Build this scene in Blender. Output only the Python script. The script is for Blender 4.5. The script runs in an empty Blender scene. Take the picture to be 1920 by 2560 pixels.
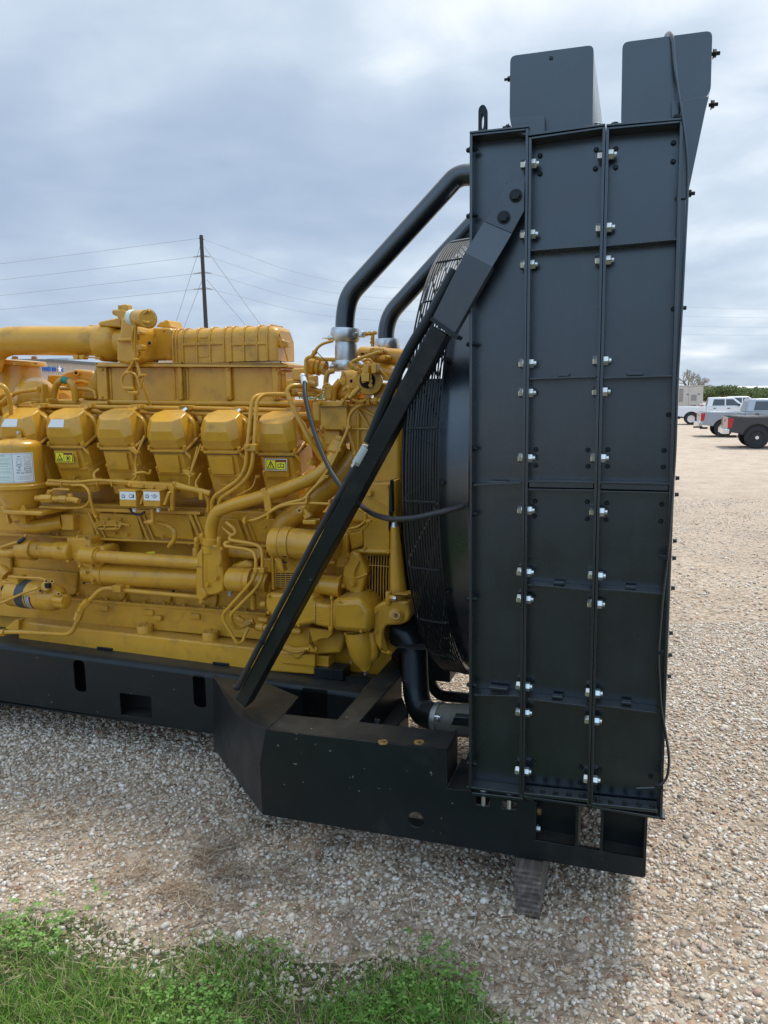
import bpy, bmesh, math, random
import numpy as np
from mathutils import Vector, Matrix
S = bpy.context.scene
COL = S.collection
R = math.radians
random.seed(7)
# ------------------------------------------------------------------ camera
F = 1923.0; PIT = R(8.5); ROLL = 0.012; YAW = R(18.0); H = 2.2
fw = Vector((0, math.cos(PIT), -math.sin(PIT))); r0 = Vector((1, 0, 0)); u0 = r0.cross(fw)
cr, sr = math.cos(ROLL), math.sin(ROLL)
rt = cr*r0 - sr*u0; up = cr*u0 + sr*r0
cam = bpy.data.cameras.new("camera"); co = bpy.data.objects.new("camera", cam); COL.objects.link(co)
co.matrix_world = Matrix(((rt.x, up.x, -fw.x, 0), (rt.y, up.y, -fw.y, 0), (rt.z, up.z, -fw.z, H), (0, 0, 0, 1)))
cam.sensor_fit = 'VERTICAL'; cam.sensor_height = 24.0; cam.lens = 24.0*F/2560; cam.clip_end = 4000; cam.clip_start = 0.05
S.camera = co
# ------------------------------------------------------------------ sky and sun
SUN_EL, SUN_AZ = R(64), R(38)        # azimuth measured from +Y towards +X: the sun stands behind the machine
W = bpy.data.worlds.new("World"); S.world = W; W.use_nodes = True
nt = W.node_tree; nt.nodes.clear()
def N(nt, t, **k):
    n = nt.nodes.new(t)
    for a, b in k.items():
        if a.startswith('i_'): n.inputs[a[2:].replace('_', ' ')].default_value = b
        else: setattr(n, a, b)
    return n
def ramp(nt, stops, interp='LINEAR'):
    n = nt.nodes.new('ShaderNodeValToRGB'); cr_ = n.color_ramp; cr_.interpolation = interp
    while len(cr_.elements) < len(stops): cr_.elements.new(0.5)
    for e, (p, c) in zip(cr_.elements, stops):
        e.position = p; e.color = c if len(c) == 4 else (*c, 1)
    return n
def build_world():
    L = nt.links.new
    out = N(nt, 'ShaderNodeOutputWorld'); bg = N(nt, 'ShaderNodeBackground'); L(bg.outputs[0], out.inputs[0])
    sky = N(nt, 'ShaderNodeTexSky', sky_type='NISHITA', sun_disc=False, sun_elevation=SUN_EL, sun_rotation=SUN_AZ, air_density=1.0, dust_density=1.5)
    bg.inputs[1].default_value = 0.1
    tc = N(nt, 'ShaderNodeTexCoord'); sep = N(nt, 'ShaderNodeSeparateXYZ'); L(tc.outputs['Generated'], sep.inputs[0])
    mx = N(nt, 'ShaderNodeMath', operation='MAXIMUM'); L(sep.outputs[2], mx.inputs[0]); mx.inputs[1].default_value = 0.0
    ad = N(nt, 'ShaderNodeMath', operation='ADD'); L(mx.outputs[0], ad.inputs[0]); ad.inputs[1].default_value = 0.22
    dx = N(nt, 'ShaderNodeMath', operation='DIVIDE'); L(sep.outputs[0], dx.inputs[0]); L(ad.outputs[0], dx.inputs[1])
    dy = N(nt, 'ShaderNodeMath', operation='DIVIDE'); L(sep.outputs[1], dy.inputs[0]); L(ad.outputs[0], dy.inputs[1])
    cb = N(nt, 'ShaderNodeCombineXYZ'); L(dx.outputs[0], cb.inputs[0]); L(dy.outputs[0], cb.inputs[1]); cb.inputs[2].default_value = 3.1
    n1 = N(nt, 'ShaderNodeTexNoise', i_Scale=1.15, i_Detail=3.0, i_Roughness=0.5, i_Distortion=0.3); L(cb.outputs[0], n1.inputs['Vector'])
    n2 = N(nt, 'ShaderNodeTexNoise', i_Scale=4.2, i_Detail=7.0, i_Roughness=0.55, i_Distortion=0.3); L(cb.outputs[0], n2.inputs['Vector'])
    mm = N(nt, 'ShaderNodeMath', operation='MULTIPLY_ADD'); L(n2.outputs[0], mm.inputs[0]); mm.inputs[1].default_value = 0.30; L(n1.outputs[0], mm.inputs[2])
    # brighter cloud overhead, heavier grey-blue deck halfway up, pale at the horizon
    el = ramp(nt, [(0.0, (0.10,)*3), (0.08, (0.05,)*3), (0.24, (0.0,)*3), (0.42, (0.10,)*3), (0.6, (0.20,)*3)]); L(sep.outputs[2], el.inputs[0])
    m2 = N(nt, 'ShaderNodeMath', operation='ADD'); L(mm.outputs[0], m2.inputs[0]); L(el.outputs[0], m2.inputs[1])
    cr1 = ramp(nt, [(0.44, (2.8, 3.5, 4.65)), (0.60, (3.35, 4.1, 5.15)), (0.75, (4.4, 5.15, 6.0)), (0.91, (6.9, 7.25, 7.7))]); m3 = N(nt, 'ShaderNodeMath', operation='MULTIPLY_ADD'); L(sep.outputs[0], m3.inputs[0]); m3.inputs[1].default_value = 0.16; L(m2.outputs[0], m3.inputs[2]); L(m3.outputs[0], cr1.inputs[0])
    mix = N(nt, 'ShaderNodeMix', data_type='RGBA'); mix.inputs[0].default_value = 0.93
    L(sky.outputs[0], mix.inputs[6]); L(cr1.outputs[0], mix.inputs[7])
    # unseen sky behind the camera, brightened and blued to tint the black paint
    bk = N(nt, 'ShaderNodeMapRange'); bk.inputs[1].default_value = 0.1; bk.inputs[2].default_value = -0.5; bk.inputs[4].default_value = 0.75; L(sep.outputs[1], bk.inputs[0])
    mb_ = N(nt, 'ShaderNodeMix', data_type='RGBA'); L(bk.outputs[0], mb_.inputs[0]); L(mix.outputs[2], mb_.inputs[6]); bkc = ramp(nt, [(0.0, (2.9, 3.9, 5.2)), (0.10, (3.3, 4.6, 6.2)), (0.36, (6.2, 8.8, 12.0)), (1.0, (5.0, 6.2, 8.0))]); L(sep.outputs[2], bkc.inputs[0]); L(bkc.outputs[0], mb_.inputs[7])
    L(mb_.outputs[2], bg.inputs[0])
build_world()
sd = bpy.data.lights.new("sun", 'SUN'); sd.energy = 2.1; sd.angle = R(15); sd.color = (1.0, 0.95, 0.87)
so = bpy.data.objects.new("sun", sd); COL.objects.link(so)
sv = Vector((math.sin(SUN_AZ)*math.cos(SUN_EL), math.cos(SUN_AZ)*math.cos(SUN_EL), math.sin(SUN_EL)))
so.rotation_euler = sv.to_track_quat('Z', 'Y').to_euler()
S.view_settings.view_transform = 'Standard'; S.view_settings.look = 'None'; S.view_settings.gamma = 1
S.view_settings.exposure = 0.58
# ------------------------------------------------------------------ frames of reference
XM = Vector((math.cos(YAW), -math.sin(YAW), 0)); YM = Vector((math.sin(YAW), math.cos(YAW), 0))
FR = {'s': (0, 0, 1), '1': (0, 740, 3.318), '2': (400, 740, 3.318), '3': (700, 740, 3.318), '4': (0, 1200, 3.318), '5': (400, 1200, 3.318),
      '6': (700, 1200, 3.16), '7': (500, 1600, 2.37), '8': (1100, 1750, 2.765), 'a': (1130, 50, 2.37), 'b': (1130, 700, 2.765),
      'c': (1130, 1200, 2.765), 't': (1620, 900, 5.53), 'p': (0, 540, 2.074), 'q': (800, 400, 4.1475), 'e': (120, 1100, 2.676)}
def ray(f, x, y):
    ox, oy, s = FR[f]; x = ox+x/s; y = oy+y/s
    return fw + (x-960)/F*rt + (1280-y)/F*up
def M(f, x, y, D):
    """survey point: machine coordinates of the photo point (x, y) on the upright plane at distance D"""
    d = ray(f, x, y); w = d*(D/d.dot(YM))
    return Vector((w.dot(XM), D, w.z+H))
ZV_ = Vector((0, 0, 1))
def MZ(f, x, y, z):
    d = ray(f, x, y); w = d*((z-H)/d.z)
    return Vector((w.dot(XM), w.dot(YM), z))
def G(f, x, y, z=0.0):
    d = ray(f, x, y); w = d*((z-H)/d.z)
    return Vector((w.x, w.y, z))
def WY(f, x, y, dist):
    d = ray(f, x, y); w = d*(dist/d.y)
    return Vector((w.x, w.y, w.z+H))
def depth(p): return (XM*p.x+YM*p.y+ZV_*(p.z-H)).dot(fw)
def PX(n, D=4.0): return n*D*1.03/F           # length of n photo pixels at distance D
# ------------------------------------------------------------------ materials
def mat(name, col, rough=0.5, metal=0.0, spec=0.5, noise=None, bump=None, coat=0.0, **k):
    m = bpy.data.materials.new(name); m.use_nodes = True; t = m.node_tree; b = t.nodes['Principled BSDF']
    b.inputs['Base Color'].default_value = (*col, 1); b.inputs['Roughness'].default_value = rough
    b.inputs['Metallic'].default_value = metal; b.inputs['Specular IOR Level'].default_value = spec
    b.inputs['Coat Weight'].default_value = coat; b.inputs['Coat Roughness'].default_value = 0.25
    tc = N(t, 'ShaderNodeTexCoord')
    if noise:
        sc, c2, lo, hi = noise
        n = N(t, 'ShaderNodeTexNoise', i_Scale=sc, i_Detail=6.0, i_Roughness=0.6); t.links.new(tc.outputs['Object'], n.inputs['Vector'])
        rp = ramp(t, [(lo, col), (hi, c2)]); t.links.new(n.outputs[0], rp.inputs[0]); t.links.new(rp.outputs[0], b.inputs['Base Color'])
    if bump:
        sc, st = bump
        n = N(t, 'ShaderNodeTexNoise', i_Scale=sc, i_Detail=4.0); t.links.new(tc.outputs['Object'], n.inputs['Vector'])
        bp = N(t, 'ShaderNodeBump', i_Strength=st, i_Distance=0.01); t.links.new(n.outputs[0], bp.inputs['Height']); t.links.new(bp.outputs[0], b.inputs['Normal'])
    return m
YEL = mat('yellow_paint', (0.62, 0.325, 0.026), 0.30, spec=0.5, noise=(9, (0.54, 0.275, 0.026), 0.35, 0.7), bump=(60, 0.08), coat=0.1)
def add_grime(m, col, sc, lo, hi, stretch=(1, 1, 1), rough=0.12):
    t = m.node_tree; b = t.nodes['Principled BSDF']; src = b.inputs['Base Color'].links[0].from_socket
    tc = N(t, 'ShaderNodeTexCoord'); mp = N(t, 'ShaderNodeMapping'); mp.inputs['Scale'].default_value = stretch; t.links.new(tc.outputs['Object'], mp.inputs[0])
    n = N(t, 'ShaderNodeTexNoise', i_Scale=sc, i_Detail=8.0, i_Roughness=0.68); t.links.new(mp.outputs[0], n.inputs['Vector'])
    rp = ramp(t, [(lo, (0, 0, 0)), (hi, (1, 1, 1))]); t.links.new(n.outputs[0], rp.inputs[0])
    mx = N(t, 'ShaderNodeMix', data_type='RGBA'); t.links.new(rp.outputs[0], mx.inputs[0]); t.links.new(src, mx.inputs[6]); mx.inputs[7].default_value = (*col, 1); t.links.new(mx.outputs[2], b.inputs['Base Color'])
    r0_ = b.inputs['Roughness'].default_value
    if not b.inputs['Roughness'].links:
        mr = N(t, 'ShaderNodeMapRange'); mr.inputs[3].default_value = r0_-0.04; mr.inputs[4].default_value = r0_+rough; t.links.new(rp.outputs[0], mr.inputs[0]); t.links.new(mr.outputs[0], b.inputs['Roughness'])
add_grime(YEL, (0.24, 0.13, 0.025), 6.5, 0.53, 0.82)
def add_dust(m, dust, lo, hi, amt):
    """settled dust on faces that look upwards (a property of the surface: it stays when the light moves)"""
    t = m.node_tree; b = t.nodes['Principled BSDF']
    src = b.inputs['Base Color'].links[0].from_socket
    g = N(t, 'ShaderNodeNewGeometry'); s = N(t, 'ShaderNodeSeparateXYZ'); t.links.new(g.outputs['Normal'], s.inputs[0])
    mr = N(t, 'ShaderNodeMapRange'); mr.inputs[1].default_value = lo; mr.inputs[2].default_value = hi; mr.inputs[4].default_value = amt
    t.links.new(s.outputs[2], mr.inputs[0])
    n = N(t, 'ShaderNodeTexNoise', i_Scale=14.0, i_Detail=6.0); tc = N(t, 'ShaderNodeTexCoord'); t.links.new(tc.outputs['Object'], n.inputs['Vector'])
    mu = N(t, 'ShaderNodeMath', operation='MULTIPLY'); t.links.new(mr.outputs[0], mu.inputs[0]); t.links.new(n.outputs[0], mu.inputs[1])
    mx = N(t, 'ShaderNodeMix', data_type='RGBA'); t.links.new(mu.outputs[0], mx.inputs[0]); t.links.new(src, mx.inputs[6]); mx.inputs[7].default_value = (*dust, 1)
    t.links.new(mx.outputs[2], b.inputs['Base Color'])
add_dust(YEL, (0.42, 0.29, 0.11), 0.85, 1.0, 0.6)
def black_paint(name, col, rough, chips, spec=0.4, coat=0.0):
    m = mat(name, col, rough, spec=spec, coat=coat, noise=(3, tuple(c*1.5 for c in col), 0.3, 0.8), bump=(25, 0.04))
    t = m.node_tree; b = t.nodes['Principled BSDF']; add_dust(m, (0.085, 0.08, 0.07), 0.7, 1.0, 0.62)
    src = b.inputs['Base Color'].links[0].from_socket
    tc = N(t, 'ShaderNodeTexCoord'); n = N(t, 'ShaderNodeTexNoise', i_Scale=42.0, i_Detail=2.0); t.links.new(tc.outputs['Object'], n.inputs['Vector'])
    rp = ramp(t, [(chips, (0, 0, 0)), (chips+0.015, (1, 1, 1))]); t.links.new(n.outputs[0], rp.inputs[0])
    mx = N(t, 'ShaderNodeMix', data_type='RGBA'); t.links.new(rp.outputs[0], mx.inputs[0]); t.links.new(src, mx.inputs[6]); mx.inputs[7].default_value = (0.16, 0.14, 0.10, 1)
    t.links.new(mx.outputs[2], b.inputs['Base Color'])
    n2 = N(t, 'ShaderNodeTexNoise', i_Scale=5.0, i_Detail=5.0); t.links.new(tc.outputs['Object'], n2.inputs['Vector'])
    mr = N(t, 'ShaderNodeMapRange'); mr.inputs[1].default_value = 0.3; mr.inputs[2].default_value = 0.7; mr.inputs[3].default_value = rough-0.07; mr.inputs[4].default_value = rough+0.09
    t.links.new(n2.outputs[0], mr.inputs[0]); t.links.new(mr.outputs[0], b.inputs['Roughness'])
    return m
BLK = black_paint('black_paint', (0.007, 0.009, 0.0095), 0.38, 0.748)
BLK2 = black_paint('radiator_black_paint', (0.0035, 0.006, 0.0092), 0.28, 0.84, 1.0, 0.5)
for m_ in (BLK, BLK2): m_.node_tree.nodes['Principled BSDF'].inputs['Specular Tint'].default_value = (0.78, 0.90, 1.0, 1)
add_grime(BLK2, (0.014, 0.017, 0.019), 5.0, 0.50, 0.85, (5, 5, 0.5))
add_grime(BLK, (0.035, 0.034, 0.03), 4.0, 0.56, 0.86, (1, 1, 1))
RUB = mat('rubber', (0.02, 0.021, 0.023), 0.45, bump=(200, 0.1))
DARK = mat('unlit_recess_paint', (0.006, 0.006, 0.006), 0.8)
ZINC = mat('zinc_plate', (0.72, 0.76, 0.76), 0.28, 0.9, noise=(30, (0.6, 0.66, 0.62), 0.4, 0.7))
STEEL = mat('galvanised_steel', (0.62, 0.64, 0.64), 0.33, 0.85, noise=(18, (0.42, 0.45, 0.47), 0.35, 0.7))
WHITE = mat('white_label', (0.78, 0.8, 0.8), 0.4)
LBLUE = mat('pale_label', (0.62, 0.72, 0.68), 0.4)
INK = mat('black_ink', (0.02, 0.02, 0.02), 0.5)
GINK = mat('grey_ink', (0.22, 0.24, 0.25), 0.5)
REDI = mat('dark_red_ink', (0.28, 0.03, 0.02), 0.5)
YLAB = mat('warning_yellow', (0.80, 0.72, 0.02), 0.4)
RUST = mat('bare_rusty_metal', (0.36, 0.22, 0.05), 0.6, noise=(60, (0.12, 0.05, 0.02), 0.4, 0.6))
PIPEG = mat('dusty_grey_hose', (0.13, 0.13, 0.11), 0.6, noise=(20, (0.18, 0.17, 0.14), 0.4, 0.7))
# ------------------------------------------------------------------ mesh builder
def basis(d):
    d = d.normalized(); a = Vector((0, 0, 1)) if abs(d.z) < 0.9 else Vector((1, 0, 0))
    u = d.cross(a).normalized(); return u, d.cross(u).normalized()
class MB:
    def __init__(s): s.v = []; s.f = []
    def add(s, vs, fs):
        o = len(s.v); s.v += [Vector(v) for v in vs]; s.f += [tuple(i+o for i in f) for f in fs]; return s
    def box(s, x0, x1, y0, y1, z0, z1):
        return s.add([(x0,y0,z0),(x1,y0,z0),(x1,y1,z0),(x0,y1,z0),(x0,y0,z1),(x1,y0,z1),(x1,y1,z1),(x0,y1,z1)],
                     [(0,3,2,1),(4,5,6,7),(0,1,5,4),(1,2,6,5),(2,3,7,6),(3,0,4,7)])
    def prism(s, pts, d):
        """closed outline pts (3D, planar) pushed along vector d"""
        n = len(pts); d = Vector(d); pts = [Vector(p) for p in pts]
        nr = Vector((0, 0, 0))
        for i in range(n): nr += pts[i].cross(pts[(i+1) % n])
        if nr.dot(d) > 0: pts = pts[::-1]
        vs = pts + [p+d for p in pts]
        fs = [tuple(range(n)), tuple(range(2*n-1, n-1, -1))] + [(i, i+n, (i+1) % n+n, (i+1) % n) for i in range(n)]
        return s.add(vs, fs)
    def hexa(s, a, b):
        """solid between two outlines of equal length"""
        n = len(a); fs = [tuple(range(n-1, -1, -1)), tuple(range(n, 2*n))] + [(i, (i+1) % n, (i+1) % n+n, i+n) for i in range(n)]
        return s.add(list(a)+list(b), fs)
    def lathe(s, p0, p1, prof, n=24, caps=True, ph=0.0):
        """prof: (t, r) pairs, t = 0..1 along p0->p1"""
        p0, p1 = Vector(p0), Vector(p1); d = p1-p0; u, w = basis(d); vs = []; fs = []
        for t, r in prof:
            c = p0+d*t
            for i in range(n):
                a = 2*math.pi*i/n+ph; vs.append(c+(u*math.cos(a)+w*math.sin(a))*r)
        m = len(prof)
        for j in range(m-1):
            for i in range(n):
                k = (i+1) % n; fs.append((j*n+i, j*n+k, (j+1)*n+k, (j+1)*n+i))
        if caps: fs += [tuple(range(n-1, -1, -1)), tuple(range((m-1)*n, m*n))]
        return s.add(vs, fs)
    def cyl(s, p0, p1, r, n=20): return s.lathe(p0, p1, [(0, r), (1, r)], n)
    def tube(s, pts, r, bend=None, n=12, seg=6, closed=False):
        pts = [Vector(p) for p in pts]; P = [pts[0]]
        for i in range(1, len(pts)-1):
            a, b, c = pts[i-1], pts[i], pts[i+1]; d1 = (a-b); d2 = (c-b); l = min(d1.length, d2.length)*0.48
            q = min(l, bend if bend else r*3); A = b+d1.normalized()*q; B = b+d2.normalized()*q
            for k in range(seg+1):
                t = k/seg; P.append(A*(1-t)**2+b*2*t*(1-t)+B*t*t)
        P.append(pts[-1]); Q = [P[0]]
        for p in P[1:]:
            if (p-Q[-1]).length > 1e-5: Q.append(p)
        P = Q; u = basis(P[1]-P[0])[0]; vs = []; fs = []
        for i, p in enumerate(P):
            d = (P[min(i+1, len(P)-1)]-P[max(i-1, 0)]).normalized(); u = (u-d*u.dot(d)).normalized(); w = d.cross(u)
            for k in range(n):
                a = 2*math.pi*k/n; vs.append(p+(u*math.cos(a)+w*math.sin(a))*(r if not callable(r) else r(i/(len(P)-1))))
        for j in range(len(P)-1):
            for i in range(n):
                k = (i+1) % n; fs.append((j*n+i, j*n+k, (j+1)*n+k, (j+1)*n+i))
        fs += [tuple(range(n-1, -1, -1)), tuple(range((len(P)-1)*n, len(P)*n))]
        return s.add(vs, fs)
    def ring(s, c, ax, R_, r, n=48, m=6, a0=0.0, a1=2*math.pi):
        u, w = basis(Vector(ax)); c = Vector(c); vs = []; fs = []; full = abs(a1-a0-2*math.pi) < 1e-6
        cnt = n if full else n+1; ax = Vector(ax).normalized()
        for i in range(cnt):
            a = a0+(a1-a0)*i/n; d = u*math.cos(a)+w*math.sin(a)
            for k in range(m):
                b = 2*math.pi*k/m; vs.append(c+d*(R_+r*math.cos(b))+ax*(r*math.sin(b)))
        for i in range(cnt if full else cnt-1):
            j = (i+1) % cnt
            for k in range(m):
                l = (k+1) % m; fs.append((i*m+k, j*m+k, j*m+l, i*m+l))
        return s.add(vs, fs)
    def bolt(s, c, ax, r, h, washer=True):
        c = Vector(c); ax = Vector(ax).normalized()
        if washer: s.cyl(c, c+ax*(h*0.18), r*1.3, 16)
        return s.lathe(c+ax*(h*0.18 if washer else 0), c+ax*h, [(0, r), (0.85, r), (1, r*0.86)], 6)
    def mesh(s, name, mats, smooth=True, ang=32):
        me = bpy.data.meshes.new(name); me.from_pydata([tuple(v) for v in s.v], [], s.f); me.materials.append(mats)
        bm = bmesh.new(); bm.from_mesh(me); bmesh.ops.recalc_face_normals(bm, faces=bm.faces); bm.to_mesh(me); bm.free()
        if smooth:
            for p in me.polygons: p.use_smooth = True
            me.set_sharp_from_angle(angle=R(ang))
        return me
def link(o, parent=None):
    COL.objects.link(o)
    if parent: o.parent = parent
    return o
def thing(name, label, cat, loc=(0, 0, 0), rz=0.0, group=None):
    o = bpy.data.objects.new(name, None); COL.objects.link(o); o.location = loc; o.rotation_euler = (0, 0, rz); o.empty_display_size = 0.1
    o['label'] = label; o['category'] = cat
    if group: o['group'] = group
    return o
def tag(o, label=None, cat=None, group=None, kind=None):
    for k, v in (('label', label), ('category', cat), ('group', group), ('kind', kind)):
        if v: o[k] = v
    return o
BASE = Vector((-1.6, 4.2, 0.22))
GS = thing('generator_set', 'yellow diesel engine with tall black radiator on a black steel skid', 'generator', XM*BASE.x+YM*BASE.y+Vector((0, 0, BASE.z)), -YAW)
def part(name, mb, m, parent=None, bevel=0.0, label=None, smooth=True, ang=32):
    """a part of the machine, its vertices in machine coordinates"""
    parent = parent or GS
    me = mb.mesh(name, m, smooth, ang); o = bpy.data.objects.new(name, me); COL.objects.link(o); o.parent = parent
    if parent is GS: o.location = -BASE
    if bevel:
        b = o.modifiers.new('bevel', 'BEVEL'); b.width = bevel; b.segments = 2; b.limit_method = 'ANGLE'; b.angle_limit = R(35)
    if label: o['label'] = label
    return o
def plate(pts, holes, thick, D, m, name, parent=None, bevel=0.0):
    """steel plate in an upright plane: outline and holes in (x, z), front face at D, thickness away from the camera"""
    cu = bpy.data.curves.new('tmp', 'CURVE'); cu.dimensions = '2D'; cu.fill_mode = 'BOTH'; cu.extrude = thick/2
    for ring in [pts]+holes:
        sp = cu.splines.new('POLY'); sp.points.add(len(ring)-1); sp.use_cyclic_u = True
        for p, q in zip(sp.points, ring): p.co = (q[0], q[1], 0, 1)
    t = bpy.data.objects.new('tmp', cu); COL.objects.link(t)
    dg = bpy.context.evaluated_depsgraph_get(); me = bpy.data.meshes.new_from_object(t.evaluated_get(dg))
    bpy.data.objects.remove(t); bpy.data.curves.remove(cu)
    me.transform(Matrix(((1, 0, 0, 0), (0, 0, 1, D+thick/2), (0, 1, 0, 0), (0, 0, 0, 1))))
    bm = bmesh.new(); bm.from_mesh(me); bmesh.ops.remove_doubles(bm, verts=bm.verts, dist=1e-5); bmesh.ops.recalc_face_normals(bm, faces=bm.faces); bm.to_mesh(me); bm.free()
    me.materials.clear(); me.materials.append(m); o = bpy.data.objects.new(name, me); COL.objects.link(o)
    parent = parent or GS; o.parent = parent
    if parent is GS: o.location = -BASE
    return o
def rrect(x0, x1, z0, z1, r, n=5):
    P = []
    for cx, cz, a in ((x1-r, z1-r, 0), (x0+r, z1-r, 90), (x0+r, z0+r, 180), (x1-r, z0+r, 270)):
        for i in range(n+1): t = R(a+90*i/n); P.append((cx+r*math.cos(t), cz+r*math.sin(t)))
    return P
def circ(cx, cz, r, n=24, sz=1.0): return [(cx+r*math.cos(2*math.pi*i/n), cz+r*sz*math.sin(2*math.pi*i/n)) for i in range(n)]
def xz(v): return (v.x, v.z)
YV = Vector((0, 1, 0)); XV = Vector((1, 0, 0)); ZV = Vector((0, 0, 1))
# ================================================================== ground
def gravel_mat():
    m = bpy.data.materials.new('gravel'); m.use_nodes = True; t = m.node_tree; L = t.links.new; b = t.nodes['Principled BSDF']
    b.inputs['Roughness'].default_value = 0.85; b.inputs['Specular IOR Level'].default_value = 0.25
    tc = N(t, 'ShaderNodeTexCoord')
    v = N(t, 'ShaderNodeTexVoronoi', i_Scale=30.0, i_Randomness=1.0); L(tc.outputs['Object'], v.inputs['Vector'])
    v2 = N(t, 'ShaderNodeTexVoronoi', i_Scale=11.0); L(tc.outputs['Object'], v2.inputs['Vector'])
    s1 = N(t, 'ShaderNodeSeparateColor'); L(v.outputs['Color'], s1.inputs[0])
    rp = ramp(t, [(0, (0.30, 0.24, 0.18)), (0.3, (0.46, 0.39, 0.31)), (0.55, (0.56, 0.48, 0.38)), (0.75, (0.64, 0.56, 0.46)), (0.9, (0.50, 0.36, 0.25)), (1, (0.74, 0.68, 0.59))]); L(s1.outputs[0], rp.inputs[0])
    n = N(t, 'ShaderNodeTexNoise', i_Scale=0.35, i_Detail=6.0, i_Roughness=0.65); L(tc.outputs['Object'], n.inputs['Vector'])
    rn = ramp(t, [(0.35, (0.58, 0.54, 0.49)), (0.65, (0.86, 0.82, 0.78))]); L(n.outputs[0], rn.inputs[0])
    mx = N(t, 'ShaderNodeMix', data_type='RGBA', blend_type='MULTIPLY'); mx.inputs[0].default_value = 1; L(rp.outputs[0], mx.inputs[6]); L(rn.outputs[0], mx.inputs[7])
    # far away the single stones melt into a warm sandy tone
    cd = N(t, 'ShaderNodeVectorMath', operation='LENGTH'); L(tc.outputs['Object'], cd.inputs[0])
    mr = N(t, 'ShaderNodeMapRange'); mr.inputs[1].default_value = 8; mr.inputs[2].default_value = 26; L(cd.outputs['Value'], mr.inputs[0])
    n3 = N(t, 'ShaderNodeTexNoise', i_Scale=1.6, i_Detail=8.0, i_Roughness=0.7); L(tc.outputs['Object'], n3.inputs['Vector'])
    r3 = ramp(t, [(0.3, (0.40, 0.315, 0.235)), (0.5, (0.52, 0.425, 0.335)), (0.75, (0.62, 0.52, 0.425))]); L(n3.outputs[0], r3.inputs[0])
    m2 = N(t, 'ShaderNodeMix', data_type='RGBA'); L(mr.outputs[0], m2.inputs[0]); L(mx.outputs[2], m2.inputs[6]); L(r3.outputs[0], m2.inputs[7]); L(m2.outputs[2], b.inputs['Base Color'])
    ad = N(t, 'ShaderNodeMath', operation='MULTIPLY_ADD'); L(v2.outputs['Distance'], ad.inputs[0]); ad.inputs[1].default_value = 1.6; L(v.outputs['Distance'], ad.inputs[2])
    bp = N(t, 'ShaderNodeBump', i_Strength=0.9, i_Distance=0.02, invert=True); L(ad.outputs[0], bp.inputs['Height']); L(bp.outputs[0], b.inputs['Normal'])
    return m
def island_mat(name, stops, rough, spec=0.3, trans=0.0):
    m = bpy.data.materials.new(name); m.use_nodes = True; t = m.node_tree; b = t.nodes['Principled BSDF']
    b.inputs['Roughness'].default_value = rough; b.inputs['Specular IOR Level'].default_value = spec
    g = N(t, 'ShaderNodeNewGeometry'); rp = ramp(t, stops); t.links.new(g.outputs['Random Per Island'], rp.inputs[0])
    n = N(t, 'ShaderNodeTexNoise', i_Scale=90.0, i_Detail=3.0); tc = N(t, 'ShaderNodeTexCoord'); t.links.new(tc.outputs['Object'], n.inputs['Vector'])
    r2 = ramp(t, [(0.3, (0.78,)*3), (0.7, (1.12,)*3)]); t.links.new(n.outputs[0], r2.inputs[0])
    mx = N(t, 'ShaderNodeMix', data_type='RGBA', blend_type='MULTIPLY'); mx.inputs[0].default_value = 1; t.links.new(rp.outputs[0], mx.inputs[6]); t.links.new(r2.outputs[0], mx.inputs[7])
    t.links.new(mx.outputs[2], b.inputs['Base Color'])
    if trans:
        tr = N(t, 'ShaderNodeBsdfTranslucent'); t.links.new(mx.outputs[2], tr.inputs[0]); ms = N(t, 'ShaderNodeMixShader'); ms.inputs[0].default_value = trans
        t.links.new(b.outputs[0], ms.inputs[1]); t.links.new(tr.outputs[0], ms.inputs[2]); t.links.new(ms.outputs[0], t.nodes['Material Output'].inputs[0])
    return m
GRAV = gravel_mat()
g = MB().add([(-1500, -60, 0), (1500, -60, 0), (1500, 2600, 0), (-1500, 2600, 0)], [(0, 1, 2, 3)])
o = link(bpy.data.objects.new('ground', g.mesh('ground', GRAV, False))); tag(o, 'pale tan gravel yard', None, None, 'structure')
def np_mesh(name, V, Fc, m, smooth=True):
    me = bpy.data.meshes.new(name); k = Fc.shape[1]
    me.vertices.add(len(V)); me.vertices.foreach_set('co', V.astype(np.float32).ravel())
    me.loops.add(Fc.size); me.loops.foreach_set('vertex_index', Fc.astype(np.int32).ravel())
    me.polygons.add(len(Fc)); me.polygons.foreach_set('loop_start', np.arange(0, Fc.size, k, dtype=np.int32))
    me.update(calc_edges=True); me.polygons.foreach_set('use_smooth', np.full(len(Fc), smooth)); me.materials.append(m)
    return link(bpy.data.objects.new(name, me))
rng = np.random.default_rng(3)
def rotmats(n):
    q = rng.normal(size=(n, 4)); q /= np.linalg.norm(q, axis=1)[:, None]; w, x, y, z = q.T
    return np.stack([1-2*(y*y+z*z), 2*(x*y-z*w), 2*(x*z+y*w), 2*(x*y+z*w), 1-2*(x*x+z*z), 2*(y*z-x*w), 2*(x*z-y*w), 2*(y*z+x*w), 1-2*(x*x+y*y)], 1).reshape(n, 3, 3)
def noise2(x, y, s):
    return (np.sin(x*s+1.3*np.sin(y*s*1.7+1))+np.sin(y*s*1.1+1.7*np.sin(x*s*0.8+4)))*0.5
def grass_edge(x):
    """world y of the ragged edge between lawn and gravel"""
    return 2.98+0.05*np.sin(x*3.1+0.4)+0.03*np.sin(x*9+1)-0.18*np.clip(x+1.2, 0, 9)-0.9*np.clip(x-0.15, 0, 9)
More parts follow.
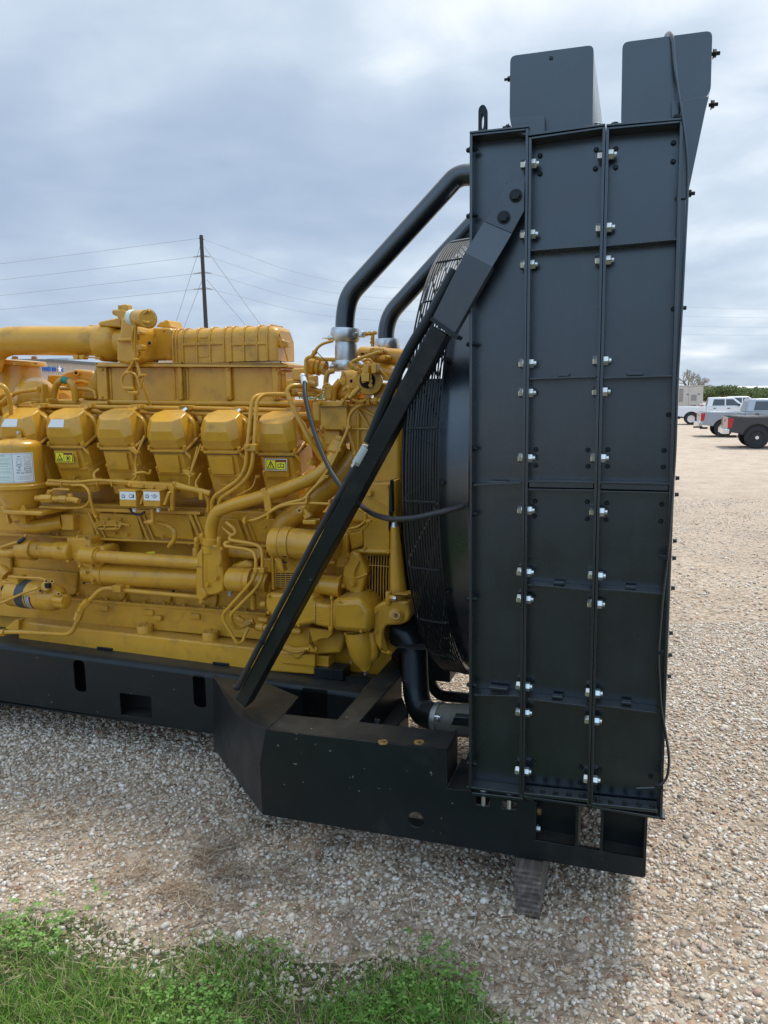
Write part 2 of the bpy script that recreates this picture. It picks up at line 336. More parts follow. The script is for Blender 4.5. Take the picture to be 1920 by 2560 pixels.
def stones(name, n, y0, y1, rmin, rmax, sub, keep=None):
    yy = rng.uniform(y0**2, y1**2, n)**0.5; xx = rng.uniform(-0.60, 0.60, n)*yy*1.02+rng.normal(size=n)*0.02
    k = (yy > grass_edge(xx)-0.25) & ((noise2(xx, yy, 2.3)+noise2(yy, xx, 5.1)*0.6+rng.normal(size=n)*0.5) > (-1.5 if keep is None else keep))
    xx, yy = xx[k], yy[k]; n = len(xx)
    bm = bmesh.new(); bmesh.ops.create_icosphere(bm, subdivisions=sub, radius=1); bv = np.array([v.co[:] for v in bm.verts]); bf = np.array([[v.index for v in f.verts] for f in bm.faces]); bm.free()
    r = rmin+(rmax-rmin)*rng.power(0.45, n)*1.0; r = rmin+(rmax-rmin)*rng.beta(1.2, 4.5, n)
    sc = r[:, None]*np.stack([rng.uniform(0.8, 1.35, n), rng.uniform(0.7, 1.0, n), rng.uniform(0.5, 0.8, n)], 1)
    V = bv[None]*(1+rng.uniform(-0.16, 0.16, (n, len(bv), 1)))*sc[:, None, :]
    V = np.einsum('nij,nkj->nki', rotmats(n), V); V[:, :, 2] *= 0.75
    V += np.stack([xx, yy, r*rng.uniform(0.0, 0.5, n)], 1)[:, None, :]
    Fc = (bf[None]+(np.arange(n)*len(bv))[:, None, None]).reshape(-1, 3)
    return tag(np_mesh(name, V.reshape(-1, 3), Fc, STONE), None, 'gravel', None, 'stuff')
STONE = island_mat('stones', [(0.0, (0.30, 0.24, 0.18)), (0.2, (0.52, 0.45, 0.36)), (0.45, (0.62, 0.555, 0.46)), (0.62, (0.74, 0.68, 0.59)), (0.72, (0.58, 0.42, 0.27)), (0.8, (0.72, 0.66, 0.58)), (0.9, (0.80, 0.76, 0.70)), (0.96, (0.36, 0.17, 0.10)), (1.0, (0.55, 0.50, 0.44))], 0.7)
o = stones('gravel', 95000, 2.2, 7.2, 0.005, 0.024, 1); o['label'] = 'loose tan and white gravel stones in front of the machine'
o = stones('larger_gravel', 2600, 2.2, 10.0, 0.013, 0.040, 2, 0.0); o['label'] = 'bigger rounded pale stones scattered over the gravel'
o = stones('distant_gravel', 30000, 7.0, 16.0, 0.008, 0.03, 1, -0.5); o['label'] = 'gravel stones farther off beside the radiator'
# ---- lawn
LAWN = mat('lawn_soil', (0.035, 0.05, 0.015), 0.95, noise=(7, (0.10, 0.085, 0.05), 0.4, 0.62), bump=(40, 0.5))
xs = np.linspace(-8, 8, 160); vs = [(x, float(grass_edge(np.array(x)))-0.04+random.uniform(-.02, .02), 0.004) for x in xs]+[(x, -50, 0.004) for x in xs]
mb = MB().add(vs, [(i, i+1, 160+i+1, 160+i) for i in range(159)]); o = link(bpy.data.objects.new('lawn_soil', mb.mesh('lawn_soil', LAWN, False))); tag(o, 'dark soil under the grass', None, None, 'structure')
def blades(name, x, y, h, w, lean, m, flat=0.0, seg=3):
    n = len(x); a = rng.uniform(0, 2*np.pi, n); b = rng.uniform(0, 2*np.pi, n)
    dirx, diry = np.cos(a), np.sin(a); sx, sy = np.cos(b)*w/2, np.sin(b)*w/2; V = []
    z0 = rng.uniform(0.012, 0.035, n) if flat else np.zeros(n)
    for k in range(seg+1):
        t = k/seg; off = lean*h*(t**1.8 if not flat else t); zz = h*(t-0.35*lean*t*t) if not flat else z0+flat*h*rng.uniform(0, 1, n)*t*(1-t*0.5)
        wk = (1-t**1.5)*0.95+0.05
        cx, cy = x+dirx*off, y+diry*off
        V += [np.stack([cx-sx*wk, cy-sy*wk, zz], 1), np.stack([cx+sx*wk, cy+sy*wk, zz], 1)]
    V = np.stack(V, 1); q = np.array([[2*k, 2*k+1, 2*k+3, 2*k+2] for k in range(seg)])
    Fc = (q[None]+(np.arange(n)*(2*seg+2))[:, None, None]).reshape(-1, 4)
    return np_mesh(name, V.reshape(-1, 3), Fc, m)
GRASS = island_mat('grass_blades', [(0, (0.06, 0.15, 0.02)), (0.3, (0.12, 0.28, 0.035)), (0.5, (0.20, 0.40, 0.05)), (0.7, (0.32, 0.50, 0.09)), (0.83, (0.36, 0.38, 0.13)), (0.93, (0.50, 0.41, 0.24)), (1, (0.09, 0.22, 0.04))], 0.5, 0.4, 0.35)
DRY = island_mat('dry_straw', [(0, (0.10, 0.06, 0.035)), (0.3, (0.28, 0.18, 0.11)), (0.6, (0.46, 0.34, 0.22)), (0.85, (0.66, 0.55, 0.40)), (1, (0.12, 0.07, 0.04))], 0.7)
n = 115000; y = rng.uniform(1.9, 3.3, n); x = rng.uniform(-1.05, 0.72, n)*(y+0.35); e = grass_edge(x)-y
k = (e+rng.normal(size=n)*0.05 > 0) & (rng.uniform(size=n) < np.clip(0.35+0.55*noise2(x, y, 6)+e*1.5, 0.12, 1)) & (x < 1.0)
x, y, e = x[k], y[k], e[k]; n = len(x); o = blades('grass', x, y, rng.uniform(0.025, 0.10, n)*np.clip(0.5+e*2, 0.35, 1.1), rng.uniform(0.003, 0.0068, n), rng.uniform(0.2, 1.3, n), GRASS)
tag(o, 'green grass growing at the edge of the gravel', 'grass', None, 'stuff')
# clover and small weeds: three leaflets each
n = 6500; y = rng.uniform(2.0, 3.2, n); x = rng.uniform(-0.72, 0.72, n)*(y+0.3); e = grass_edge(x)-y+0.02; k = (e+rng.normal(size=n)*0.07 > 0) & (noise2(x, y, 7.7) > 0.25) & (x < 0.7); x, y = x[k], y[k]; n = len(x)
a0 = rng.uniform(0, 6.28, n); h = rng.uniform(0.03, 0.075, n); s = rng.uniform(0.008, 0.017, n); V = []
for j in range(3):
    a = a0+j*2.09; c, d = np.cos(a), np.sin(a)
    for (u, v_, w_) in ((0, 0, 0), (0.8, -0.5, 0.25), (1.35, 0, 0.1), (0.8, 0.5, 0.25)):
        V.append(np.stack([x+(c*u-d*v_)*s, y+(d*u+c*v_)*s, h+w_*s], 1))
V = np.stack(V, 1); Fc = (np.array([[0, 1, 2, 3], [4, 5, 6, 7], [8, 9, 10, 11]])[None]+(np.arange(n)*12)[:, None, None]).reshape(-1, 4)
CLOV = island_mat('clover_leaves', [(0, (0.09, 0.22, 0.04)), (0.5, (0.17, 0.36, 0.07)), (1, (0.30, 0.50, 0.13))], 0.45, 0.4, 0.3)
tag(np_mesh('clover', V.reshape(-1, 3), Fc, CLOV), 'small three leaved clover among the grass', 'weeds', None, 'stuff')
# straw: a dense dry mat plus loose stalks
c = G('s', 520, 2190); n = 7000; x = rng.normal(c.x, 0.24, n); y = rng.normal(c.y, 0.16, n); k = (noise2(x, y, 13)+noise2(y, x, 23)*0.7 > 0.25) & (rng.uniform(size=n) < 0.7); x, y = x[k], y[k]
x2 = rng.uniform(-0.6, 0.5, 2600)*3.2; y2 = rng.uniform(2.6, 4.2, 2600); c2 = G('s', 130, 2060); x3 = rng.normal(c2.x, 0.35, 900); y3 = rng.normal(c2.y, 0.2, 900)
c4 = G('s', 1250, 2420); x4 = rng.normal(c4.x, 0.25, 420); y4 = rng.normal(c4.y, 0.12, 420)
y5 = rng.uniform(2.1, 3.1, 2500); x5 = rng.uniform(-0.7, 0.5, 2500)*y5
x = np.concatenate([x, x2, x3, x4, x5]); y = np.concatenate([y, y2, y3, y4, y5]); n = len(x)
o = blades('straw', x, y, rng.uniform(0.04, 0.15, n), rng.uniform(0.002, 0.0042, n), 1.0, DRY, flat=0.35, seg=2)
tag(o, 'matted dry brown grass stalks lying on the gravel', 'dry grass', None, 'stuff')
# ================================================================== background
def wobj(name, mb, m, parent=None, smooth=True, ang=32, bevel=0):
    o = link(bpy.data.objects.new(name, mb.mesh(name, m, smooth, ang)), parent)
    if bevel:
        b = o.modifiers.new('bevel', 'BEVEL'); b.width = bevel; b.segments = 2; b.limit_method = 'ANGLE'; b.angle_limit = R(35)
    return o
CHROME = mat('chrome', (0.75, 0.76, 0.78), 0.2, 0.9); GLASS = mat('tinted_glass', (0.03, 0.04, 0.05), 0.08, 0.0, 0.8); TYRE = mat('tyre_rubber', (0.022, 0.022, 0.024), 0.8, bump=(60, 0.3))
REDL = mat('tail_lamp_red', (0.45, 0.02, 0.03), 0.2); TRIM = mat('black_trim', (0.02, 0.02, 0.022), 0.6)
def pickup(x, y, rz, paint, tw, label, wheel_m, tyre_r=0.42, lamp_dark=False):
    t = thing('pickup_truck', label, 'pickup truck', (x, y, 0), rz, 'pickup trucks parked on the gravel')
    rw, fwx, Wd = 1.08, 4.8, 0.99; ar = tyre_r+0.09; az = tyre_r
    def arch(cx, z0): return [(cx+ar*math.cos(R(a)), az+ar*math.sin(R(a))) for a in range(180, -1, -15) if az+ar*math.sin(R(a)) >= z0-0.01]
    zb = 0.55*tyre_r/0.42
    low = [(0.02, zb+0.1), (0.05, 1.18), (0.1, 1.24), (2.0, 1.22), (2.05, 1.24)]
    side = [(0.03, zb+0.08)]+[p for p in arch(rw, zb-0.05)]+[(2.03, zb-0.08), (2.03, 1.25), (0.06, 1.27), (0.02, 1.15)]
    for sgn in (-1, 1):
        mb = MB().prism([(p[0], sgn*Wd, p[1]) for p in side], (0, -sgn*0.09, 0)); wobj('bed_side', mb, paint, t, bevel=0.02)
    for s in (-1, 1):
        for wx in (rw, fwx): wobj('wheel_well', MB().box(wx-ar-0.03, wx+ar+0.03, min(s*0.55, s*0.89), max(s*0.55, s*0.89), az+0.1, az+ar+0.05), TRIM, t)
    wobj('bed_floor', MB().box(0.1, 2.0, -0.9, 0.9, 0.72, 0.78), TRIM, t)
    tg = wobj('tailgate', MB().box(0.0, 0.07, -0.88, 0.88, zb+0.12, 1.24), paint, t, bevel=0.015)
    wobj('handle', MB().box(-0.012, 0.0, -0.1, 0.1, 1.05, 1.12), TRIM, tg)
    cab = [(2.06, zb-0.1), (fwx-ar-0.08, zb-0.1)]+arch(fwx, zb-0.05)+[(5.75, zb+0.02), (5.8, 0.95), (5.7, 1.15), (4.45, 1.26), (2.06, 1.26)]
    wobj('cab_body', MB().prism([(p[0], -Wd, p[1]) for p in cab], (0, 2*Wd, 0)), paint, t, bevel=0.03)
    a = [Vector((2.06, s*0.96, 1.255)) for s in (-1, 1)]+[Vector((4.55, s*0.96, 1.255)) for s in (1, -1)]
    b = [Vector((2.22, s*0.76, 1.9)) for s in (-1, 1)]+[Vector((3.75, s*0.76, 1.9)) for s in (1, -1)]
    roof = wobj('cab_roof', MB().hexa(a, b), paint, t, bevel=0.05)
    for s in (-1, 1):   # side windows lie 4 mm proud of the tapered cab
        def sp(xx, z, off=0.006): return Vector((xx, s*(0.96-(z-1.255)*0.2/0.645+off), z))
        w_ = [sp(2.42, 1.33), sp(3.22, 1.33), sp(3.22, 1.77), sp(2.52, 1.77)]; w2 = [sp(3.30, 1.33), sp(4.22, 1.33), sp(3.75, 1.77), sp(3.30, 1.77)]
        for q in (w_, w2): wobj('side_window', MB().prism(q, (0, -s*0.02, 0)), GLASS, t)
        wobj('mirror', MB().box(4.05, 4.18, s*0.98 if s > 0 else -1.18, 1.18 if s > 0 else -0.98, 1.3, 1.46), TRIM, t, bevel=0.03)
        for hx in (2.5, 3.4): wobj('door_handle', MB().box(hx, hx+0.17, min(s*0.985, s*1.02), max(s*0.985, s*1.02), 1.12, 1.17), TRIM, t)
        wobj('tail_light', MB().prism([(-0.012, s*0.985, 0.82), (-0.012, s*0.985, 1.2), (0.2, s*1.0, 1.2), (0.14, s*1.0, 0.82)], (0, -s*0.13, 0)), REDL, t)
    def rear(yy, z, off=0.006): return Vector((2.06+(z-1.255)*0.16/0.645-off, yy, z))
    wobj('rear_window', MB().prism([rear(-0.72, 1.34), rear(0.72, 1.34), rear(0.62, 1.76), rear(-0.62, 1.76)], (0.02, 0, 0)), GLASS, t)
    wobj('windscreen', MB().prism([(4.52-0.03, -0.82, 1.30), (4.52-0.03, 0.82, 1.30), (3.86, 0.68, 1.82), (3.86, -0.68, 1.82)], (-0.02, 0, -0.02)), GLASS, t)
    bp = MB().prism([(-0.14, -0.93, zb+0.0), (-0.1, -1.0, zb+0.0), (0.06, -1.0, zb+0.0), (0.06, 1.0, zb+0.0), (-0.1, 1.0, zb+0.0), (-0.14, 0.93, zb+0.0)], (0, 0, 0.2)); wobj('rear_bumper', bp, CHROME, t, bevel=0.02)
    wobj('tow_hitch', MB().box(-0.25, 0.2, -0.04, 0.04, zb-0.12, zb-0.04), TRIM, t)
    wobj('exhaust_pipe', MB().cyl((0.35, -0.75, zb-0.1), (-0.02, -0.78, zb-0.1), 0.05), TRIM, t)
    for wx in (rw, fwx):
        for s in (-1, 1):
            y0, y1 = s*0.70, s*0.985; r_ = tyre_r
            w_ = wobj('wheel', MB().lathe((wx, y0, az), (wx, y1, az), [(0, r_*0.7), (0.0, r_*0.93), (0.12, r_), (0.88, r_), (1.0, r_*0.92), (1.0, r_*0.62), (0.8, r_*0.58)], 32), TYRE, t)
            rim = MB().lathe((wx, y0+s*0.2, az), (wx, y1-s*0.01, az), [(0, r_*0.2), (0.4, r_*0.55), (1.0, r_*0.6), (0.9, r_*0.55), (0.55, r_*0.5), (0.6, r_*0.16), (0.85, r_*0.13)], 32)
            rm = wobj('rim', rim, TRIM if wheel_m is TRIM else CHROME, w_)
            wobj('hub_cap', MB().cyl((wx, y1-s*0.08, az), (wx, y1+s*0.015, az), 0.07, 12), CHROME, w_); sp_ = MB()
            for k in range(6):
                an = R(60*k+15); u = Vector((math.cos(an), 0, math.sin(an))); q = Vector((-math.sin(an), 0, math.cos(an))); c0 = Vector((wx, y1-s*0.05, az))
                sp_.prism([c0+u*0.05-q*0.03, c0+u*0.05+q*0.03, c0+u*r_*0.56+q*0.05, c0+u*r_*0.56-q*0.05], (0, s*0.03, 0))
            wobj('spokes', sp_, wheel_m, w_)
    return t
PW = mat('white_car_paint', (0.72, 0.74, 0.76), 0.3, coat=0.5); PS = mat('silver_car_paint', (0.36, 0.39, 0.43), 0.3, 0.4, coat=0.5); PG = mat('grey_car_paint', (0.035, 0.038, 0.042), 0.28, 0.4, coat=0.6)
for (px, py, a, paint, lab, wm, tr) in ((1727, 1062, -19, PW, 'white pickup truck parked in front of the beige enclosure, farthest left of the trucks', CHROME, 0.42),
                                   (1808, 1093, -16, PS, 'silver pickup truck with a chrome bumper parked between the white and the dark grey pickups', CHROME, 0.42),
                                   (1891, 1122, -17, PG, 'dark grey pickup truck with big black wheels, nearest of the trucks', TRIM, 0.44)):
    g_ = G('s', px, py); a = R(a); off = Vector((1.08*math.cos(a)+0.98*math.sin(a), 1.08*math.sin(a)-0.98*math.cos(a), 0))
    pickup(g_.x-off.x, g_.y-off.y, a, paint, 0.98, lab, wm, tr)
g_ = WY('s', 1775, 996, 66); pickup(g_.x, 68, R(-17), PW, 0.98, 'white pickup truck almost hidden behind the other white pickup', CHROME, 0.42)
# beige enclosure
BEI = mat('beige_enclosure_paint', (0.58, 0.52, 0.45), 0.5, noise=(1.5, (0.52, 0.46, 0.39), 0.4, 0.7)); GRL = mat('louvre_grey', (0.20, 0.19, 0.18), 0.6)
a = WY('s', 1759, 963, 70); enc = thing('equipment_enclosure', 'beige steel equipment enclosure with louvres behind the white pickup', 'enclosure', (a.x, a.y, 0), R(-15))
hz = a.z
wobj('housing', MB().box(-7.5, 0, 0, 2.4, 0.25, hz-0.06), BEI, enc, bevel=0.03); wobj('roof', MB().box(-7.55, 0.05, -0.05, 2.45, hz-0.06, hz), BEI, enc)
wobj('base_frame', MB().box(-7.5, 0, 0.1, 2.3, 0.0, 0.25), TRIM, enc)
for (x0, x1, z0, z1) in ((-2.02, -1.7, 1.45, 2.6), (-0.98, -0.55, 1.55, 2.05), (-0.98, -0.55, 1.08, 1.16)):
    l = wobj('louvre', MB().box(x0, x1, -0.03, -0.002, z0, z1), GRL, enc); sl = MB()
    for k in range(int((z1-z0)/0.09)): sl.box(x0+.02, x1-.02, -0.05, -0.03, z0+0.03+k*0.09, z0+0.06+k*0.09)
    if sl.v: wobj('slat', sl, BEI, l)
for x0 in (-2.3, -1.22): wobj('door_seam', MB().box(x0, x0+0.02, -0.008, -0.002, 0.4, hz-0.15), GRL, enc)
for x0 in (-1.38, -0.42): wobj('latch', MB().box(x0, x0+0.14, -0.04, -0.002, 2.08, 2.16), TRIM, enc)
# maroon unit beyond
MAR = mat('maroon_paint', (0.30, 0.10, 0.07), 0.6, noise=(2, (0.42, 0.2, 0.15), 0.4, 0.7)); a = WY('s', 1828, 992, 85); b = WY('s', 1861, 992, 85)
mu = thing('machine_crate', 'reddish brown box with a pale lid far behind the silver pickup', 'crate', (a.x, 85, 0), R(-12)); wobj('body', MB().box(0, b.x-a.x, 0, 1.6, 0.1, a.z-0.15), MAR, mu, bevel=.03); wobj('lid', MB().box(-0.05, b.x-a.x+0.05, -0.05, 1.65, a.z-0.15, a.z), BEI, mu)
# trees
LEAF = island_mat('tree_leaves', [(0, (0.05, 0.09, 0.03)), (0.5, (0.11, 0.16, 0.055)), (1, (0.20, 0.24, 0.10))], 0.6, 0.3, 0.2)
BARK = mat('bark', (0.16, 0.13, 0.10), 0.9)
def leaves(name, blobs, n, s, m, parent):
    B = np.array(blobs); w = (B[:, 3]*B[:, 4]*B[:, 5]); idx = rng.choice(len(B), n, p=w/w.sum()); d = rng.normal(size=(n, 3)); d /= np.linalg.norm(d, axis=1)[:, None]; r = rng.uniform(0.45, 1.08, n)**0.7
    c = B[idx, :3]+d*r[:, None]*B[idx, 3:6]; Rm = rotmats(n); q = np.array([(-1, -.5, 0), (1, -.5, .1), (.9, .6, 0), (-.8, .5, -.1)])*s
    V = c[:, None, :]+np.einsum('nij,kj->nki', Rm, q)*rng.uniform(0.5, 1.3, (n, 1, 1)); Fc = np.arange(4*n).reshape(-1, 4)
    o = np_mesh(name, V.reshape(-1, 3), Fc, m, False)
    if parent: o.parent = parent
    return o
def tree(px, top, dist, wide, label):
    a = WY('s', px, top, dist); t = thing('tree', label, 'tree', (a.x, dist, 0), 0, 'trees beyond the parked trucks'); h = a.z
    tr_ = MB().tube([(0, 0, 0), (0.05, 0, h*0.4), (0, 0.1, h*0.75)], lambda u: 0.22*(1-u*0.8), 1.0)
    for k in range(5): an = k*1.26; tr_.tube([(0, 0, h*0.3), (math.cos(an)*wide*0.3, math.sin(an)*wide*0.3, h*0.7)], 0.06, None, 6)
    wobj('trunk', tr_, BARK, t)
    bl = [(rng.normal()*wide*0.25, rng.normal()*wide*0.22, h*rng.uniform(0.5, 0.8), wide*rng.uniform(0.18, 0.3), wide*0.25, h*rng.uniform(0.14, 0.2)) for _ in range(12)]
    leaves('crown', bl, 1500, 0.22, LEAF, t); return t
tree(1772, 965, 190, 9, 'dark green tree just right of the beige enclosure'); tree(1808, 960, 180, 9, 'tallest green tree beyond the silver pickup'); tree(1840, 964, 185, 8, 'green tree beyond the reddish brown box')
bl = []
for k in range(46):
    d = rng.uniform(196, 230); x0 = WY('s', rng.uniform(1690, 1990), 980, d).x; hh = 2.2+(984-(rng.uniform(966, 972) if x0 < WY('s', 1835, 980, d).x else rng.uniform(971, 976)))*d/F
    bl.append((x0, d, hh*0.5, 5, 4, hh*0.5))
o = leaves('distant_wood', bl, 9000, 0.33, LEAF, None); tag(o, 'low band of green trees along the horizon', 'trees', None, 'stuff')
bl = []
for k in range(40):
    d = rng.uniform(250, 300); x0 = rng.uniform(-230, 20); hh = rng.uniform(3, 5.5); bl.append((x0, d, hh*0.5, 9, 4, hh*0.5))
o = leaves('distant_bushes', bl, 6000, 0.45, LEAF, None); tag(o, 'faint line of bushes on the horizon behind the engine', 'bushes', None, 'stuff')
def bare_tree(px, top, dist):
    a = WY('s', px, top, dist); h = a.z; t = thing('bare_tree', 'leafless tree rising behind the beige enclosure', 'tree', (a.x, dist, 0), 0); mb = MB(); tw = MB(); rr = random.Random(5)
    def br(p, d, l, r, lv):
        q = p+d*l; (mb if lv < 3 else tw).tube([p, (p+q)/2+Vector((rr.gauss(0, .05), 0, rr.gauss(0, .05)))*l, q], r, None, 5, 2)
        if lv < 6:
            for _ in range(3): br(q, (d+Vector((rr.gauss(0, .5), rr.gauss(0, .5), rr.gauss(.05, .3)))).normalized(), l*rr.uniform(.6, .8), r*0.62, lv+1)
    br(Vector((0, 0, 0)), Vector((0, 0, 1)), h*0.27, 0.3, 0)
    wobj('trunk', mb, BARK, t); wobj('twigs', tw, mat('twig', (0.28, 0.26, 0.2), 0.9), t)
bare_tree(1733, 905, 120)
a = WY('s', 1848, 966, 330); b = WY('s', 2000, 966, 330); wh = thing('white_shed', 'long white roofed building far behind the trees on the right', 'building', (a.x, 330, 0)); L_ = b.x-a.x
WRF = mat('white_roofing', (0.8, 0.8, 0.8), 0.5); wobj('wall', MB().box(0.4, L_, 0.4, 30, 0, a.z-1.2), BEI, wh)
wobj('roof', MB().prism([(0, 0, a.z-1.4), (0, 31, a.z-1.4), (0, 15, a.z+0.1)], (L_, 0, 0)), WRF, wh)
# warehouse on the left
d0, d1 = 88, 150; A = WY('s', 124, 898, d0); B = WY('s', 640, 925, d1); v = Vector((B.x-A.x, d1-d0, 0)); ln = v.length; az_ = math.atan2(v.y, v.x)
whs = thing('warehouse', 'beige metal warehouse with dark roof trim and blue letters far behind the engine', 'building', (A.x, d0, 0), az_); hz = A.z; hz2 = B.z
WAL = bpy.data.materials.new('ribbed_wall'); WAL.use_nodes = True; t = WAL.node_tree; b_ = t.nodes['Principled BSDF']; tc = N(t, 'ShaderNodeTexCoord'); wv = N(t, 'ShaderNodeTexWave', i_Scale=0.9); wv.wave_profile = 'SIN'; t.links.new(tc.outputs['Object'], wv.inputs[0])
rp = ramp(t, [(0.1, (0.33, 0.27, 0.22)), (0.5, (0.44, 0.38, 0.32)), (1, (0.47, 0.40, 0.34))]); t.links.new(wv.outputs[0], rp.inputs[0]); t.links.new(rp.outputs[0], b_.inputs['Base Color']); b_.inputs['Roughness'].default_value = 0.6
wobj('wall', MB().prism([(-30, 0, 0), (ln, 0, 0), (ln, 0, hz-0.3), (0, 0, hz-0.3), (-30, 0, hz-1.5)], (0, 30, 0)), WAL, whs)
wobj('roof', MB().prism([(-30.2, -0.25, hz-1.5), (0, -0.25, hz-0.3), (ln+0.2, -0.25, hz-0.3), (ln+0.2, -0.25, hz), (0, -0.25, hz), (-30.2, -0.25, hz-1.2)], (0, 31, 0)), mat('dark_trim', (0.08, 0.09, 0.10), 0.5), whs)
UN = mat('rooftop_unit', (0.45, 0.5, 0.5), 0.6)
for (x0, x1, z1) in ((8, 9.5, 0.55), (9.8, 17, 0.3)): wobj('rooftop_unit', MB().box(x0, x1, 3, 6, hz-0.05, hz+z1), UN, whs)
BLUE = mat('sign_blue', (0.02, 0.13, 0.50), 0.4)
def text_mesh(name, s, size, m, parent, loc, rot, ext=0.0, align='LEFT', sx=1.0):
    cu = bpy.data.curves.new(name, 'FONT'); cu.body = s; cu.size = size; cu.extrude = ext; cu.align_x = align; cu.space_character = 1.0; cu.offset = size*0.012
    t = bpy.data.objects.new('tmp', cu); COL.objects.link(t); dg = bpy.context.evaluated_depsgraph_get(); me = bpy.data.meshes.new_from_object(t.evaluated_get(dg)); bpy.data.objects.remove(t)
    me.name = name; me.materials.clear(); me.materials.append(m); o = link(bpy.data.objects.new(name, me), parent); o.location = loc; o.rotation_euler = rot; o.scale = (sx, 1, 1); return o
k = 88/F
sx0 = -1.45; zt = hz-(927-898)*k
text_mesh('sign_letters', 'LONE ST', 0.66, BLUE, whs, (sx0-0.2, -0.12, zt), (R(90), 0, 0), 0.06, sx=1.0)
text_mesh('sign_letters', 'R', 0.66, BLUE, whs, (sx0+3.22, -0.12, zt), (R(90), 0, 0), 0.06)
st = [(math.cos(R(90+36*i))*(0.42 if i % 2 == 0 else 0.17), math.sin(R(90+36*i))*(0.42 if i % 2 == 0 else 0.17)) for i in range(10)]
wobj('sign_star', MB().prism([(sx0+2.92+p[0], -0.2, zt+0.28+p[1]) for p in st], (0, 0.1, 0)), WRF, whs)
# utility pole
WOODP = mat('dark_pole_wood', (0.045, 0.04, 0.038), 0.8); D_ = 60.0; tp = WY('p', 1043, 100, D_); bt = WY('s', 527, 1035, D_)
pole = thing('utility_pole', 'tall dark utility pole leaning slightly left behind the engine', 'utility pole', (bt.x, D_, 0)); rel = lambda v: v-Vector((bt.x, D_, 0))
foot = rel(bt); foot.z = 0; wobj('pole', MB().tube([foot, (foot+rel(tp))/2, rel(tp)], lambda u: 0.19-0.05*u, 3, 12), WOODP, pole)
INS = mat('insulator_grey', (0.35, 0.36, 0.38), 0.5); ends = []
for i, (l, r_) in enumerate((((1030, 116), (1060, 122)), ((1000, 213), (1090, 213)), ((1002, 300), (1098, 298)), ((1005, 381), (1103, 381)))):
    lp, rp_ = rel(WY('p', *l, D_)), rel(WY('p', *r_, D_)); mid = Vector((rel(WY('p', 1042+i*9, 105+i*88, D_)).x, 0, (lp.z+rp_.z)/2+0.12)); ends.append((lp, rp_))
    for e in (lp, rp_): wobj('insulator_arm', MB().cyl(mid, e, 0.045, 8), INS, pole)
for (a_, b_) in (((1040, 150), (875, 670)), ((1045, 340), (930, 640)), ((1060, 160), (1440, 690)), ((1072, 330), (1370, 680))):
    wobj('guy_wire', MB().cyl(rel(WY('p', *a_, D_)), rel(WY('p', *b_, D_+(4 if b_[0] > 1000 else -2))), 0.022, 5), INS, pole)
WIRE = mat('wire_grey', (0.30, 0.34, 0.38), 0.6); names = ('topmost of the four power lines, tied to the pole top', 'second power line from the top of the pole', 'third power line from the top of the pole', 'lowest of the four power lines on the pole')
for i, ((lp, rp_), yl, yr, y2) in enumerate(zip(ends, (250, 334, 415, 488), (345, 405, 470, 527), (769, 792, 817, 838))):
    o0 = Vector((bt.x, D_, 0)); L0 = lp+o0; R0 = rp_+o0; Lm = WY('p', 0, yl, 64); Lf = Lm+(Lm-L0)*1.2; Lf.z += 0.3
    Rm = WY('p', 1659, yr, 74); Rf = WY('s', 1712, y2, 112); Re = Rf+(Rf-Rm)*0.6; Re.z += 1.0
    mbw = MB().tube([Lf, Lm, L0], 0.014, 30, 5, 10).tube([L0, R0], 0.014, None, 5).tube([R0, Rm, Rf, Re], 0.013, 14, 5, 10)
    o = wobj('power_line', mbw, WIRE); tag(o, names[i], 'power line', 'power lines')
# ================================================================== radiator
DF, DP = 3.06, 3.135      # flange front and recessed side panel
def L3(f, x, y, D=DF): return M(f, x, y, D)
def quad(f, pts, D): return [M(f, x, y, D) for x, y in pts]
# the big body behind the side panels
RB = 5.25
x0r, x1r = L3('s', 1176, 400).x, L3('s', 1700, 400).x; ztop = L3('s', 1400, 325).z-0.02; zbot = 0.56
core = part('radiator_core', MB().box(x0r+0.03, x1r-0.03, DP+0.03, RB, zbot, ztop), BLK2)
FIN = mat('core_fins', (0.03, 0.03, 0.032), 0.6, 0.3)
for s_, xx in ((-1, x0r+0.03), (1, x1r-0.03)):
    fm = MB()
    for k in range(60): fm.box(xx-0.004 if s_ < 0 else xx, xx if s_ < 0 else xx+0.004, DP+0.12+k*0.033, DP+0.128+k*0.033, zbot+0.1, ztop-0.1)
    part('fin_bank', fm, FIN, core)
mods = {   # outer outline of each module, clockwise from top left, source pixels
 0: [(1174, 335), (1321, 319.5), (1303, 1990), (1172, 1972)],
 1: [(1322, 343), (1514, 315), (1473, 2019), (1304, 1995)],
 2: [(1515.5, 318), (1708, 300), (1656, 2050), (1474.5, 2020)]}
ribs = {0: [((1179, 1211), (1307, 1206), 5), ((1181, 1737), (1303, 1741), 14)],
        1: [((1322, 624), (1503, 610), 4), ((1320, 945), (1494, 939), 5), ((1314, 1201.5), (1491, 1204.5), 9), ((1313, 1222), (1491, 1224.5), 5), ((1315, 1461), (1480, 1475), 10), ((1315, 1747), (1472, 1766), 12)],
        2: [((1512, 612), (1698, 595), 4), ((1505, 943), (1686, 937), 5), ((1494, 1204.5), (1680, 1208.5), 9), ((1493, 1227), (1680, 1231), 5), ((1493, 1472), (1659, 1484), 10), ((1487, 1762), (1648, 1783), 14)]}
RS = []
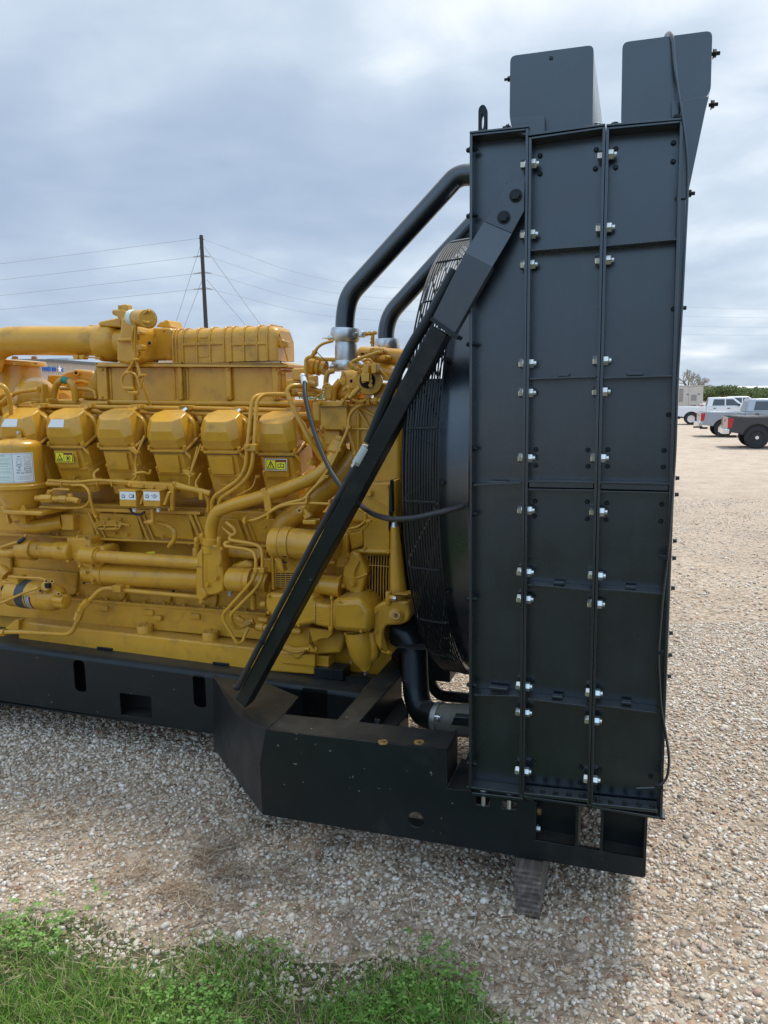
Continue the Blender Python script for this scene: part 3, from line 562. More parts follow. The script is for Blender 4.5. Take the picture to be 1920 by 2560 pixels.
for i in range(3):
    q = [L3('s', x, y) for x, y in mods[i]]; w = 0.010
    pn = part('side_panel', MB().prism([v+YV*(DP-DF) for v in q], (0, 0.02, 0)), BLK2, label=('left', 'middle', 'right')[i]+' recessed side panel of the radiator')
    RS.append(pn); fl = MB(); c = sum(q, Vector())/4
    for j in range(4):   # perimeter flange: thin strips standing proud of the panel
        a, b = q[j], q[(j+1) % 4]; ww = 0.0105 if j % 2 else 0.008
        d = (b-a).normalized(); nrm = Vector((d.z, 0, -d.x)); nrm = nrm if nrm.dot(c-a) > 0 else -nrm
        if j == 2: fl.prism([a-d*0.0105, b+d*0.0105, b+d*0.0105+nrm*0.01, a-d*0.0105+nrm*0.01], (0, DP-DF-0.001, 0))
        elif j == 0: fl.prism([a+d*0.0105, b-d*0.0105, b-d*0.0105+nrm*0.008, a+d*0.0105+nrm*0.008], (0, DP-DF-0.001, 0))
        else: fl.prism([a, b, b+nrm*ww, a+nrm*ww], (0, DP-DF-0.001, 0))
    part('flange', fl, BLK2, pn, 0.0015)
    for a, b, h in ribs[i]:
        A, B = L3('s', *a), L3('s', *b); t_ = PX(min(h, 5), 3.05)*0.8; A.x += 0.006; B.x -= 0.006
        part('stiffener', MB().prism([A, B, B-ZV*t_, A-ZV*t_], (0, DP-DF-0.001, 0)).v and MB().prism([A+YV*0.003, B+YV*0.003, B+YV*0.003-ZV*t_, A+YV*0.003-ZV*t_], (0, DP-DF-0.004, 0)), BLK2, pn, 0.001)
    if i:   # the flat bar across the middle joint
        A, B = [L3('s', *p) for p in (((1314, 1213), (1491, 1216)) if i == 1 else ((1494, 1217), (1680, 1222)))]; A.x += 0.012; B.x -= 0.012
        part('joint_bar', MB().prism([A+ZV*0.012+YV*0.012, B+ZV*0.012+YV*0.012, B-ZV*0.009+YV*0.012, A-ZV*0.009+YV*0.012], (0, 0.055, 0)), BLK2, pn, 0.001)
# lifting slots welded on the ribs
for (x, y, wpx, k) in ((1408, 938, 26, 1), (1588, 935, 36, 2), (1397, 1459, 26, 1), (1577, 1470, 24, 2), (1393, 1744, 26, 1), (1566, 1759, 24, 2), (1242, 1207, 50, 0), (1245, 1723, 50, 0)):
    p = L3('s', x, y, DF+0.03); w_ = PX(wpx, 3.05)/2; part('weld_tab', MB().box(p.x-w_, p.x+w_, p.y, p.y+0.03, p.z-0.005, p.z+0.006), BLK2, RS[k], 0.002)
# the edge strip on the far right side
e = [L3('s', 1716, 498, DF+0.02), L3('s', 1709, 700, DF+0.02), L3('s', 1683, 1300, DF+0.02), L3('s', 1664, 1800, DF+0.02), L3('s', 1655, 2052, DF+0.02)]
part('edge_channel', MB().prism([L3('s', 1692, 470, DF+0.03), L3('s', 1712, 470, DF+0.03), *[v+YV*0.01 for v in e], L3('s', 1650, 2050, DF+0.03), L3('s', 1672, 1400, DF+0.03)], (0, 0.09, 0)), BLK2, None, 0.004)
# zinc flange bolts
def zbolt(p, parent):
    r_ = 0.0185; a = p-XV*0.007; b = p+XV*0.008
    part('flange_bolt', MB().cyl(a, a-XV*0.004, r_*1.12, 18).lathe(a-XV*0.004, a-XV*0.021, [(0, r_), (0.8, r_), (1, r_*0.86)], 6, ph=0.35), ZINC, parent)
    part('flange_nut', MB().cyl(b, b+XV*0.004, r_*1.15, 18).lathe(b+XV*0.004, b+XV*0.023, [(0, r_), (0.85, r_), (1, r_*0.85)], 6, ph=0.1).cyl(b+XV*0.022, b+XV*0.032, r_*0.6, 12), ZINC, parent)
for y in (411, 587, 662, 909, 982, 1145, 1275, 1430, 1497, 1715, 1780, 1927):
    x = 1322+(1303.5-1322)*(y-330)/(1993-330); zbolt(L3('s', x, y, DF+0.035), RS[0])
for y in (388, 570, 651, 902, 979, 1145, 1279, 1439, 1509, 1732, 1800, 1948):
    x = 1515.5+(1474-1515.5)*(y-317)/(2019-317); zbolt(L3('s', x, y, DF+0.035), RS[1])
def sbolt(p, ax, parent, r_=0.008, m=BLK, nm='panel_screw'): return part(nm, MB().bolt(p, ax, r_, 0.012), m, parent)
for f, x, y, k in (('b', 580, 1172, 1), ('b', 580, 1282, 1), ('b', 940, 1175, 1), ('b', 940, 1287, 1), ('b', 1078, 1172, 2), ('b', 1075, 1287, 2), ('b', 1465, 1178, 2), ('b', 1460, 1293, 2),
                   ('c', 575, 145, 1), ('c', 572, 250, 1), ('c', 935, 150, 1), ('c', 935, 268, 1), ('c', 1070, 160, 2), ('c', 1065, 275, 2), ('c', 1450, 168, 2), ('c', 1443, 285, 2),
                   ('a', 522, 805, 1), ('a', 522, 912, 1), ('a', 855, 770, 1), ('a', 850, 882, 1), ('a', 970, 765, 2), ('a', 970, 875, 2), ('a', 1312, 730, 2), ('a', 1310, 840, 2),
                   ('8', 643, 422, 1), ('8', 640, 525, 1), ('8', 975, 462, 1), ('8', 968, 570, 1), ('8', 1105, 480, 2), ('8', 1102, 588, 2), ('8', 1455, 527, 2), ('a', 1335, 1060, 2), ('b', 1530, 200, 2), ('b', 1497, 932, 2), ('c', 1470, 537, 2)):
    sbolt(M(f, x, y, DP), -YV, RS[k], 0.0078)
for y in (375, 540, 861, 1122, 1285, 1497, 1712, 1908):     # studs through the left flange
    p = L3('s', 1176, y, DF+0.035); part('edge_stud', MB().cyl(p-XV*0.016, p+XV*0.03, 0.006, 8).bolt(p-XV*0.002, -XV, 0.0095, 0.012).bolt(p+XV*0.012, XV, 0.0095, 0.012), BLK, RS[0])
for y in (770, 1195, 1236, 1352, 1395, 1470, 1582, 1637, 1690): 
    t_ = (y-700)/(1800-700); p = L3('s', 1709+(1664-1709)*t_, y, DF+0.06); part('edge_screw', MB().bolt(p, XV, 0.008, 0.014), BLK, RS[2])
# bottom ledges with their row of bolts
for f, row, k in (('8', ((620, 618), (710, 628), (798, 641), (890, 654), (985, 664)), 1), ('8', ((1088, 689), (1180, 699), (1278, 713), (1375, 724), (1467, 736)), 2)):
    a = M(f, row[0][0]-40, row[0][1]+24, DF-0.004); b = M(f, row[-1][0]+38, row[-1][1]+24, DF-0.004)
    lg = part('bottom_ledge', MB().prism([a, b, b-ZV*0.014, a-ZV*0.014], (0, 0.07, 0)), BLK2, RS[k], 0.002)
    for x, y in row: p = M(f, x, y+8, DF+0.02); p.z = a.z+(b.z-a.z)*(p.x-a.x)/(b.x-a.x); part('ledge_bolt', MB().bolt(p, ZV, 0.0095, 0.015), BLK, RS[k])
a, b = M('8', 222, 640, DF), M('8', 570, 678, DF); part('foot_ledge', MB().prism([a, b, b-ZV*0.012, a-ZV*0.012], (0, 0.075, 0)), BLK2, RS[0], 0.002)
for (x, y) in ((300, 612), (478, 630)):
    p = M('8', x, y+30, DF+0.03); part('foot_bolt', MB().bolt(p, ZV, 0.0155, 0.03).cyl(p-ZV*0.075, p, 0.0095, 12), ZINC if x > 400 else STEEL, RS[0])
# top tanks
def tank(pts, r, D0, D1, nm, lab):
    P = [M(f, x, y, D0) for f, x, y in pts]; Q = []
    n = len(P)
    for i, p in enumerate(P):
        a, b = P[i-1], P[(i+1) % n]; rr = min(r, (a-p).length*0.45, (b-p).length*0.45); A = p+(a-p).normalized()*rr; B = p+(b-p).normalized()*rr
        for k in range(5): t = k/4; Q.append(A*(1-t)**2+p*2*t*(1-t)+B*t*t)
    return part(nm, MB().prism(Q, (0, D1-D0, 0)), BLK2, None, 0.0, lab, ang=25)
t1 = tank([('a', 345, 213), ('a', 840, 147), ('a', 832, 636), ('a', 462, 690), ('a', 450, 640), ('a', 356, 655), ('a', 341, 575)], 0.022, DF+0.05, RB-0.1, 'top_tank', 'left top tank above the radiator')
t2 = tank([('a', 1010, 132), ('a', 1543, 62), ('a', 1533, 430), ('a', 1362, 588), ('a', 1001, 622)], 0.022, DF+0.05, RB-0.1, 'top_tank', 'right top tank, the taller of the two')
part('stub', MB().box(*[c for v in [(M('a', 556, 232, 3).x, M('a', 578, 232, 3).x)] for c in v], DF+0.046, DF+0.052, M('a', 556, 240, DF+.05).z, M('a', 556, 222, DF+.05).z), BLK, t1)
part('mount_angle', MB().prism([M('a', x, y, DF+0.015) for x, y in ((352, 582), (548, 565), (550, 672), (450, 690), (362, 660))], (0, 0.032, 0)), BLK2, t1, 0.002)
part('mount_angle', MB().prism([M('a', x, y, DF+0.03) for x, y in ((1300, 482), (1346, 477), (1346, 600), (1300, 604))], (0, 0.018, 0)), BLK2, t2, 0.002)
gus = part('gusset_plate', MB().prism([M('a', x, y, DF+0.02) for x, y in ((1352, 472), (1524, 450), (1500, 545), (1408, 985), (1392, 1060), (1350, 1060))], (0, 0.028, 0)), BLK2, t2, 0.003)
for (x, y, k, l) in ((335, 350, t1, -1), (325, 635, t1, -1), (1560, 198, t2, 1), (1548, 500, t2, 1), (1412, 1028, RS[2], 1)):
    p = M('a', x, y, DF+0.09); r_ = 0.0085 if x < 1400 else 0.012; part('tank_bolt', MB().cyl(p-XV*0.015*l, p+XV*0.016*l, r_*0.6, 10).bolt(p-XV*0.008*l, XV*l, r_*1.15, 0.012), BLK, k)
for (x, y, k) in ((860, 628, t1), (965, 622, t2), (1335, 576, t2)):
    p = M('a', x, y, DF+0.03); part('tank_bolt', MB().bolt(p-ZV*0.004, ZV, 0.014, 0.012), BLK, k)
# top cover strips of the modules
for k, (a, b) in enumerate((((1174, 334), (1322, 318.5)), ((1322, 340), (1513, 314)), ((1516, 316), (1708, 299.5)))):
    A, B = L3('s', *a), L3('s', *b); part('top_strip', MB().prism([A-YV*0.004, B-YV*0.004, B-YV*0.004+ZV*0.007, A-YV*0.004+ZV*0.007], (0, 0.12, 0)), BLK2, RS[k], 0.001)
# lifting eye
c = M('a', 180, 600, 3.35); r_ = 0.055
ey = []
for k in range(13): a = R(180-15*k); ey.append(c+Vector((0.028*math.cos(a)*0.8, 0.0, 0.045*math.sin(a)+0.02)))
p0 = M('a', 155, 690, 3.35); p1 = M('a', 204, 690, 3.35); top = M('a', 178, 502, 3.35)
E_ = [(p0.x, p0.z)]+[((p0.x+p1.x)/2+math.cos(R(180-15*k))*(p1.x-p0.x)/2, top.z-0.025+math.sin(R(180-15*k))*0.025) for k in range(13)]+[(p1.x, p1.z)]
cx = (p0.x+p1.x)/2
plate(E_, [circ(cx, top.z-0.065, 0.0065, 16, 4.6)], 0.03, 3.35, BLK, 'lifting_eye')
# control cable hanging over the right tank
cab = [M('a', 1268, 140, DF+0.2), M('a', 1266, 92, DF+0.12), M('a', 1290, 74, DF+0.06), M('a', 1308, 110, DF+0.03), M('a', 1316, 240, DF+0.02), M('a', 1345, 440, DF-0.01), M('a', 1372, 600, DF-0.012), M('a', 1392, 760, DF-0.012), M('a', 1400, 960, DF), M('b', 1590, 200, DF), M('b', 1560, 700, DF), M('b', 1545, 1200, DF-0.005), M('c', 1495, 520, DF-0.01), M('c', 1455, 830, DF-0.012), M('c', 1425, 1200, DF-0.012), M('c', 1440, 1500, DF-0.012), M('8', 1530, 60, DF-0.012), M('8', 1562, 250, DF-0.012), M('8', 1588, 400, DF-0.012), M('8', 1572, 540, DF-0.01), M('8', 1510, 608, DF-0.01), M('8', 1360, 612, DF-0.0)]
part('control_cable', MB().tube(cab, lambda u: 0.0075 if u < 0.2 else 0.0042 if u < 0.6 else 0.0055, 0.06, 8), BLK2, label='thin black cable looped over the tank and down the radiator edge')
for f, x, y in (('c', 1470, 537), ('c', 1445, 1195), ('8', 1520, 600)):
    p = M(f, x, y, DF-0.012); part('cable_clip', MB().box(p.x-0.02, p.x+0.012, p.y-0.006, p.y+0.03, p.z-0.006, p.z+0.006), BLK, RS[2])
# ---- fan shroud, guard and fan
CZ = 1.85; CY = 4.21; RG = 1.165; C0 = Vector((0, CY, CZ))
def at(x): return Vector((x, CY, CZ))
xs_, xg0 = -0.765, -0.925
sh = part('fan_shroud', MB().lathe(at(x0r-0.001), at(xs_), [(0, RG-0.01), (0.06, RG-0.015), (1.0, RG-0.035), (1.0, RG-0.055), (0.0, RG-0.045)], 96, caps=False), BLK2, ang=40)
for k in range(14):
    a = R(180+k*25.7); p = at(xs_+0.02)+Vector((0, math.cos(a), math.sin(a)))*(RG-0.035); part('shroud_bolt', MB().bolt(p, Vector((0, math.cos(a), math.sin(a))), 0.012, 0.022), BLK, sh)
gd = MB(); nr = 13
for k in range(nr):
    t = k/(nr-1); x = xs_+0.01+(xg0+0.03-xs_-0.01)*t; gd.ring(at(x), XV, RG-0.012*t, 0.0039, 120, 5)
for rr_, xx in ((RG-0.03, xg0+0.012), (RG-0.055, xg0+0.002)): gd.ring(at(xx), XV, rr_, 0.0042, 120, 5)
r_ = RG-0.09
while r_ > 0.32: gd.ring(at(xg0), XV, r_, 0.0036, 90, 4); r_ -= 0.085
for k in range(24):
    a = R(k*15+4); d = Vector((0, math.cos(a), math.sin(a)))
    gd.tube([at(xs_)+d*(RG+0.003), at(xg0+0.02)+d*(RG-0.01), at(xg0+0.005)+d*(RG-0.08), at(xg0+0.005)+d*0.32], 0.0045, 0.03, 5, 3)
part('fan_guard', gd, BLK, label='black wire guard round the fan', ang=60)
fan = MB().cyl(at(-0.62), at(-0.78), 0.2, 28)
for k in range(8):
    a = R(k*45+11); u = Vector((0, math.cos(a), math.sin(a))); v = Vector((0, -math.sin(a), math.cos(a)))
    p = [at(-0.66)+u*0.18-v*0.07, at(-0.76)+u*0.18+v*0.07, at(-0.77)+u*0.92+v*0.17, at(-0.66)+u*0.95-v*0.12]; fan.prism(p, XV*0.008)
part('fan', fan, BLK)
part('coolant_outlet', MB().cyl((x0r+0.03, 4.35, 2.98), (x0r-0.02, 4.35, 2.98), 0.09, 24), BLK2, core)
# ================================================================== skid
DS = 3.08; SK = {}
def O7(pts, D=DS): return [xz(M('7', x, y, D)) for x, y in pts]
zb = 0.228
f1 = [(390, 535), (1460, 655), (1460, 880), (1605, 903)]
out = [xz(M('7', x, y, DS)) for x, y in f1]+[xz(M('8', x, y, DS)) for x, y in ((220, 655), (640, 700))]
c1 = M('8', 650, 705, DS); c2 = M('8', 655, 970, DS); c3 = M('8', 1425, 1100, DS); c4 = M('8', 1420, 1225, DS)
out += [xz(c1), xz(c2), xz(c3), xz(c4), xz(M('7', 370, 1035, DS)), xz(M('7', 355, 740, DS))]
def hole(f, pts): return [xz(M(f, x, y, DS)) for x, y in pts]
hc = M('7', 1280, 1066, DS); holes = [circ(hc.x, hc.z, PX(23.5, DS), 28), hole('8', ((246, 665), (346, 672), (346, 742), (246, 728))), hole('8', ((424, 690), (530, 700), (530, 766), (424, 752)))]
sf = plate(out, holes, 0.012, DS, BLK, 'skid_front_plate')
mb = MB(); a, b = M('7', 390, 537, DS), M('7', 1460, 657, DS)      # top plate, going back
dpt = 0.20
mb.prism([a, b, b-ZV*0.012, a-ZV*0.012], (0, 0, 0)) if 0 else None
def slab(P, t): return MB().prism(P, (0, 0, -t))
a2 = a+YV*dpt; b2 = b+YV*dpt
part('skid_top_plate', slab([a+YV*0.0122, b+YV*0.0122, b2, a2+XV*0.0], 0.012), BLK, None, 0.002)
for (x, y) in ((1085, 605), (1298, 606)):
    p = MZ('7', x, y, a.z+0.0015+(b.z-a.z)*0.8); part('tapped_boss', MB().lathe(p-ZV*0.002, p+ZV*0.004, [(0, 0.024), (1, 0.022), (1, 0.011), (0.2, 0.010)], 24), RUST)
en = M('7', 1462, 657, DS); ebt = M('7', 1462, 884, DS)
part('end_gusset', MB().box(en.x-0.012, en.x, DS+0.0125, DS+0.22, ebt.z, en.z), BLK, None, 0.002)
fl_ = M('7', 1600, 905, DS); part('foot_shelf', MB().box(en.x, fl_.x+0.75*0, DS+0.0125, DS+0.3, fl_.z-0.012, fl_.z), BLK)
part('foot_shelf', MB().box(en.x+0.002, M('8', 640, 700, DS).x, DS+0.0125, DS+0.25, ebt.z-0.02, ebt.z-0.006), BLK)
# inner lower box: bottom flange and back plate seen through the openings
bz = zb
lx = M('7', 370, 1035, DS).x
part('skid_bottom_flange', MB().box(lx+0.02, c4.x-0.01, DS+0.0125, DS+0.16, bz, bz+0.012), BLK)
# open pockets under the right half of the radiator
zA, zB = M('8', 655, 970, DS).z, M('8', 1425, 1100, DS).z
for (x0, x1, y0, ztb) in ((650, 940, 935, 1), (1120, 1425, 1020, 1)):
    X0, X1 = M('8', x0, 900, DS).x, M('8', x1, 1000, DS).x; zt_ = M('8', x0, 700, DS).z; zl = M('8', x0, y0+70, DS).z
    ps = MB().box(X0, X1, DS+0.11, DS+0.122, zl-0.03, zt_-0.02); part('pocket_back', ps, BLK)
    part('pocket_floor', MB().prism([(X0, DS+0.002, zl-0.0), (X1, DS+0.002, zl-0.012), (X1, DS+0.11, zl+0.012), (X0, DS+0.11, zl+0.016)], (0, 0, -0.012)), BLK, None, 0.002)
for x in (652, 945, 1118, 1422):
    X0 = M('8', x, 900, DS).x; zt_ = M('8', x, 705+(x-650)*0.1, DS).z; zl = M('8', x, 1000+(x-650)*0.15, DS).z
    part('upright', MB().box(X0-0.006, X0+0.006, DS+0.001, DS+0.125 if x in (652, 1422) else DS+0.2, zl-0.02, zt_), BLK, None, 0.0015)
p = M('8', 668, 765, DS+0.07); part('pocket_bolt', MB().bolt(p, XV, 0.016, 0.02), RUST); p = M('8', 666, 885, DS+0.05); part('pocket_bolt', MB().bolt(p, XV, 0.014, 0.018), STEEL)
# end of the skid going back
part('skid_end_plate', MB().box(c4.x-0.014, c4.x, DS+0.0125, 5.2, c4.z+0.0, c3.z-0.01), BLK)
# ---- wing: slanted side plate from the main rail out to the front plate
DR = 3.85
wt0 = M('7', 78, 215, DR); wb0 = M('7', 80, 660, DR)
zt = (wt0.z+a.z)/2
P_a = M('7', 78, 213, DR-0.005); P_b = MZ('7', 205, 430, a.z); P_c = M('7', 355, 740, DS-0.0); P_d = M('7', 370, 1035, DS-0.0); P_e = M('7', 80, 640, DR-0.005)
pn_ = (P_a-P_d).cross(P_e-P_d)
def onpl(f, x, y):
    d = ray(f, x, y); dm = Vector((d.dot(XM), d.dot(YM), d.z)); o_ = Vector((0, 0, H)); return o_+dm*((P_d-o_).dot(pn_)/dm.dot(pn_))
P_c, P_b = onpl('7', 355, 740), onpl('7', 205, 430)
wn = YV*0.012+XV*0.006
wing = part('wing_plate', MB().prism([P_a, P_b, P_c, P_d, P_e], wn*1.2), BLK, None, 0.0, 'slanted lower plate between rail and front box')
P_f = M('7', 390, 535, DS)
part('wing_corner_plate', MB().prism([P_b, P_f, P_f-ZV*0.0+Vector((0.0, 0.0, 0)), P_c], wn) if 0 else MB().prism([P_b-YV*0.002, P_f-YV*0.002, P_c-YV*0.002], wn), BLK)
part('wing_top_plate', MB().prism([P_a-ZV*0.001, P_b, P_f, P_f+YV*dpt, (P_f.x-0.02, P_f.y+dpt+0.22, P_f.z-0.0), (P_a.x+0.34, DR-0.01, P_a.z)], (0, 0, -0.012)) , BLK)
# weld bead along the corner
wb = [P_b.lerp(P_f, k/16)+Vector((random.gauss(0, .002), 0, random.gauss(0, .0015))) for k in range(17)]; part('weld_bead', MB().tube(wb, 0.006, None, 6, 1), BLK)
# ---- main rail (front), box section with a rounded upper bend
rt0, rt1 = M('4', 0, 1378, DR), M('4', 1659, 1605, DR); rb0, rb1 = M('4', 0, 1845, DR), M('s', 530, 1850, DR)
def ext(p, q, x): t = (x-p.x)/(q.x-p.x); return p.lerp(q, t)
RT = lambda x: ext(rt0, rt1, x).z; RBo = lambda x: ext(rb0, rb1, x).z
xl, xm, xr = -4.6, M('7', 90, 215, DR).x, M('7', 945, 300, DR).x
outr = [(xl, RBo(xl)), (xr, RBo(xr)*0+0.2), (xr, RT(xr)-0.02), (xl, RT(xl)-0.02)]
def rh(f, x0, y0, x1, y1, r_): A, B = M(f, x0, y0, DR), M(f, x1, y1, DR); return rrect(A.x, B.x, B.z, A.z, r_)
hs = [rh('4', 603, 1490, 719, 1765, 0.03), rh('4', 990, 1765, 1262, 1985, 0.004), rh('5', 268, 1612, 386, 1895, 0.03), rh('7', 605, 283, 757, 497, 0.01)]
rail = plate(outr, hs, 0.012, DR, BLK, 'main_rail'); rail['label'] = 'front side rail of the skid with slotted openings'
rr0 = 0.045; prof = [(0, -0.02), (0.003, -0.008), (0.014, 0.004), (0.032, 0.012), (0.06, 0.014), (0.30, 0.014), (0.30, 0.002), (0.012, -0.02)]
A_ = [Vector((xl, DR+p[0], RT(xl)+p[1])) for p in prof]; B_ = [Vector((xr, DR+p[0], RT(xr)+p[1])) for p in prof]
part('rail_top', MB().hexa(A_, B_), BLK, rail, ang=60)
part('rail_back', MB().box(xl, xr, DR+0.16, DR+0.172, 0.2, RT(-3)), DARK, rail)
part('rail_bottom', MB().box(xl, xr, DR+0.0125, DR+0.158, 0.2, 0.212), BLK, rail)
fp = M('4', 990, 1985, DR); fp1 = M('4', 1262, 1985, DR); part('pocket_floor', MB().box(fp.x, fp1.x, DR+0.013, DR+0.15, fp.z-0.006, fp.z+0.02), BLK, rail, 0.002)
tk = M('4', 1205, 1955, DR); 
for (x, y) in ((725, 322), (720, 393)):
    p = M('7', x, y, DR+0.06); part('rail_bolt', MB().bolt(p, -YV, 0.026, 0.03), STEEL, rail)
part('bolt_mount', MB().box(M('7', 680, 300, DR).x, M('7', 755, 300, DR).x, DR+0.06, DR+0.075, M('7', 700, 430, DR).z, M('7', 700, 290, DR).z), BLK, rail)
zc = RT(-2.2)+0.016
for (f, x0, x1, y) in (('4', 810, 935, 1392), ('5', 440, 572, 1500), ('7', 680, 850, 165)):
    A, B = M(f, x0, y, DR+0.14), M(f, x1, y, DR+0.14); part('shim_plate', MB().box(A.x, B.x, DR+0.13, DR+0.25, RT(A.x)+0.0145, RT(A.x)+(0.028 if f != '7' else 0.075)), BLK, rail, 0.002)
# far rail and cross members
fr = part('far_rail', MB().box(xl, -1.5, 5.0, 5.15, 0.2, 0.6), BLK)
# diagonal inner member running from the front box up to the far side
p0, p1, p2, p3 = M('7', 775, 515, DS+0.2), M('7', 905, 525, DS+0.2), M('7', 1190, 205, 4.15), M('7', 1145, 120, 4.15)
zz = a.z-0.005
i0 = MZ('7', 775, 512, zz); i1 = MZ('7', 905, 525, zz); i2 = MZ('7', 1195, 205, zz); i3 = MZ('7', 1150, 90, zz)
part('diagonal_member', MB().prism([i0, i1, i2, i3], (0, 0, -0.16)), BLK, None, 0.004)
j0 = MZ('7', 1045, 545, zz-0.14); j1 = MZ('7', 1130, 555, zz-0.14); j2 = MZ('7', 1235, 430, zz-0.14); j3 = MZ('7', 1195, 330, zz-0.14)
part('diagonal_member', MB().prism([j0, j1, j2, j3], (0, 0, -0.10)), BLK, None, 0.004)
p = M('7', 1040, 487, 3.5); part('member_bolt', MB().bolt(p, XV, 0.018, 0.025).bolt(p-XV*0.03, -XV, 0.018, 0.02), BLK)
cmx0 = M('6', 1180, 1640, 4.4); cm = MB().tube([M('6', 1178, 1400, 4.5), M('6', 1185, 1600, 4.5), M('6', 1255, 1705, 4.5), M('6', 1500, 1725, 4.5)], 0.035, 0.1, 10); part('cross_tube', cm, BLK)
part('under_beam', MB().box(x0r-0.1, x0r+0.02, 3.35, 5.1, 0.24, 0.44), BLK)
part('under_beam', MB().box(-0.02, 0.08, 3.35, 5.1, 0.24, 0.5), BLK)
# ---- diagonal brace
bt_ = [M('a', x, y, DF-0.012) for x, y in ((330, 955), (427, 947), (427, 1125), (185, 1600), (-60, 1860+0), (-88, 1910))]
up_ = part('brace_head', MB().prism([M('a', 330, 955, DF-0.014), M('a', 427, 947, DF-0.014), M('a', 427, 1130, DF-0.014), M('a', 355, 1265, DF-0.014), M('a', 190, 1195, DF-0.014)], (0, 0.012, 0)), BLK2, None, 0.002, 'flat upper end of the brace bolted to the radiator')
for (x, y) in ((378, 1042), (307, 1170)): p = M('a', x, y, DF-0.015); part('brace_bolt', MB().bolt(p, -YV, 0.019, 0.02), BLK, up_)
u1 = [M('a', 190, 1195, DF-0.014), M('a', 355, 1265, DF-0.014), M('a', 223, 1447, DF-0.03), M('a', 75, 1385, DF-0.03)]
u1 = [M('a', 190, 1195, DF-0.014), M('a', 355, 1265, DF-0.014), M('a', 237, 1465, DF-0.045), M('a', 75, 1380, DF-0.045)]
part('brace_bend', MB().prism(u1, (0, 0.012, 0)), BLK2, up_, 0.001)
c_ = [M('a', 75, 1380, DF-0.045), M('a', 237, 1465, DF-0.045), M('3', 1440, 330, DF-0.03), M('3', 1262, 185, DF-0.03)]
part('brace_shoulder', MB().prism(c_, (0, 0.05, 0)), BLK2, up_, 0.002)
cp = [M('3', 1245, 190, DF-0.04), M('3', 1275, 170, DF-0.04), M('3', 1485, 335, DF-0.04), M('3', 1455, 365, DF-0.04)]
part('brace_joint', MB().prism([M('3', 1240, 200, DF-0.04), M('3', 1262, 172, DF-0.04), M('3', 1482, 330, DF-0.04), M('3', 1465, 360, DF-0.04)], (0, 0.085, 0)), BLK, up_, 0.002)
q0, q1 = M('3', 1250, 255, DF-0.03), M('3', 1400, 320, DF-0.03); lo = MZ('7', 232, 385, a.z+0.005); lo1 = MZ('7', 290, 395, a.z+0.0)
D_lo = lo.y; q0 = M('3', 1248, 240, DF-0.03); q1 = M('3', 1385, 318, DF-0.03)
l0 = M('7', 206, 352, 3.30); l1 = M('7', 266, 406, 3.30)
beam = part('brace_beam', MB().prism([q0, q1, l1, l0], (0, 0.10, 0)), BLK, None, 0.006, 'long diagonal steel beam from radiator down to the skid corner')
# black conduit clipped along the brace
cd_ = [M('a', 20, 1480, DF+0.0), M('3', 1240, 180, DF+0.01), M('3', 1095, 400, DF+0.02), M('3', 930, 730, DF+0.03), M('3', 810, 1030, DF+0.05), M('3', 735, 1215, DF+0.06)]
cd2 = [M('3', 700, 1285, DF+0.065), M('3', 580, 1500, DF+0.08), M('5', 1475, 140, DF+0.09), M('5', 1310, 440, DF+0.11), M('5', 845, 1330, DF+0.17), M('5', 640, 1730, DF+0.22)]
part('conduit', MB().tube(cd_, 0.0225, 0.3, 14), BLK, None, 0, 'black pipe along the upper brace')
part('conduit', MB().tube(cd2, lambda u: 0.020 if u < 0.2 else 0.0145, 0.3, 14), RUB, None, 0, 'thinner black pipe along the lower brace')
part('conduit_sleeve', MB().cyl(M('3', 722, 1252, DF+0.062), M('3', 650, 1372, DF+0.07), 0.0225, 18), mat('pale_sleeve', (0.42, 0.46, 0.45), 0.5), None, 0, 'white sleeve on the black conduit')
part('conduit_fitting', MB().cyl(M('3', 655, 1362, DF+0.068), M('3', 618, 1420, DF+0.075), 0.019, 16).cyl(M('3', 650, 1372, DF+0.07), M('3', 638, 1392, DF+0.072), 0.023, 6), STEEL)
for (f, x, y) in (('5', 845, 1340), ('5', 630, 1720), ('5', 1470, 165)):
    p = M(f, x, y, DF+(0.17 if y == 1340 else .215 if y > 1500 else .09)); d = (cd2[-1]-cd2[2]).normalized(); part('conduit_tie', MB().lathe(p-d*0.006, p+d*0.006, [(0, 0.0165), (1, 0.0165)], 14), BLK)
# timber blocks under the skid
TIM = bpy.data.materials.new('weathered_timber'); TIM.use_nodes = True; t = TIM.node_tree; b_ = t.nodes['Principled BSDF']; b_.inputs['Roughness'].default_value = 0.9
tc = N(t, 'ShaderNodeTexCoord'); mp = N(t, 'ShaderNodeMapping'); mp.inputs['Scale'].default_value = (1, 0.06, 1); t.links.new(tc.outputs['Object'], mp.inputs[0])
wv = N(t, 'ShaderNodeTexWave', i_Scale=14.0, i_Distortion=3.0, i_Detail=4.0, wave_type='BANDS', bands_direction='Z'); t.links.new(mp.outputs[0], wv.inputs[0])
nn = N(t, 'ShaderNodeTexNoise', i_Scale=30.0, i_Detail=8.0, i_Roughness=0.7); t.links.new(mp.outputs[0], nn.inputs[0])
mm = N(t, 'ShaderNodeMath', operation='MULTIPLY_ADD'); t.links.new(wv.outputs[0], mm.inputs[0]); mm.inputs[1].default_value = 0.12; t.links.new(nn.outputs[0], mm.inputs[2])
rp = ramp(t, [(0.4, (0.04, 0.032, 0.026)), (0.6, (0.12, 0.10, 0.085)), (0.8, (0.26, 0.235, 0.205))]); t.links.new(mm.outputs[0], rp.inputs[0]); t.links.new(rp.outputs[0], b_.inputs['Base Color'])
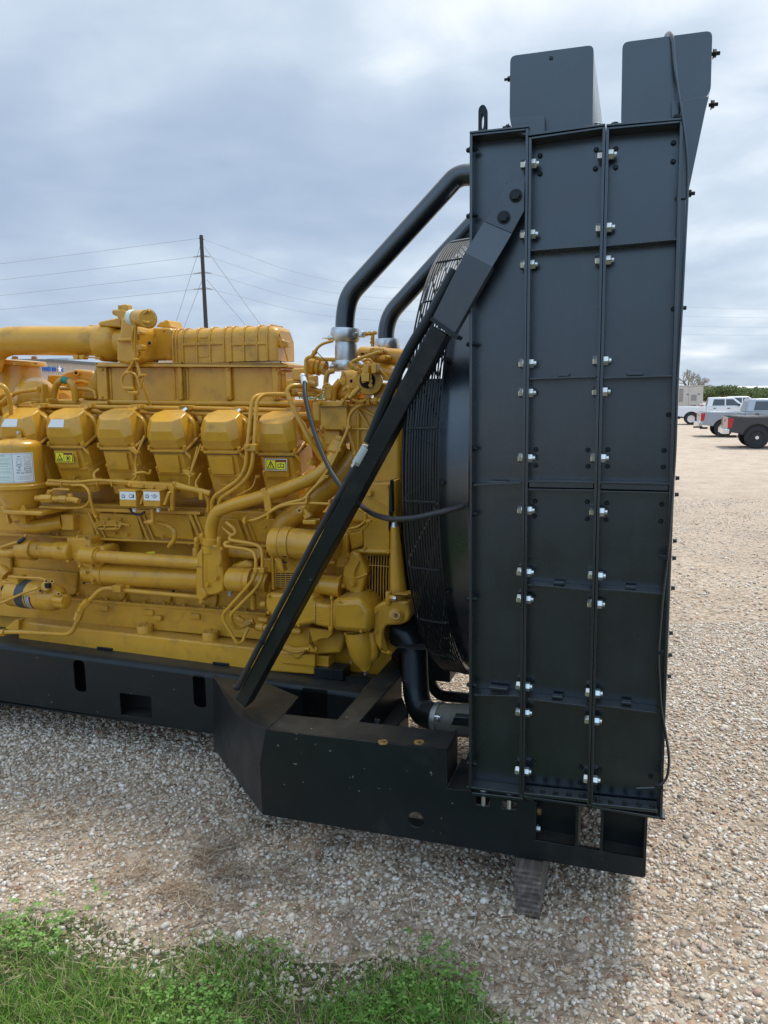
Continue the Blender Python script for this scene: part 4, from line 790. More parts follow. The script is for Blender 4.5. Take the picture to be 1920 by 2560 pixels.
bp = N(t, 'ShaderNodeBump', i_Strength=0.35, i_Distance=0.003); t.links.new(mm.outputs[0], bp.inputs['Height']); t.links.new(bp.outputs[0], b_.inputs['Normal'])
pa = M('8', 512, 1475, 3.02); pb = M('8', 690, 1480, 3.02); xx0, xx1 = pa.x, pb.x; hh = 0.228
for k, (z0, z1, lab) in enumerate(((0.0, 0.108, 'weathered dark timber block on the gravel, lower of the two stacked'), (0.110, 0.2265, 'weathered timber block directly under the skid, upper of the two stacked'))):
    mbt = MB().box(xx0+(0.0 if k else 0.004), xx1+(0.004 if k else 0), 3.02-(0.004 if k else 0), 4.3, z0-0.02*(k == 0), z1)
    org = XM*xx0+YM*3.02; me = mbt.mesh('timber_block', TIM, False); me.transform(Matrix.Translation((-xx0-0.05, -3.02, -z0-0.05)))
    o = link(bpy.data.objects.new('timber_block', me)); o.location = XM*(xx0+0.05)+YM*3.02+ZV*(z0+0.05); o.rotation_euler = (0, 0, -YAW+R(0.8*k)); tag(o, lab, 'timber block', 'timber blocks under the skid')
    bv = o.modifiers.new('bevel', 'BEVEL'); bv.width = 0.002; bv.segments = 2
me = MB().box(-0.07, 0.07, -0.2, 1.5, -0.02, 0.198).mesh('timber_block', TIM, False); o = link(bpy.data.objects.new('timber_block', me)); o.location = XM*-4.4+YM*3.8; o.rotation_euler = (0, 0, -YAW)
tag(o, 'weathered timber block under the far left end of the skid rail', 'timber block', 'timber blocks under the skid')
# ================================================================== engine
def V_(p): return M(p[0], p[1], p[2], p[3])
def rp_(f, r, D=4.0): return PX(r/FR[f][2], D)
def rq(f, r, x, y, D): return rpp(f, r, M(f, x, y, D))
def rpp(f, r, p): return r/FR[f][2]*depth(p)/F
def T(nm, pts, r, bend=None, par=None, m=None, lab=None, n=12):
    f = pts[0][0]; Q = [V_(p) for p in pts]; rr = sum(rpp(f, r, q) for q in Q)/len(Q); return part(nm, MB().tube(Q, rr, bend, n), m or YEL, par, 0, lab)
def B(nm, f, x0, y0, x1, y1, D, dep, bev=0.004, par=None, m=None, lab=None):
    a, b = M(f, x0, y0, D), M(f, x1, y1, D); return part(nm, MB().box(min(a.x, b.x), max(a.x, b.x), D, D+dep, min(a.z, b.z), max(a.z, b.z)), m or YEL, par, bev, lab)
def PR(nm, f, pts, D, dep, bev=0.004, par=None, m=None, lab=None, ang=32):
    return part(nm, MB().prism([M(f, x, y, D) for x, y in pts], (0, dep, 0)), m or YEL, par, bev, lab, ang=ang)
def C(nm, a, b, r, prof=None, par=None, m=None, lab=None, n=28, bev=0):
    rr = (rpp(a[0], r, V_(a))+rpp(a[0], r, V_(b)))/2; q = [(t, rr*k) for t, k in (prof or [(0, 1), (1, 1)])]; return part(nm, MB().lathe(V_(a), V_(b), q, n), m or YEL, par, bev, lab)
def BO(f, x, y, D, r=8, ax=None, par=None, m=None, nm='bolt', h=None):
    rr = rpp(f, r, M(f, x, y, D)); return part(nm, MB().bolt(M(f, x, y, D), ax or -YV, rr, h or rr*1.3), m or YEL, par)
ROUND = [(0, .78), (.04, .93), (.1, 1), (.9, 1), (.96, .93), (1, .78)]
# ---- block and crankcase
xL = -4.7
def Z(f, x, y, D): return M(f, x, y, D).z
def Xp(f, x, y, D): return M(f, x, y, D).x
# oil pan rail that stands on the skid rail
def sloped(nm, top0, top1, bot0, bot1, D, dep, bev, par=None, m=None, lab=None, xl_=None, xr_=None):
    a, b, c, d = V_((*top0, D)), V_((*top1, D)), V_((*bot1, D)), V_((*bot0, D))
    if xl_ is not None: a2 = ext(a, b, xl_); d = ext(d, c, xl_); a = a2
    return part(nm, MB().prism([a, b, c, d], (0, dep, 0)), m or YEL, par, bev, lab)
blk = part('engine_block', MB().box(xL, Xp('6', 640, 300, 4.2), 4.16, 4.95, Z('4', 600, 1330, 4.15)-0.1, Z('4', 800, 200, 4.15)), YEL, label='yellow cast crankcase and cylinder block')
pan = sloped('pan_rail', ('4', 150, 1172), ('5', 1284, 1448), ('4', 150, 1420), ('5', 1284, 1620), 3.99, 0.18, 0.012)
sloped('pan_rail_step', ('5', 1000, 1448), ('5', 1284, 1450), ('5', 1000, 1515), ('5', 1284, 1545), 3.975, 0.015, 0.002, pan)
# crankcase lower face, flange and upper skirt
low = sloped('crankcase_side', ('4', 560, 985), ('5', 880, 1110), ('4', 560, 1180), ('5', 880, 1330), 4.10, 0.08, 0.006, xl_=xL)
a_, b_ = M('4', 560, 978, 4.09), M('5', 880, 1103, 4.09)
def along(t, A=a_, B_=b_): return A.lerp(B_, t)
part('crankcase_flange', MB().prism([ext(a_, b_, xL), b_, b_-ZV*0.018, ext(a_, b_, xL)-ZV*0.018], (0, 0.08, 0)), YEL, low, 0.003)
for k in range(11): part('flange_bolt_head', MB().bolt(along(k/10)+ZV*0.0-YV*0.0+Vector((0, 0.02, 0)), ZV, 0.011, 0.016), YEL, low)
for k, (x, y) in enumerate(((850, 1040), (1225, 1075), (1610, 1108))): B('boss', '4', x-40, y, x+45, y+55, 4.085, 0.03, 0.006, low)
for (f, x, y) in (('4', 150, 760), ('4', 700, 800), ('4', 1400, 870), ('5', 90, 880)): T('casting_seam', [(f, x, y, 4.157), (f, x, y+110, 4.157)], 3, None, blk)
for (f, x0, y0, x1, y1) in (('4', 40, 720, 640, 960), ('4', 690, 850, 1040, 1000), ('4', 1070, 890, 1420, 1040), ('4', 1450, 930, 1800, 1070)):
    q = [(x0, y0), (x1, y0+(x1-x0)*0.08), (x1-10, y1-15), (x1-40, y1), (x0+40, y1-(x1-x0)*0.05), (x0+5, y1-40)]
    PR('inspection_cover', f, q, 4.135, 0.03, 0.008, blk); BO(f, x1+10, y1-15, 4.13, 10, par=blk); 
for (f, x, y) in (('4', 1440, 925), ('4', 695, 855), ('5', 115, 920)): C('plug_hole', (f, x, y, 4.131), (f, x, y, 4.14), 9, par=blk, m=DARK)
for (f, x, y) in (('4', 1203, 1235), ('5', 420, 1290)):    # caps on the pan rail
    p = M(f, x, y+30, 4.06); r_ = rp_(f, 78); cpp = part('filler_cap', MB().lathe(p-ZV*0.02, p+ZV*0.05, [(0, r_*1.08), (0.3, r_), (0.9, r_), (1, r_*0.94)], 28), YEL)
    for k in range(4): part('bolt', MB().bolt(p+ZV*0.05+Vector((math.cos(k*1.57+.5), math.sin(k*1.57+.5), 0))*r_*0.75, ZV, 0.008, 0.008), YEL, cpp)
B('square_boss', '4', 1277, 1125, 1335, 1172, 4.07, 0.04, 0.004, low)
# foot at the left end of the pan rail
PR('mount_foot', '4', [(40, 1230), (130, 1160), (155, 1165), (155, 1245), (70, 1245)], 3.96, 0.05, 0.004, pan)
# upper block side: slanted panels with ribs
def slant(nm, f, pts, D0, D1, par, bev=0.005, th=0.03):
    """panel whose upper edge lies nearer (D0) than its lower edge (D1)"""
    n = len(pts)//2; P = [M(f, x, y, D0) for x, y in pts[:n]]+[M(f, x, y, D1) for x, y in pts[n:]]
    return part(nm, MB().prism(P, (0, th, 0)), YEL, par, bev)
up_b = sloped('water_jacket', ('4', 300, 225), ('5', 900, 265), ('4', 300, 460), ('5', 900, 550), 4.08, 0.12, 0.006, xl_=xL)
for (x0, x1, xa, xb) in ((390, 740, 500, 800), (815, 1130, 850, 1190), (1195, 1560, 1240, 1610)):
    slant('jacket_panel', '4', [(x0, 270), (x1, 290), (xb, 500), (xa, 470)], 4.045, 4.06, up_b)
for (x0, x1, xa, xb) in ((310, 640, 360, 720), (700, 1000, 760, 1050)): slant('jacket_panel', '5', [(x0, 300), (x1, 330), (xb, 530), (xa, 510)], 4.045, 4.06, up_b)
for (f, x0, y0, x1, y1) in (('4', 735, 270, 830, 475), ('4', 1150, 290, 1235, 500), ('4', 1580, 280, 1650, 470), ('5', 240, 280, 330, 480), ('5', 690, 340, 750, 500)):
    T('jacket_rib', [(f, x0, y0, 4.04), (f, x1, y1, 4.05)], 14, None, up_b, n=8); T('jacket_rib', [(f, x0+42, y0, 4.04), (f, x1+42, y1, 4.05)], 9, None, up_b, n=8)
sloped('jacket_ledge', ('4', 790, 235), ('5', 330, 265), ('4', 790, 262), ('5', 330, 290), 4.02, 0.06, 0.003, up_b); sloped('jacket_ledge', ('4', 300, 455), ('5', 900, 545), ('4', 300, 475), ('5', 900, 562), 4.03, 0.08, 0.003, up_b, xl_=xL)
for (x, y) in ((610, 300), (660, 430), (955, 440), (1055, 455), (1350, 470), (965, 490), (1030, 500), (1365, 515), (1575, 530), (895, 320), (1003, 325), (960, 265), (420, 440), (480, 450), (645, 465)): BO('4', x, y, 4.045, 10, par=up_b)
for (f, x, y) in (('5', 300, 300), ('5', 40, 520), ('5', 135, 490), ('5', 870, 390), ('5', 830, 300)): BO(f, x, y, 4.045, 9, par=up_b)
part('valley_shadow_wall', MB().box(xL, Xp('3', 330, 900, 4.3), 4.42, 4.9, Z('4', 800, 220, 4.3), Z('1', 800, 880, 4.4)), YEL, blk)
# ---- cylinder heads with their valve covers
TI = R(27); nV = Vector((0, -math.sin(TI), math.cos(TI))); vV = Vector((0, math.cos(TI), math.sin(TI)))
cov = [('1', 15, 1232, 310, 1250), ('1', 395, 1240, 695, 1258), ('1', 808, 1250, 1112, 1272), ('1', 1228, 1272, 1542, 1290), ('2', 343, 1282, 668, 1300), ('2', 798, 1300, 1132, 1316)]
def oct_(o, w, l, c, v0=0.0):
    h = w/2; P = [(-h+c, v0), (h-c, v0), (h, v0+c), (h, v0+l-c), (h-c, v0+l), (-h+c, v0+l), (-h, v0+l-c), (-h, v0+c)]
    return [o+XV*a+vV*b for a, b in P]
def loft(mb, secs):
    n = len(secs[0]); vs = [p for s in secs for p in s]; fs = [tuple(range(n-1, -1, -1)), tuple(range((len(secs)-1)*n, len(secs)*n))]
    for j in range(len(secs)-1):
        for i in range(n): k = (i+1) % n; fs.append((j*n+i, j*n+k, (j+1)*n+k, (j+1)*n+i))
    return mb.add(vs, fs)
covers = []
nH = Vector((0, -math.sin(R(15)), math.cos(R(15)))); vH = Vector((0, math.cos(R(15)), math.sin(R(15))))
def octh(o, w, l, c, v0=0.0): return [o+(p-o).dot(XV)*XV+vH*((p-o).dot(vV)) for p in oct_(o, w, l, c, v0)]
for i, (f, x0, y0, x1, y1) in enumerate(cov):
    a, b = M(f, x0, y0, 3.98), M(f, x1, y1, 3.98); o = (a+b)/2; w = (b-a).length
    hd = part('cylinder_head', loft(MB(), [octh(o-nH*0.32, w*0.97, 0.22, 0.02, 0.03), octh(o-nH*0.155, w*0.99, 0.24, 0.02, 0.015)]), YEL, None, 0.005)
    part('rocker_base', loft(MB(), [octh(o-nH*0.155, w*0.98, 0.25, 0.03, 0.004), octh(o-nH*0.145, w*0.98, 0.25, 0.03, 0.004), octh(o-nH*0.145, w*0.96, 0.24, 0.03, 0.012), octh(o-nH*0.012, w*0.97, 0.25, 0.03, 0.006)]), YEL, hd, 0.004)
    pn = part('raised_pad', MB().prism([o-nH*0.03+XV*(-w*0.35)-YV*0.006, o-nH*0.03+XV*(w*0.27)-YV*0.006, o-nH*0.142+XV*(w*0.25)-YV*0.006, o-nH*0.142+XV*(-w*0.33)-YV*0.006], YV*0.03), YEL, hd, 0.002)
    part('pushrod_lug', MB().prism([o-nH*0.20+XV*(-w*0.14)-YV*0.018, o-nH*0.20+XV*(w*0.08)-YV*0.018, o-nH*0.27+XV*(w*0.05)-YV*0.012, o-nH*0.27+XV*(-w*0.10)-YV*0.012], YV*0.06), YEL, hd, 0.003)
    cv = part('valve_cover', loft(MB(), [oct_(o-nV*0.012, w*1.03, 0.25, 0.02, -0.008), oct_(o+nV*0.004, w*1.03, 0.25, 0.03, -0.008), oct_(o+nV*0.004, w*0.90, 0.23, 0.04, 0.004),
        oct_(o+nV*0.022, w*0.97, 0.25, 0.03, -0.004), oct_(o+nV*0.075, w*1.01, 0.25, 0.042, -0.006), oct_(o+nV*0.125, w*0.96, 0.22, 0.05, 0.008), oct_(o+nV*0.172, w*0.82, 0.15, 0.045, 0.042)]), YEL, None, 0.007, ang=16)
    covers.append((cv, o, w, hd))
    for (u, v) in ((-0.46, 0.012), (0.46, 0.012), (0.47, 0.225), (-0.47, 0.225)): part('cover_bolt', MB().bolt(o+XV*u*w+vV*v+nV*0.004, nV, 0.0135, 0.022), YEL, cv)
    for u in (-0.42, 0.42): part('base_bolt', MB().bolt(o+XV*u*w+vV*0.005-nV*0.135, (nV-YV*0.6), 0.0125, 0.02), YEL, hd)
    part('bracket_tab', MB().prism([o+XV*w*0.46+nV*0.0, o+XV*w*0.56-nV*0.03, o+XV*w*0.56-nV*0.06-YV*0.01, o+XV*w*0.48-nV*0.02-YV*0.01], XV*0.006), YEL, hd)
# white paper labels on the first two covers
for k in (0, 1):
    cv, o, w, hd = covers[k]; A = oct_(o+nV*0.125, w*0.96, 0.22, 0.05, 0.008); Bq = oct_(o+nV*0.172, w*0.78, 0.15, 0.05, 0.042)
    e0, e1 = A[0], A[1]; g0, g1 = Bq[0], Bq[1]; nn_ = (e1-e0).cross(g0-e0).normalized(); nn_ = nn_ if nn_.y < 0 else -nn_
    def q(u, v): return e0.lerp(e1, u).lerp(g0.lerp(g1, u), v)+nn_*0.003
    lb = part('paper_label', MB().prism([q(-0.02, 0.12), q(0.74, 0.12), q(0.86, 0.96), q(0.02, 0.96)], -nn_*0.002), WHITE, cv, 0, 'white printed paper label')
def lab_text(s, size, m, parent, p, up_v, right_v, sx=1.0, align='LEFT'):
    """flat lettering on a surface at p (machine coordinates)"""
    o = text_mesh('lettering', s, size, m, None, (0, 0, 0), (0, 0, 0), 0, align); r_ = right_v.normalized(); u_ = up_v.normalized(); n_ = r_.cross(u_)
    mt = Matrix(((r_.x*sx, u_.x, n_.x, p.x), (r_.y*sx, u_.y, n_.y, p.y), (r_.z*sx, u_.z, n_.z, p.z), (0, 0, 0, 1))); o.data.transform(mt); o.scale = (1, 1, 1); o.parent = parent
    if parent is GS: o.location = -BASE
    return o
def flat(nm, pts, m, parent, D): return part(nm, MB().prism([Vector((x, D, z)) for x, z in pts], (0, 0.0012, 0)), m, parent, smooth=False)
def warn_label(f, x0, y0, x1, y1, D, parent, kind):
    a, b = M(f, x0, y0, D), M(f, x1, y1, D); W_, H_ = b.x-a.x, a.z-b.z
    def q(u, v): return (a.x+u*W_, b.z+v*H_)
    def box(u0, v0, u1, v1): return [q(u0, v0), q(u1, v0), q(u1, v1), q(u0, v1)]
    lb = flat('warning_label', box(0, 0, 1, 1), WHITE if kind else YLAB, parent, D); lb['label'] = 'yellow and black warning label'
    flat('label_border', box(.03, .05, .97, .95), INK, parent, D-0.001)
    flat('label_field', box(.06, .1, .48, .9), YLAB, parent, D-0.002); flat('label_field', box(.51, .1, .94, .72), YLAB, parent, D-0.002); flat('label_header', box(.51, .74, .94, .9), REDI, parent, D-0.002)
    flat('warning_triangle', [q(.09, .17), q(.45, .17), q(.27, .84)], INK, parent, D-0.003); flat('warning_triangle_field', [q(.155, .23), q(.385, .23), q(.27, .68)], YLAB, parent, D-0.004)
    if kind:
        flat('exclamation', [q(.258, .36), q(.282, .36), q(.29, .58), q(.25, .58)], INK, parent, D-0.005); flat('exclamation', box(.257, .27, .283, .33), INK, parent, D-0.005)
        flat('open_book', [q(.58, .22), q(.725, .28), q(.87, .22), q(.87, .56), q(.725, .62), q(.58, .56)], INK, parent, D-0.003)
        flat('open_book_page', [q(.61, .29), q(.71, .34), q(.71, .56), q(.61, .52)], YLAB, parent, D-0.004); flat('open_book_page', [q(.74, .34), q(.84, .29), q(.84, .52), q(.74, .56)], YLAB, parent, D-0.004)
    else:
        flat('bar_symbol', box(.20, .27, .34, .36), INK, parent, D-0.005)
        flat('no_touch_ring', circ(q(.725, .4)[0], q(.725, .4)[1], H_*0.27, 24), INK, parent, D-0.003); flat('no_touch_field', circ(q(.725, .4)[0], q(.725, .4)[1], H_*0.21, 24), YLAB, parent, D-0.004)
        flat('hand_symbol', [q(.68, .28), q(.77, .28), q(.79, .45), q(.74, .56), q(.69, .53), q(.665, .4)], INK, parent, D-0.005)
warn_label('1', 455, 1293, 610, 1382, 3.981, covers[1][3], 0); warn_label('2', 870, 1350, 1055, 1449, 3.981, covers[5][3], 1)
# ---- fuel rails and injector lines
T('fuel_manifold', [('1', 900, 880, 4.36), ('1', 1659, 890, 4.36), ('2', 1200, 895, 4.36)], 27, None, n=18)
T('fuel_rail', [('1', 165, 912, 4.14), ('1', 1659, 930, 4.14), ('2', 1080, 948, 4.14)], 17, None, n=14)
T('fuel_rail', [('1', 340, 962, 4.17), ('1', 1659, 980, 4.17), ('2', 1000, 995, 4.17)], 12, None, n=12)
T('coolant_manifold', [('1', 90, 1010, 4.30), ('1', 1659, 1000, 4.30), ('2', 1250, 1000, 4.30)], 36, None, n=18)
T('coolant_manifold', [('1', 400, 885, 4.33), ('1', 900, 890, 4.33)], 20, None)
for (f, x, y) in (('1', 322, 905), ('1', 712, 908), ('1', 1122, 915), ('1', 1532, 922), ('2', 205, 922), ('2', 648, 932), ('2', 1090, 940)):
    jb = B('injector_block', f, x-62, y+6, x-5, y+90, 4.11, 0.06, 0.004); B('block_top', f, x-50, y-14, x+45, y+22, 4.10, 0.06, 0.004, jb)
    BO(f, x-30, y+64, 4.108, 9, par=jb)
    C('support_post', (f, x-65, y+40, 4.24), (f, x-65, y+150, 4.24), 34, par=jb)
    T('injector_line', [(f, x+10, y+18, 4.10), (f, x-20, y+30, 4.08), (f, x-42, y+62, 4.05), (f, x+30, y+80, 4.05), (f, x+62, y+110, 4.04), (f, x+85, y+160, 4.05), (f, x+88, y+250, 4.07)], 12.5, 0.03)
    C('line_nut', (f, x+14, y+14, 4.105), (f, x-14, y+34, 4.085), 20, m=ZINC if x in (1532, 205, 648, 1090) else YEL, n=6)
for (f, x, y) in (('1', 460, 1040), ('1', 865, 1050), ('1', 1285, 1055), ('2', 390, 1080), ('2', 845, 1090)):
    T('return_line', [(f, x, y, 4.1), (f, x-5, y-55, 4.1), (f, x+18, y-80, 4.12), (f, x+120, y-72, 4.15)], 12, 0.02); C('line_nut', (f, x+100, y-72, 4.15), (f, x+140, y-70, 4.15), 18, n=6)
for (f, x, y) in (('1', 1225, 1020), ('2', 325, 1040), ('1', 830, 1010), ('1', 430, 1010)): T('breather_hose', [(f, x-50, y-60, 4.3), (f, x, y-40, 4.25), (f, x+15, y+10, 4.22), (f, x-20, y+50, 4.25)], 22, 0.05)
# leads down between the heads
for pts, r_ in (([('1', 1200, 1160, 4.0), ('1', 1135, 1310, 3.97), ('1', 1122, 1400, 3.97), ('1', 1132, 1500, 3.96), ('1', 1100, 1530, 3.96)], 11), ([('1', 1130, 1470, 3.96), ('1', 1190, 1460, 3.97), ('1', 1240, 1480, 4.0), ('1', 1250, 1440, 4.0)], 12),
                ([('1', 1640, 1250, 4.0), ('1', 1575, 1480, 3.97), ('1', 1570, 1560, 3.96)], 8), ([('2', 340, 1230, 4.0), ('2', 250, 1480, 3.97), ('2', 240, 1590, 3.96)], 8), ([('1', 825, 1435, 4.0), ('1', 775, 1470, 3.98), ('1', 790, 1530, 3.96)], 13),
                ([('2', 340, 1470, 4.0), ('2', 295, 1540, 3.97), ('2', 300, 1600, 3.96), ('2', 330, 1610, 3.96)], 8), ([('2', 800, 1500, 4.0), ('2', 770, 1590, 3.97), ('2', 700, 1630, 3.95), ('2', 640, 1659, 3.95)], 8), ([('1', 1659, 1490, 4.0), ('1', 1620, 1560, 3.97), ('1', 1650, 1610, 3.96)], 9)):
    T('sensor_lead', pts, r_, 0.03)
for (f, x, y) in (('1', 1125, 1300), ('1', 1110, 1480), ('1', 1585, 1480), ('2', 250, 1480), ('2', 800, 1500), ('2', 700, 1630)): B('cable_clip', f, x-14, y-12, x+18, y+12, 3.955, 0.03, 0.003)
for (f, x, y) in (('1', 1070, 1250), ('1', 1520, 1440)):  PR('lead_bracket', f, [(x-10, y), (x+35, y+2), (x+75, y+50), (x+55, y+65), (x, y+25)], 3.955, 0.008, 0.001)
# wiring loom under the heads
T('wiring_loom', [('1', 395, 1555, 3.93), ('1', 700, 1560, 3.93), ('1', 900, 1535, 3.93), ('1', 1100, 1555, 3.93), ('1', 1420, 1570, 3.94), ('1', 1659, 1615, 3.94), ('2', 420, 1640, 3.94)], 24, 0.1)
T('wiring_loom', [('1', 400, 1530, 3.92), ('1', 650, 1545, 3.91), ('1', 800, 1525, 3.91), ('1', 1060, 1545, 3.92)], 13, 0.1)
T('wiring_loom', [('4', 1440, 30, 3.94), ('5', 320, 90, 3.94), ('5', 390, 130, 3.95), ('5', 410, 210, 3.97), ('5', 405, 250, 3.98)], 22, 0.05)
for (x, y) in ((640, 1550), (800, 1540), (920, 1550), (500, 1550)): B('cable_tie', '1', x-6, y-30, x+8, y+32, 3.905, 0.05, 0.002)
B('loom_clamp', '5', 318, 90, 352, 165, 3.92, 0.04, 0.003); B('loom_clamp', '5', 100, 20, 130, 80, 3.92, 0.04, 0.003)
T('oil_drain_tube', [('4', 600, 45, 3.9), ('4', 690, 40, 3.89), ('4', 740, 90, 3.88), ('4', 750, 170, 3.88), ('4', 790, 300, 3.90), ('4', 800, 310, 3.9)], 12, 0.04)
T('oil_drain_tube', [('4', 330, 225, 3.9), ('4', 600, 232, 3.9), ('4', 700, 225, 3.9), ('4', 742, 180, 3.9), ('4', 750, 120, 3.9)], 12, 0.05)
T('vent_hose', [('4', 1250, 345, 3.97), ('4', 1380, 370, 3.95), ('4', 1450, 420, 3.93), ('4', 1450, 490, 3.93), ('4', 1400, 555, 3.94)], 19, 0.06)
T('vent_elbow', [('4', 1265, 240, 3.9), ('4', 1270, 345, 3.9), ('4', 1205, 348, 3.93)], 17, 0.02)
C('vent_nut', ('4', 1280, 348, 3.89), ('4', 1235, 348, 3.9), 22, n=6)
# coiled spare lead
mbx = MB()
for k in range(5):
    e_ = k*5; pts = []
    for j in range(25): an = j/24*2*math.pi; cx_, cy_ = 900, 380; pts.append(M('4', cx_+(115-e_)*math.copysign(abs(math.cos(an))**0.5, math.cos(an)), cy_+6*(k-2)+(28-e_*0.6)*math.sin(an), 4.02-k*0.005))
    mbx.tube(pts, rp_('4', 6), 0.01, 6, 1)
part('coiled_lead', mbx.tube([M('4', 860, 345, 4.0), M('4', 870, 410, 4.0)], 0.006, None, 6).tube([M('4', 960, 345, 4.0), M('4', 965, 410, 4.0)], 0.006, None, 6).tube([M('4', 1000, 360, 4.0), M('4', 1075, 378, 3.99)], 0.006, None, 6), YEL)
# ---- switch boxes with white labels
mp_ = PR('switch_mount', '4', [(1065, 30), (1090, 12), (1200, 20), (1420, 35), (1438, 60), (1436, 255), (1410, 262), (1400, 80), (1070, 62)], 3.90, 0.02, 0.004)
for (x, y) in ((1077, 42), (1188, 45), (1275, 55), (1382, 58), (1408, 245)): BO('4', x, y, 3.9, 12, par=mp_)
def icon_drop(u, v, s, par, D, f='4'):   # small engine-shaped pictogram, drawn as an outline
    o = M(f, u, v, D); q = rp_(f, s); P = [(-.35, .5), (.35, .5), (.5, .2), (.85, 0), (.5, -.75), (-.5, -.75), (-.85, 0), (-.5, .2)]
    flat('pictogram', [(o.x+a*q, o.z+b*q) for a, b in P], INK, par, D); flat('pictogram_field', [(o.x+a*q*.72, o.z+b*q*.72) for a, b in P], WHITE, par, D-0.001); return o, q
for k, (x0, x1, x2) in enumerate(((985, 1130, 1205), (1182, 1328, 1400))):
    a = M('4', x0, 88, 3.84); b = M('4', x1, 215, 3.84); sb = part('switch_box', MB().box(a.x, b.x, 3.84, 3.99, b.z-0.006, a.z-0.002), YEL, None, 0.004, ('left', 'right')[k]+' yellow switch box with a white pictogram label')
    part('switch_lid', MB().prism([Vector((a.x-0.004, 3.835, a.z-0.004)), Vector((b.x+0.006, 3.835, a.z-0.004)), Vector((b.x+0.006, 3.835, a.z+0.006)), Vector((a.x-0.004, 3.835, a.z+0.006))], YV*0.155), YEL, sb, 0.002)
    l0, l1 = M('4', x0+8, 90, 3.838), M('4', x1-2, 172 if k else 165, 3.838); flat('switch_label', [(l0.x, l0.z), (l1.x, l0.z), (l1.x, l1.z), (l0.x, l1.z)], WHITE, sb, 3.8375)
    for j, u in enumerate((x0+36, x0+98)):
        o_, q_ = icon_drop(u, 131, 27, sb, 3.8365)
        if j == 0: flat('pictogram_bar', [(o_.x-q_*.12, o_.z+q_*.3), (o_.x+q_*.12, o_.z+q_*.3), (o_.x+q_*.05, o_.z-q_*.35), (o_.x-q_*.05, o_.z-q_*.35)], INK, sb, 3.8345)
        elif k == 0: flat('pictogram_bar', [(o_.x+q_*1.0, o_.z+q_*.6), (o_.x+q_*1.3, o_.z+q_*.6), (o_.x+q_*1.3, o_.z-q_*.8), (o_.x+q_*1.0, o_.z-q_*.8)], INK, sb, 3.8345)
        else: flat('pictogram_bar', [(o_.x, o_.z+q_*.3), (o_.x+q_*.2, o_.z-q_*.1), (o_.x, o_.z-q_*.3), (o_.x-q_*.2, o_.z-q_*.1)], INK, sb, 3.8345); [flat('pictogram_dot', circ(o_.x+s_*q_*1.15, o_.z, q_*.14, 10), INK, sb, 3.8365) for s_ in (-1, 1)]
    C('cable_gland', ('4', (x0+x1)/2+60, 232, 3.9), ('4', (x0+x1)/2+60, 262, 3.9), 16, par=sb, m=WHITE)
PR('toggle_arm', '4', [(1390, 95), (1408, 105), (1370, 210), (1348, 205)], 3.835, 0.02, 0.002, lab='small slanted lever on the switch box')
PR('toggle_arm', '4', [(1190, 100), (1204, 108), (1170, 205), (1150, 200)], 3.86, 0.02, 0.002)
T('switch_lead', [('4', 1075, 235, 3.9), ('4', 1100, 280, 3.9), ('4', 1160, 290, 3.9), ('4', 1200, 265, 3.9)], 10, 0.03, m=RUB)
# ---- big oil filter housing on the left
D_f = 3.78; rf = 0.147; fc = M('1', 158, 1400, D_f+rf)
zt_, zc_, zb_ = Z('1', 165, 1195, D_f), Z('1', 165, 1270, D_f), Z('1', 165, 1580, D_f); CF = Vector((fc.x, D_f+rf, 0)); 
def cz(z): return Vector((CF.x, CF.y, z))
filt = part('oil_filter_housing', MB().lathe(cz(zb_), cz(zt_), [(0, rf), (0.80, rf), (0.86, rf*0.985), (0.91, rf*0.93), (0.955, rf*0.80), (0.98, rf*0.62), (1, rf*0.35)], 48), YEL, label='yellow domed filter canister with a white instruction label')
part('housing_flange', MB().lathe(cz(zb_-0.03), cz(zb_+0.004), [(0, rf*1.12), (0.2, rf*1.17), (0.8, rf*1.17), (1, rf*1.1)], 48), YEL, filt)
zz_ = zb_-0.03; part('lower_bowl', MB().lathe(cz(zz_-0.20), cz(zz_), [(0, rf*0.5), (0.3, rf*0.62), (0.75, rf*0.95), (1, rf*1.08)], 48), YEL, filt)
B('dome_bracket', '1', 132, 1120, 175, 1200, D_f+rf*0.95, 0.012, 0.002, filt); B('dome_pad', '1', 108, 1178, 198, 1200, D_f+rf*0.8, 0.08, 0.003, filt); BO('1', 154, 1134, D_f+rf*0.95, 12, par=filt, m=STEEL)
for s_ in (-0.55, 0.6): part('bowl_web', MB().prism([cz(zz_-0.02)+Vector((s_*rf*1.0, -rf*0.5, 0)), cz(zz_-0.22)+Vector((s_*rf*0.9, -rf*0.45, 0)), cz(zz_-0.22)+Vector((s_*rf*0.5, -rf*0.55, 0)), cz(zz_-0.02)+Vector((s_*rf*0.85, -rf*0.6, 0))], (0.0, 0.03, 0)), YEL, filt, 0.003)
def curved_label(th0, th1, z0, z1, rr, m, nm, par):
    mb = MB(); n = max(2, int(abs(th1-th0)/0.06)); P = []
    for k in range(n+1):
        t = th0+(th1-th0)*k/n; d = Vector((math.sin(t), -math.cos(t), 0)); P.append((cz(z0)+d*rr, cz(z1)+d*rr))
    vs = [p for ab in P for p in ab]; mb.add(vs, [(2*k, 2*k+2, 2*k+3, 2*k+1) for k in range(n)]); me = part(nm, mb, m, par); return me
zl0, zl1 = Z('1', 100, 1555, D_f), Z('1', 100, 1306, D_f); TH1 = R(77)
def uv_th(u): return R(-32)+(TH1-R(-32))*u          # u along the label, 0..1
hL = zl1-zl0
curved_label(uv_th(0), uv_th(1), zl0, zl1, rf*1.003, WHITE, 'instruction_label', filt)['label'] = 'white instruction label with drawings'
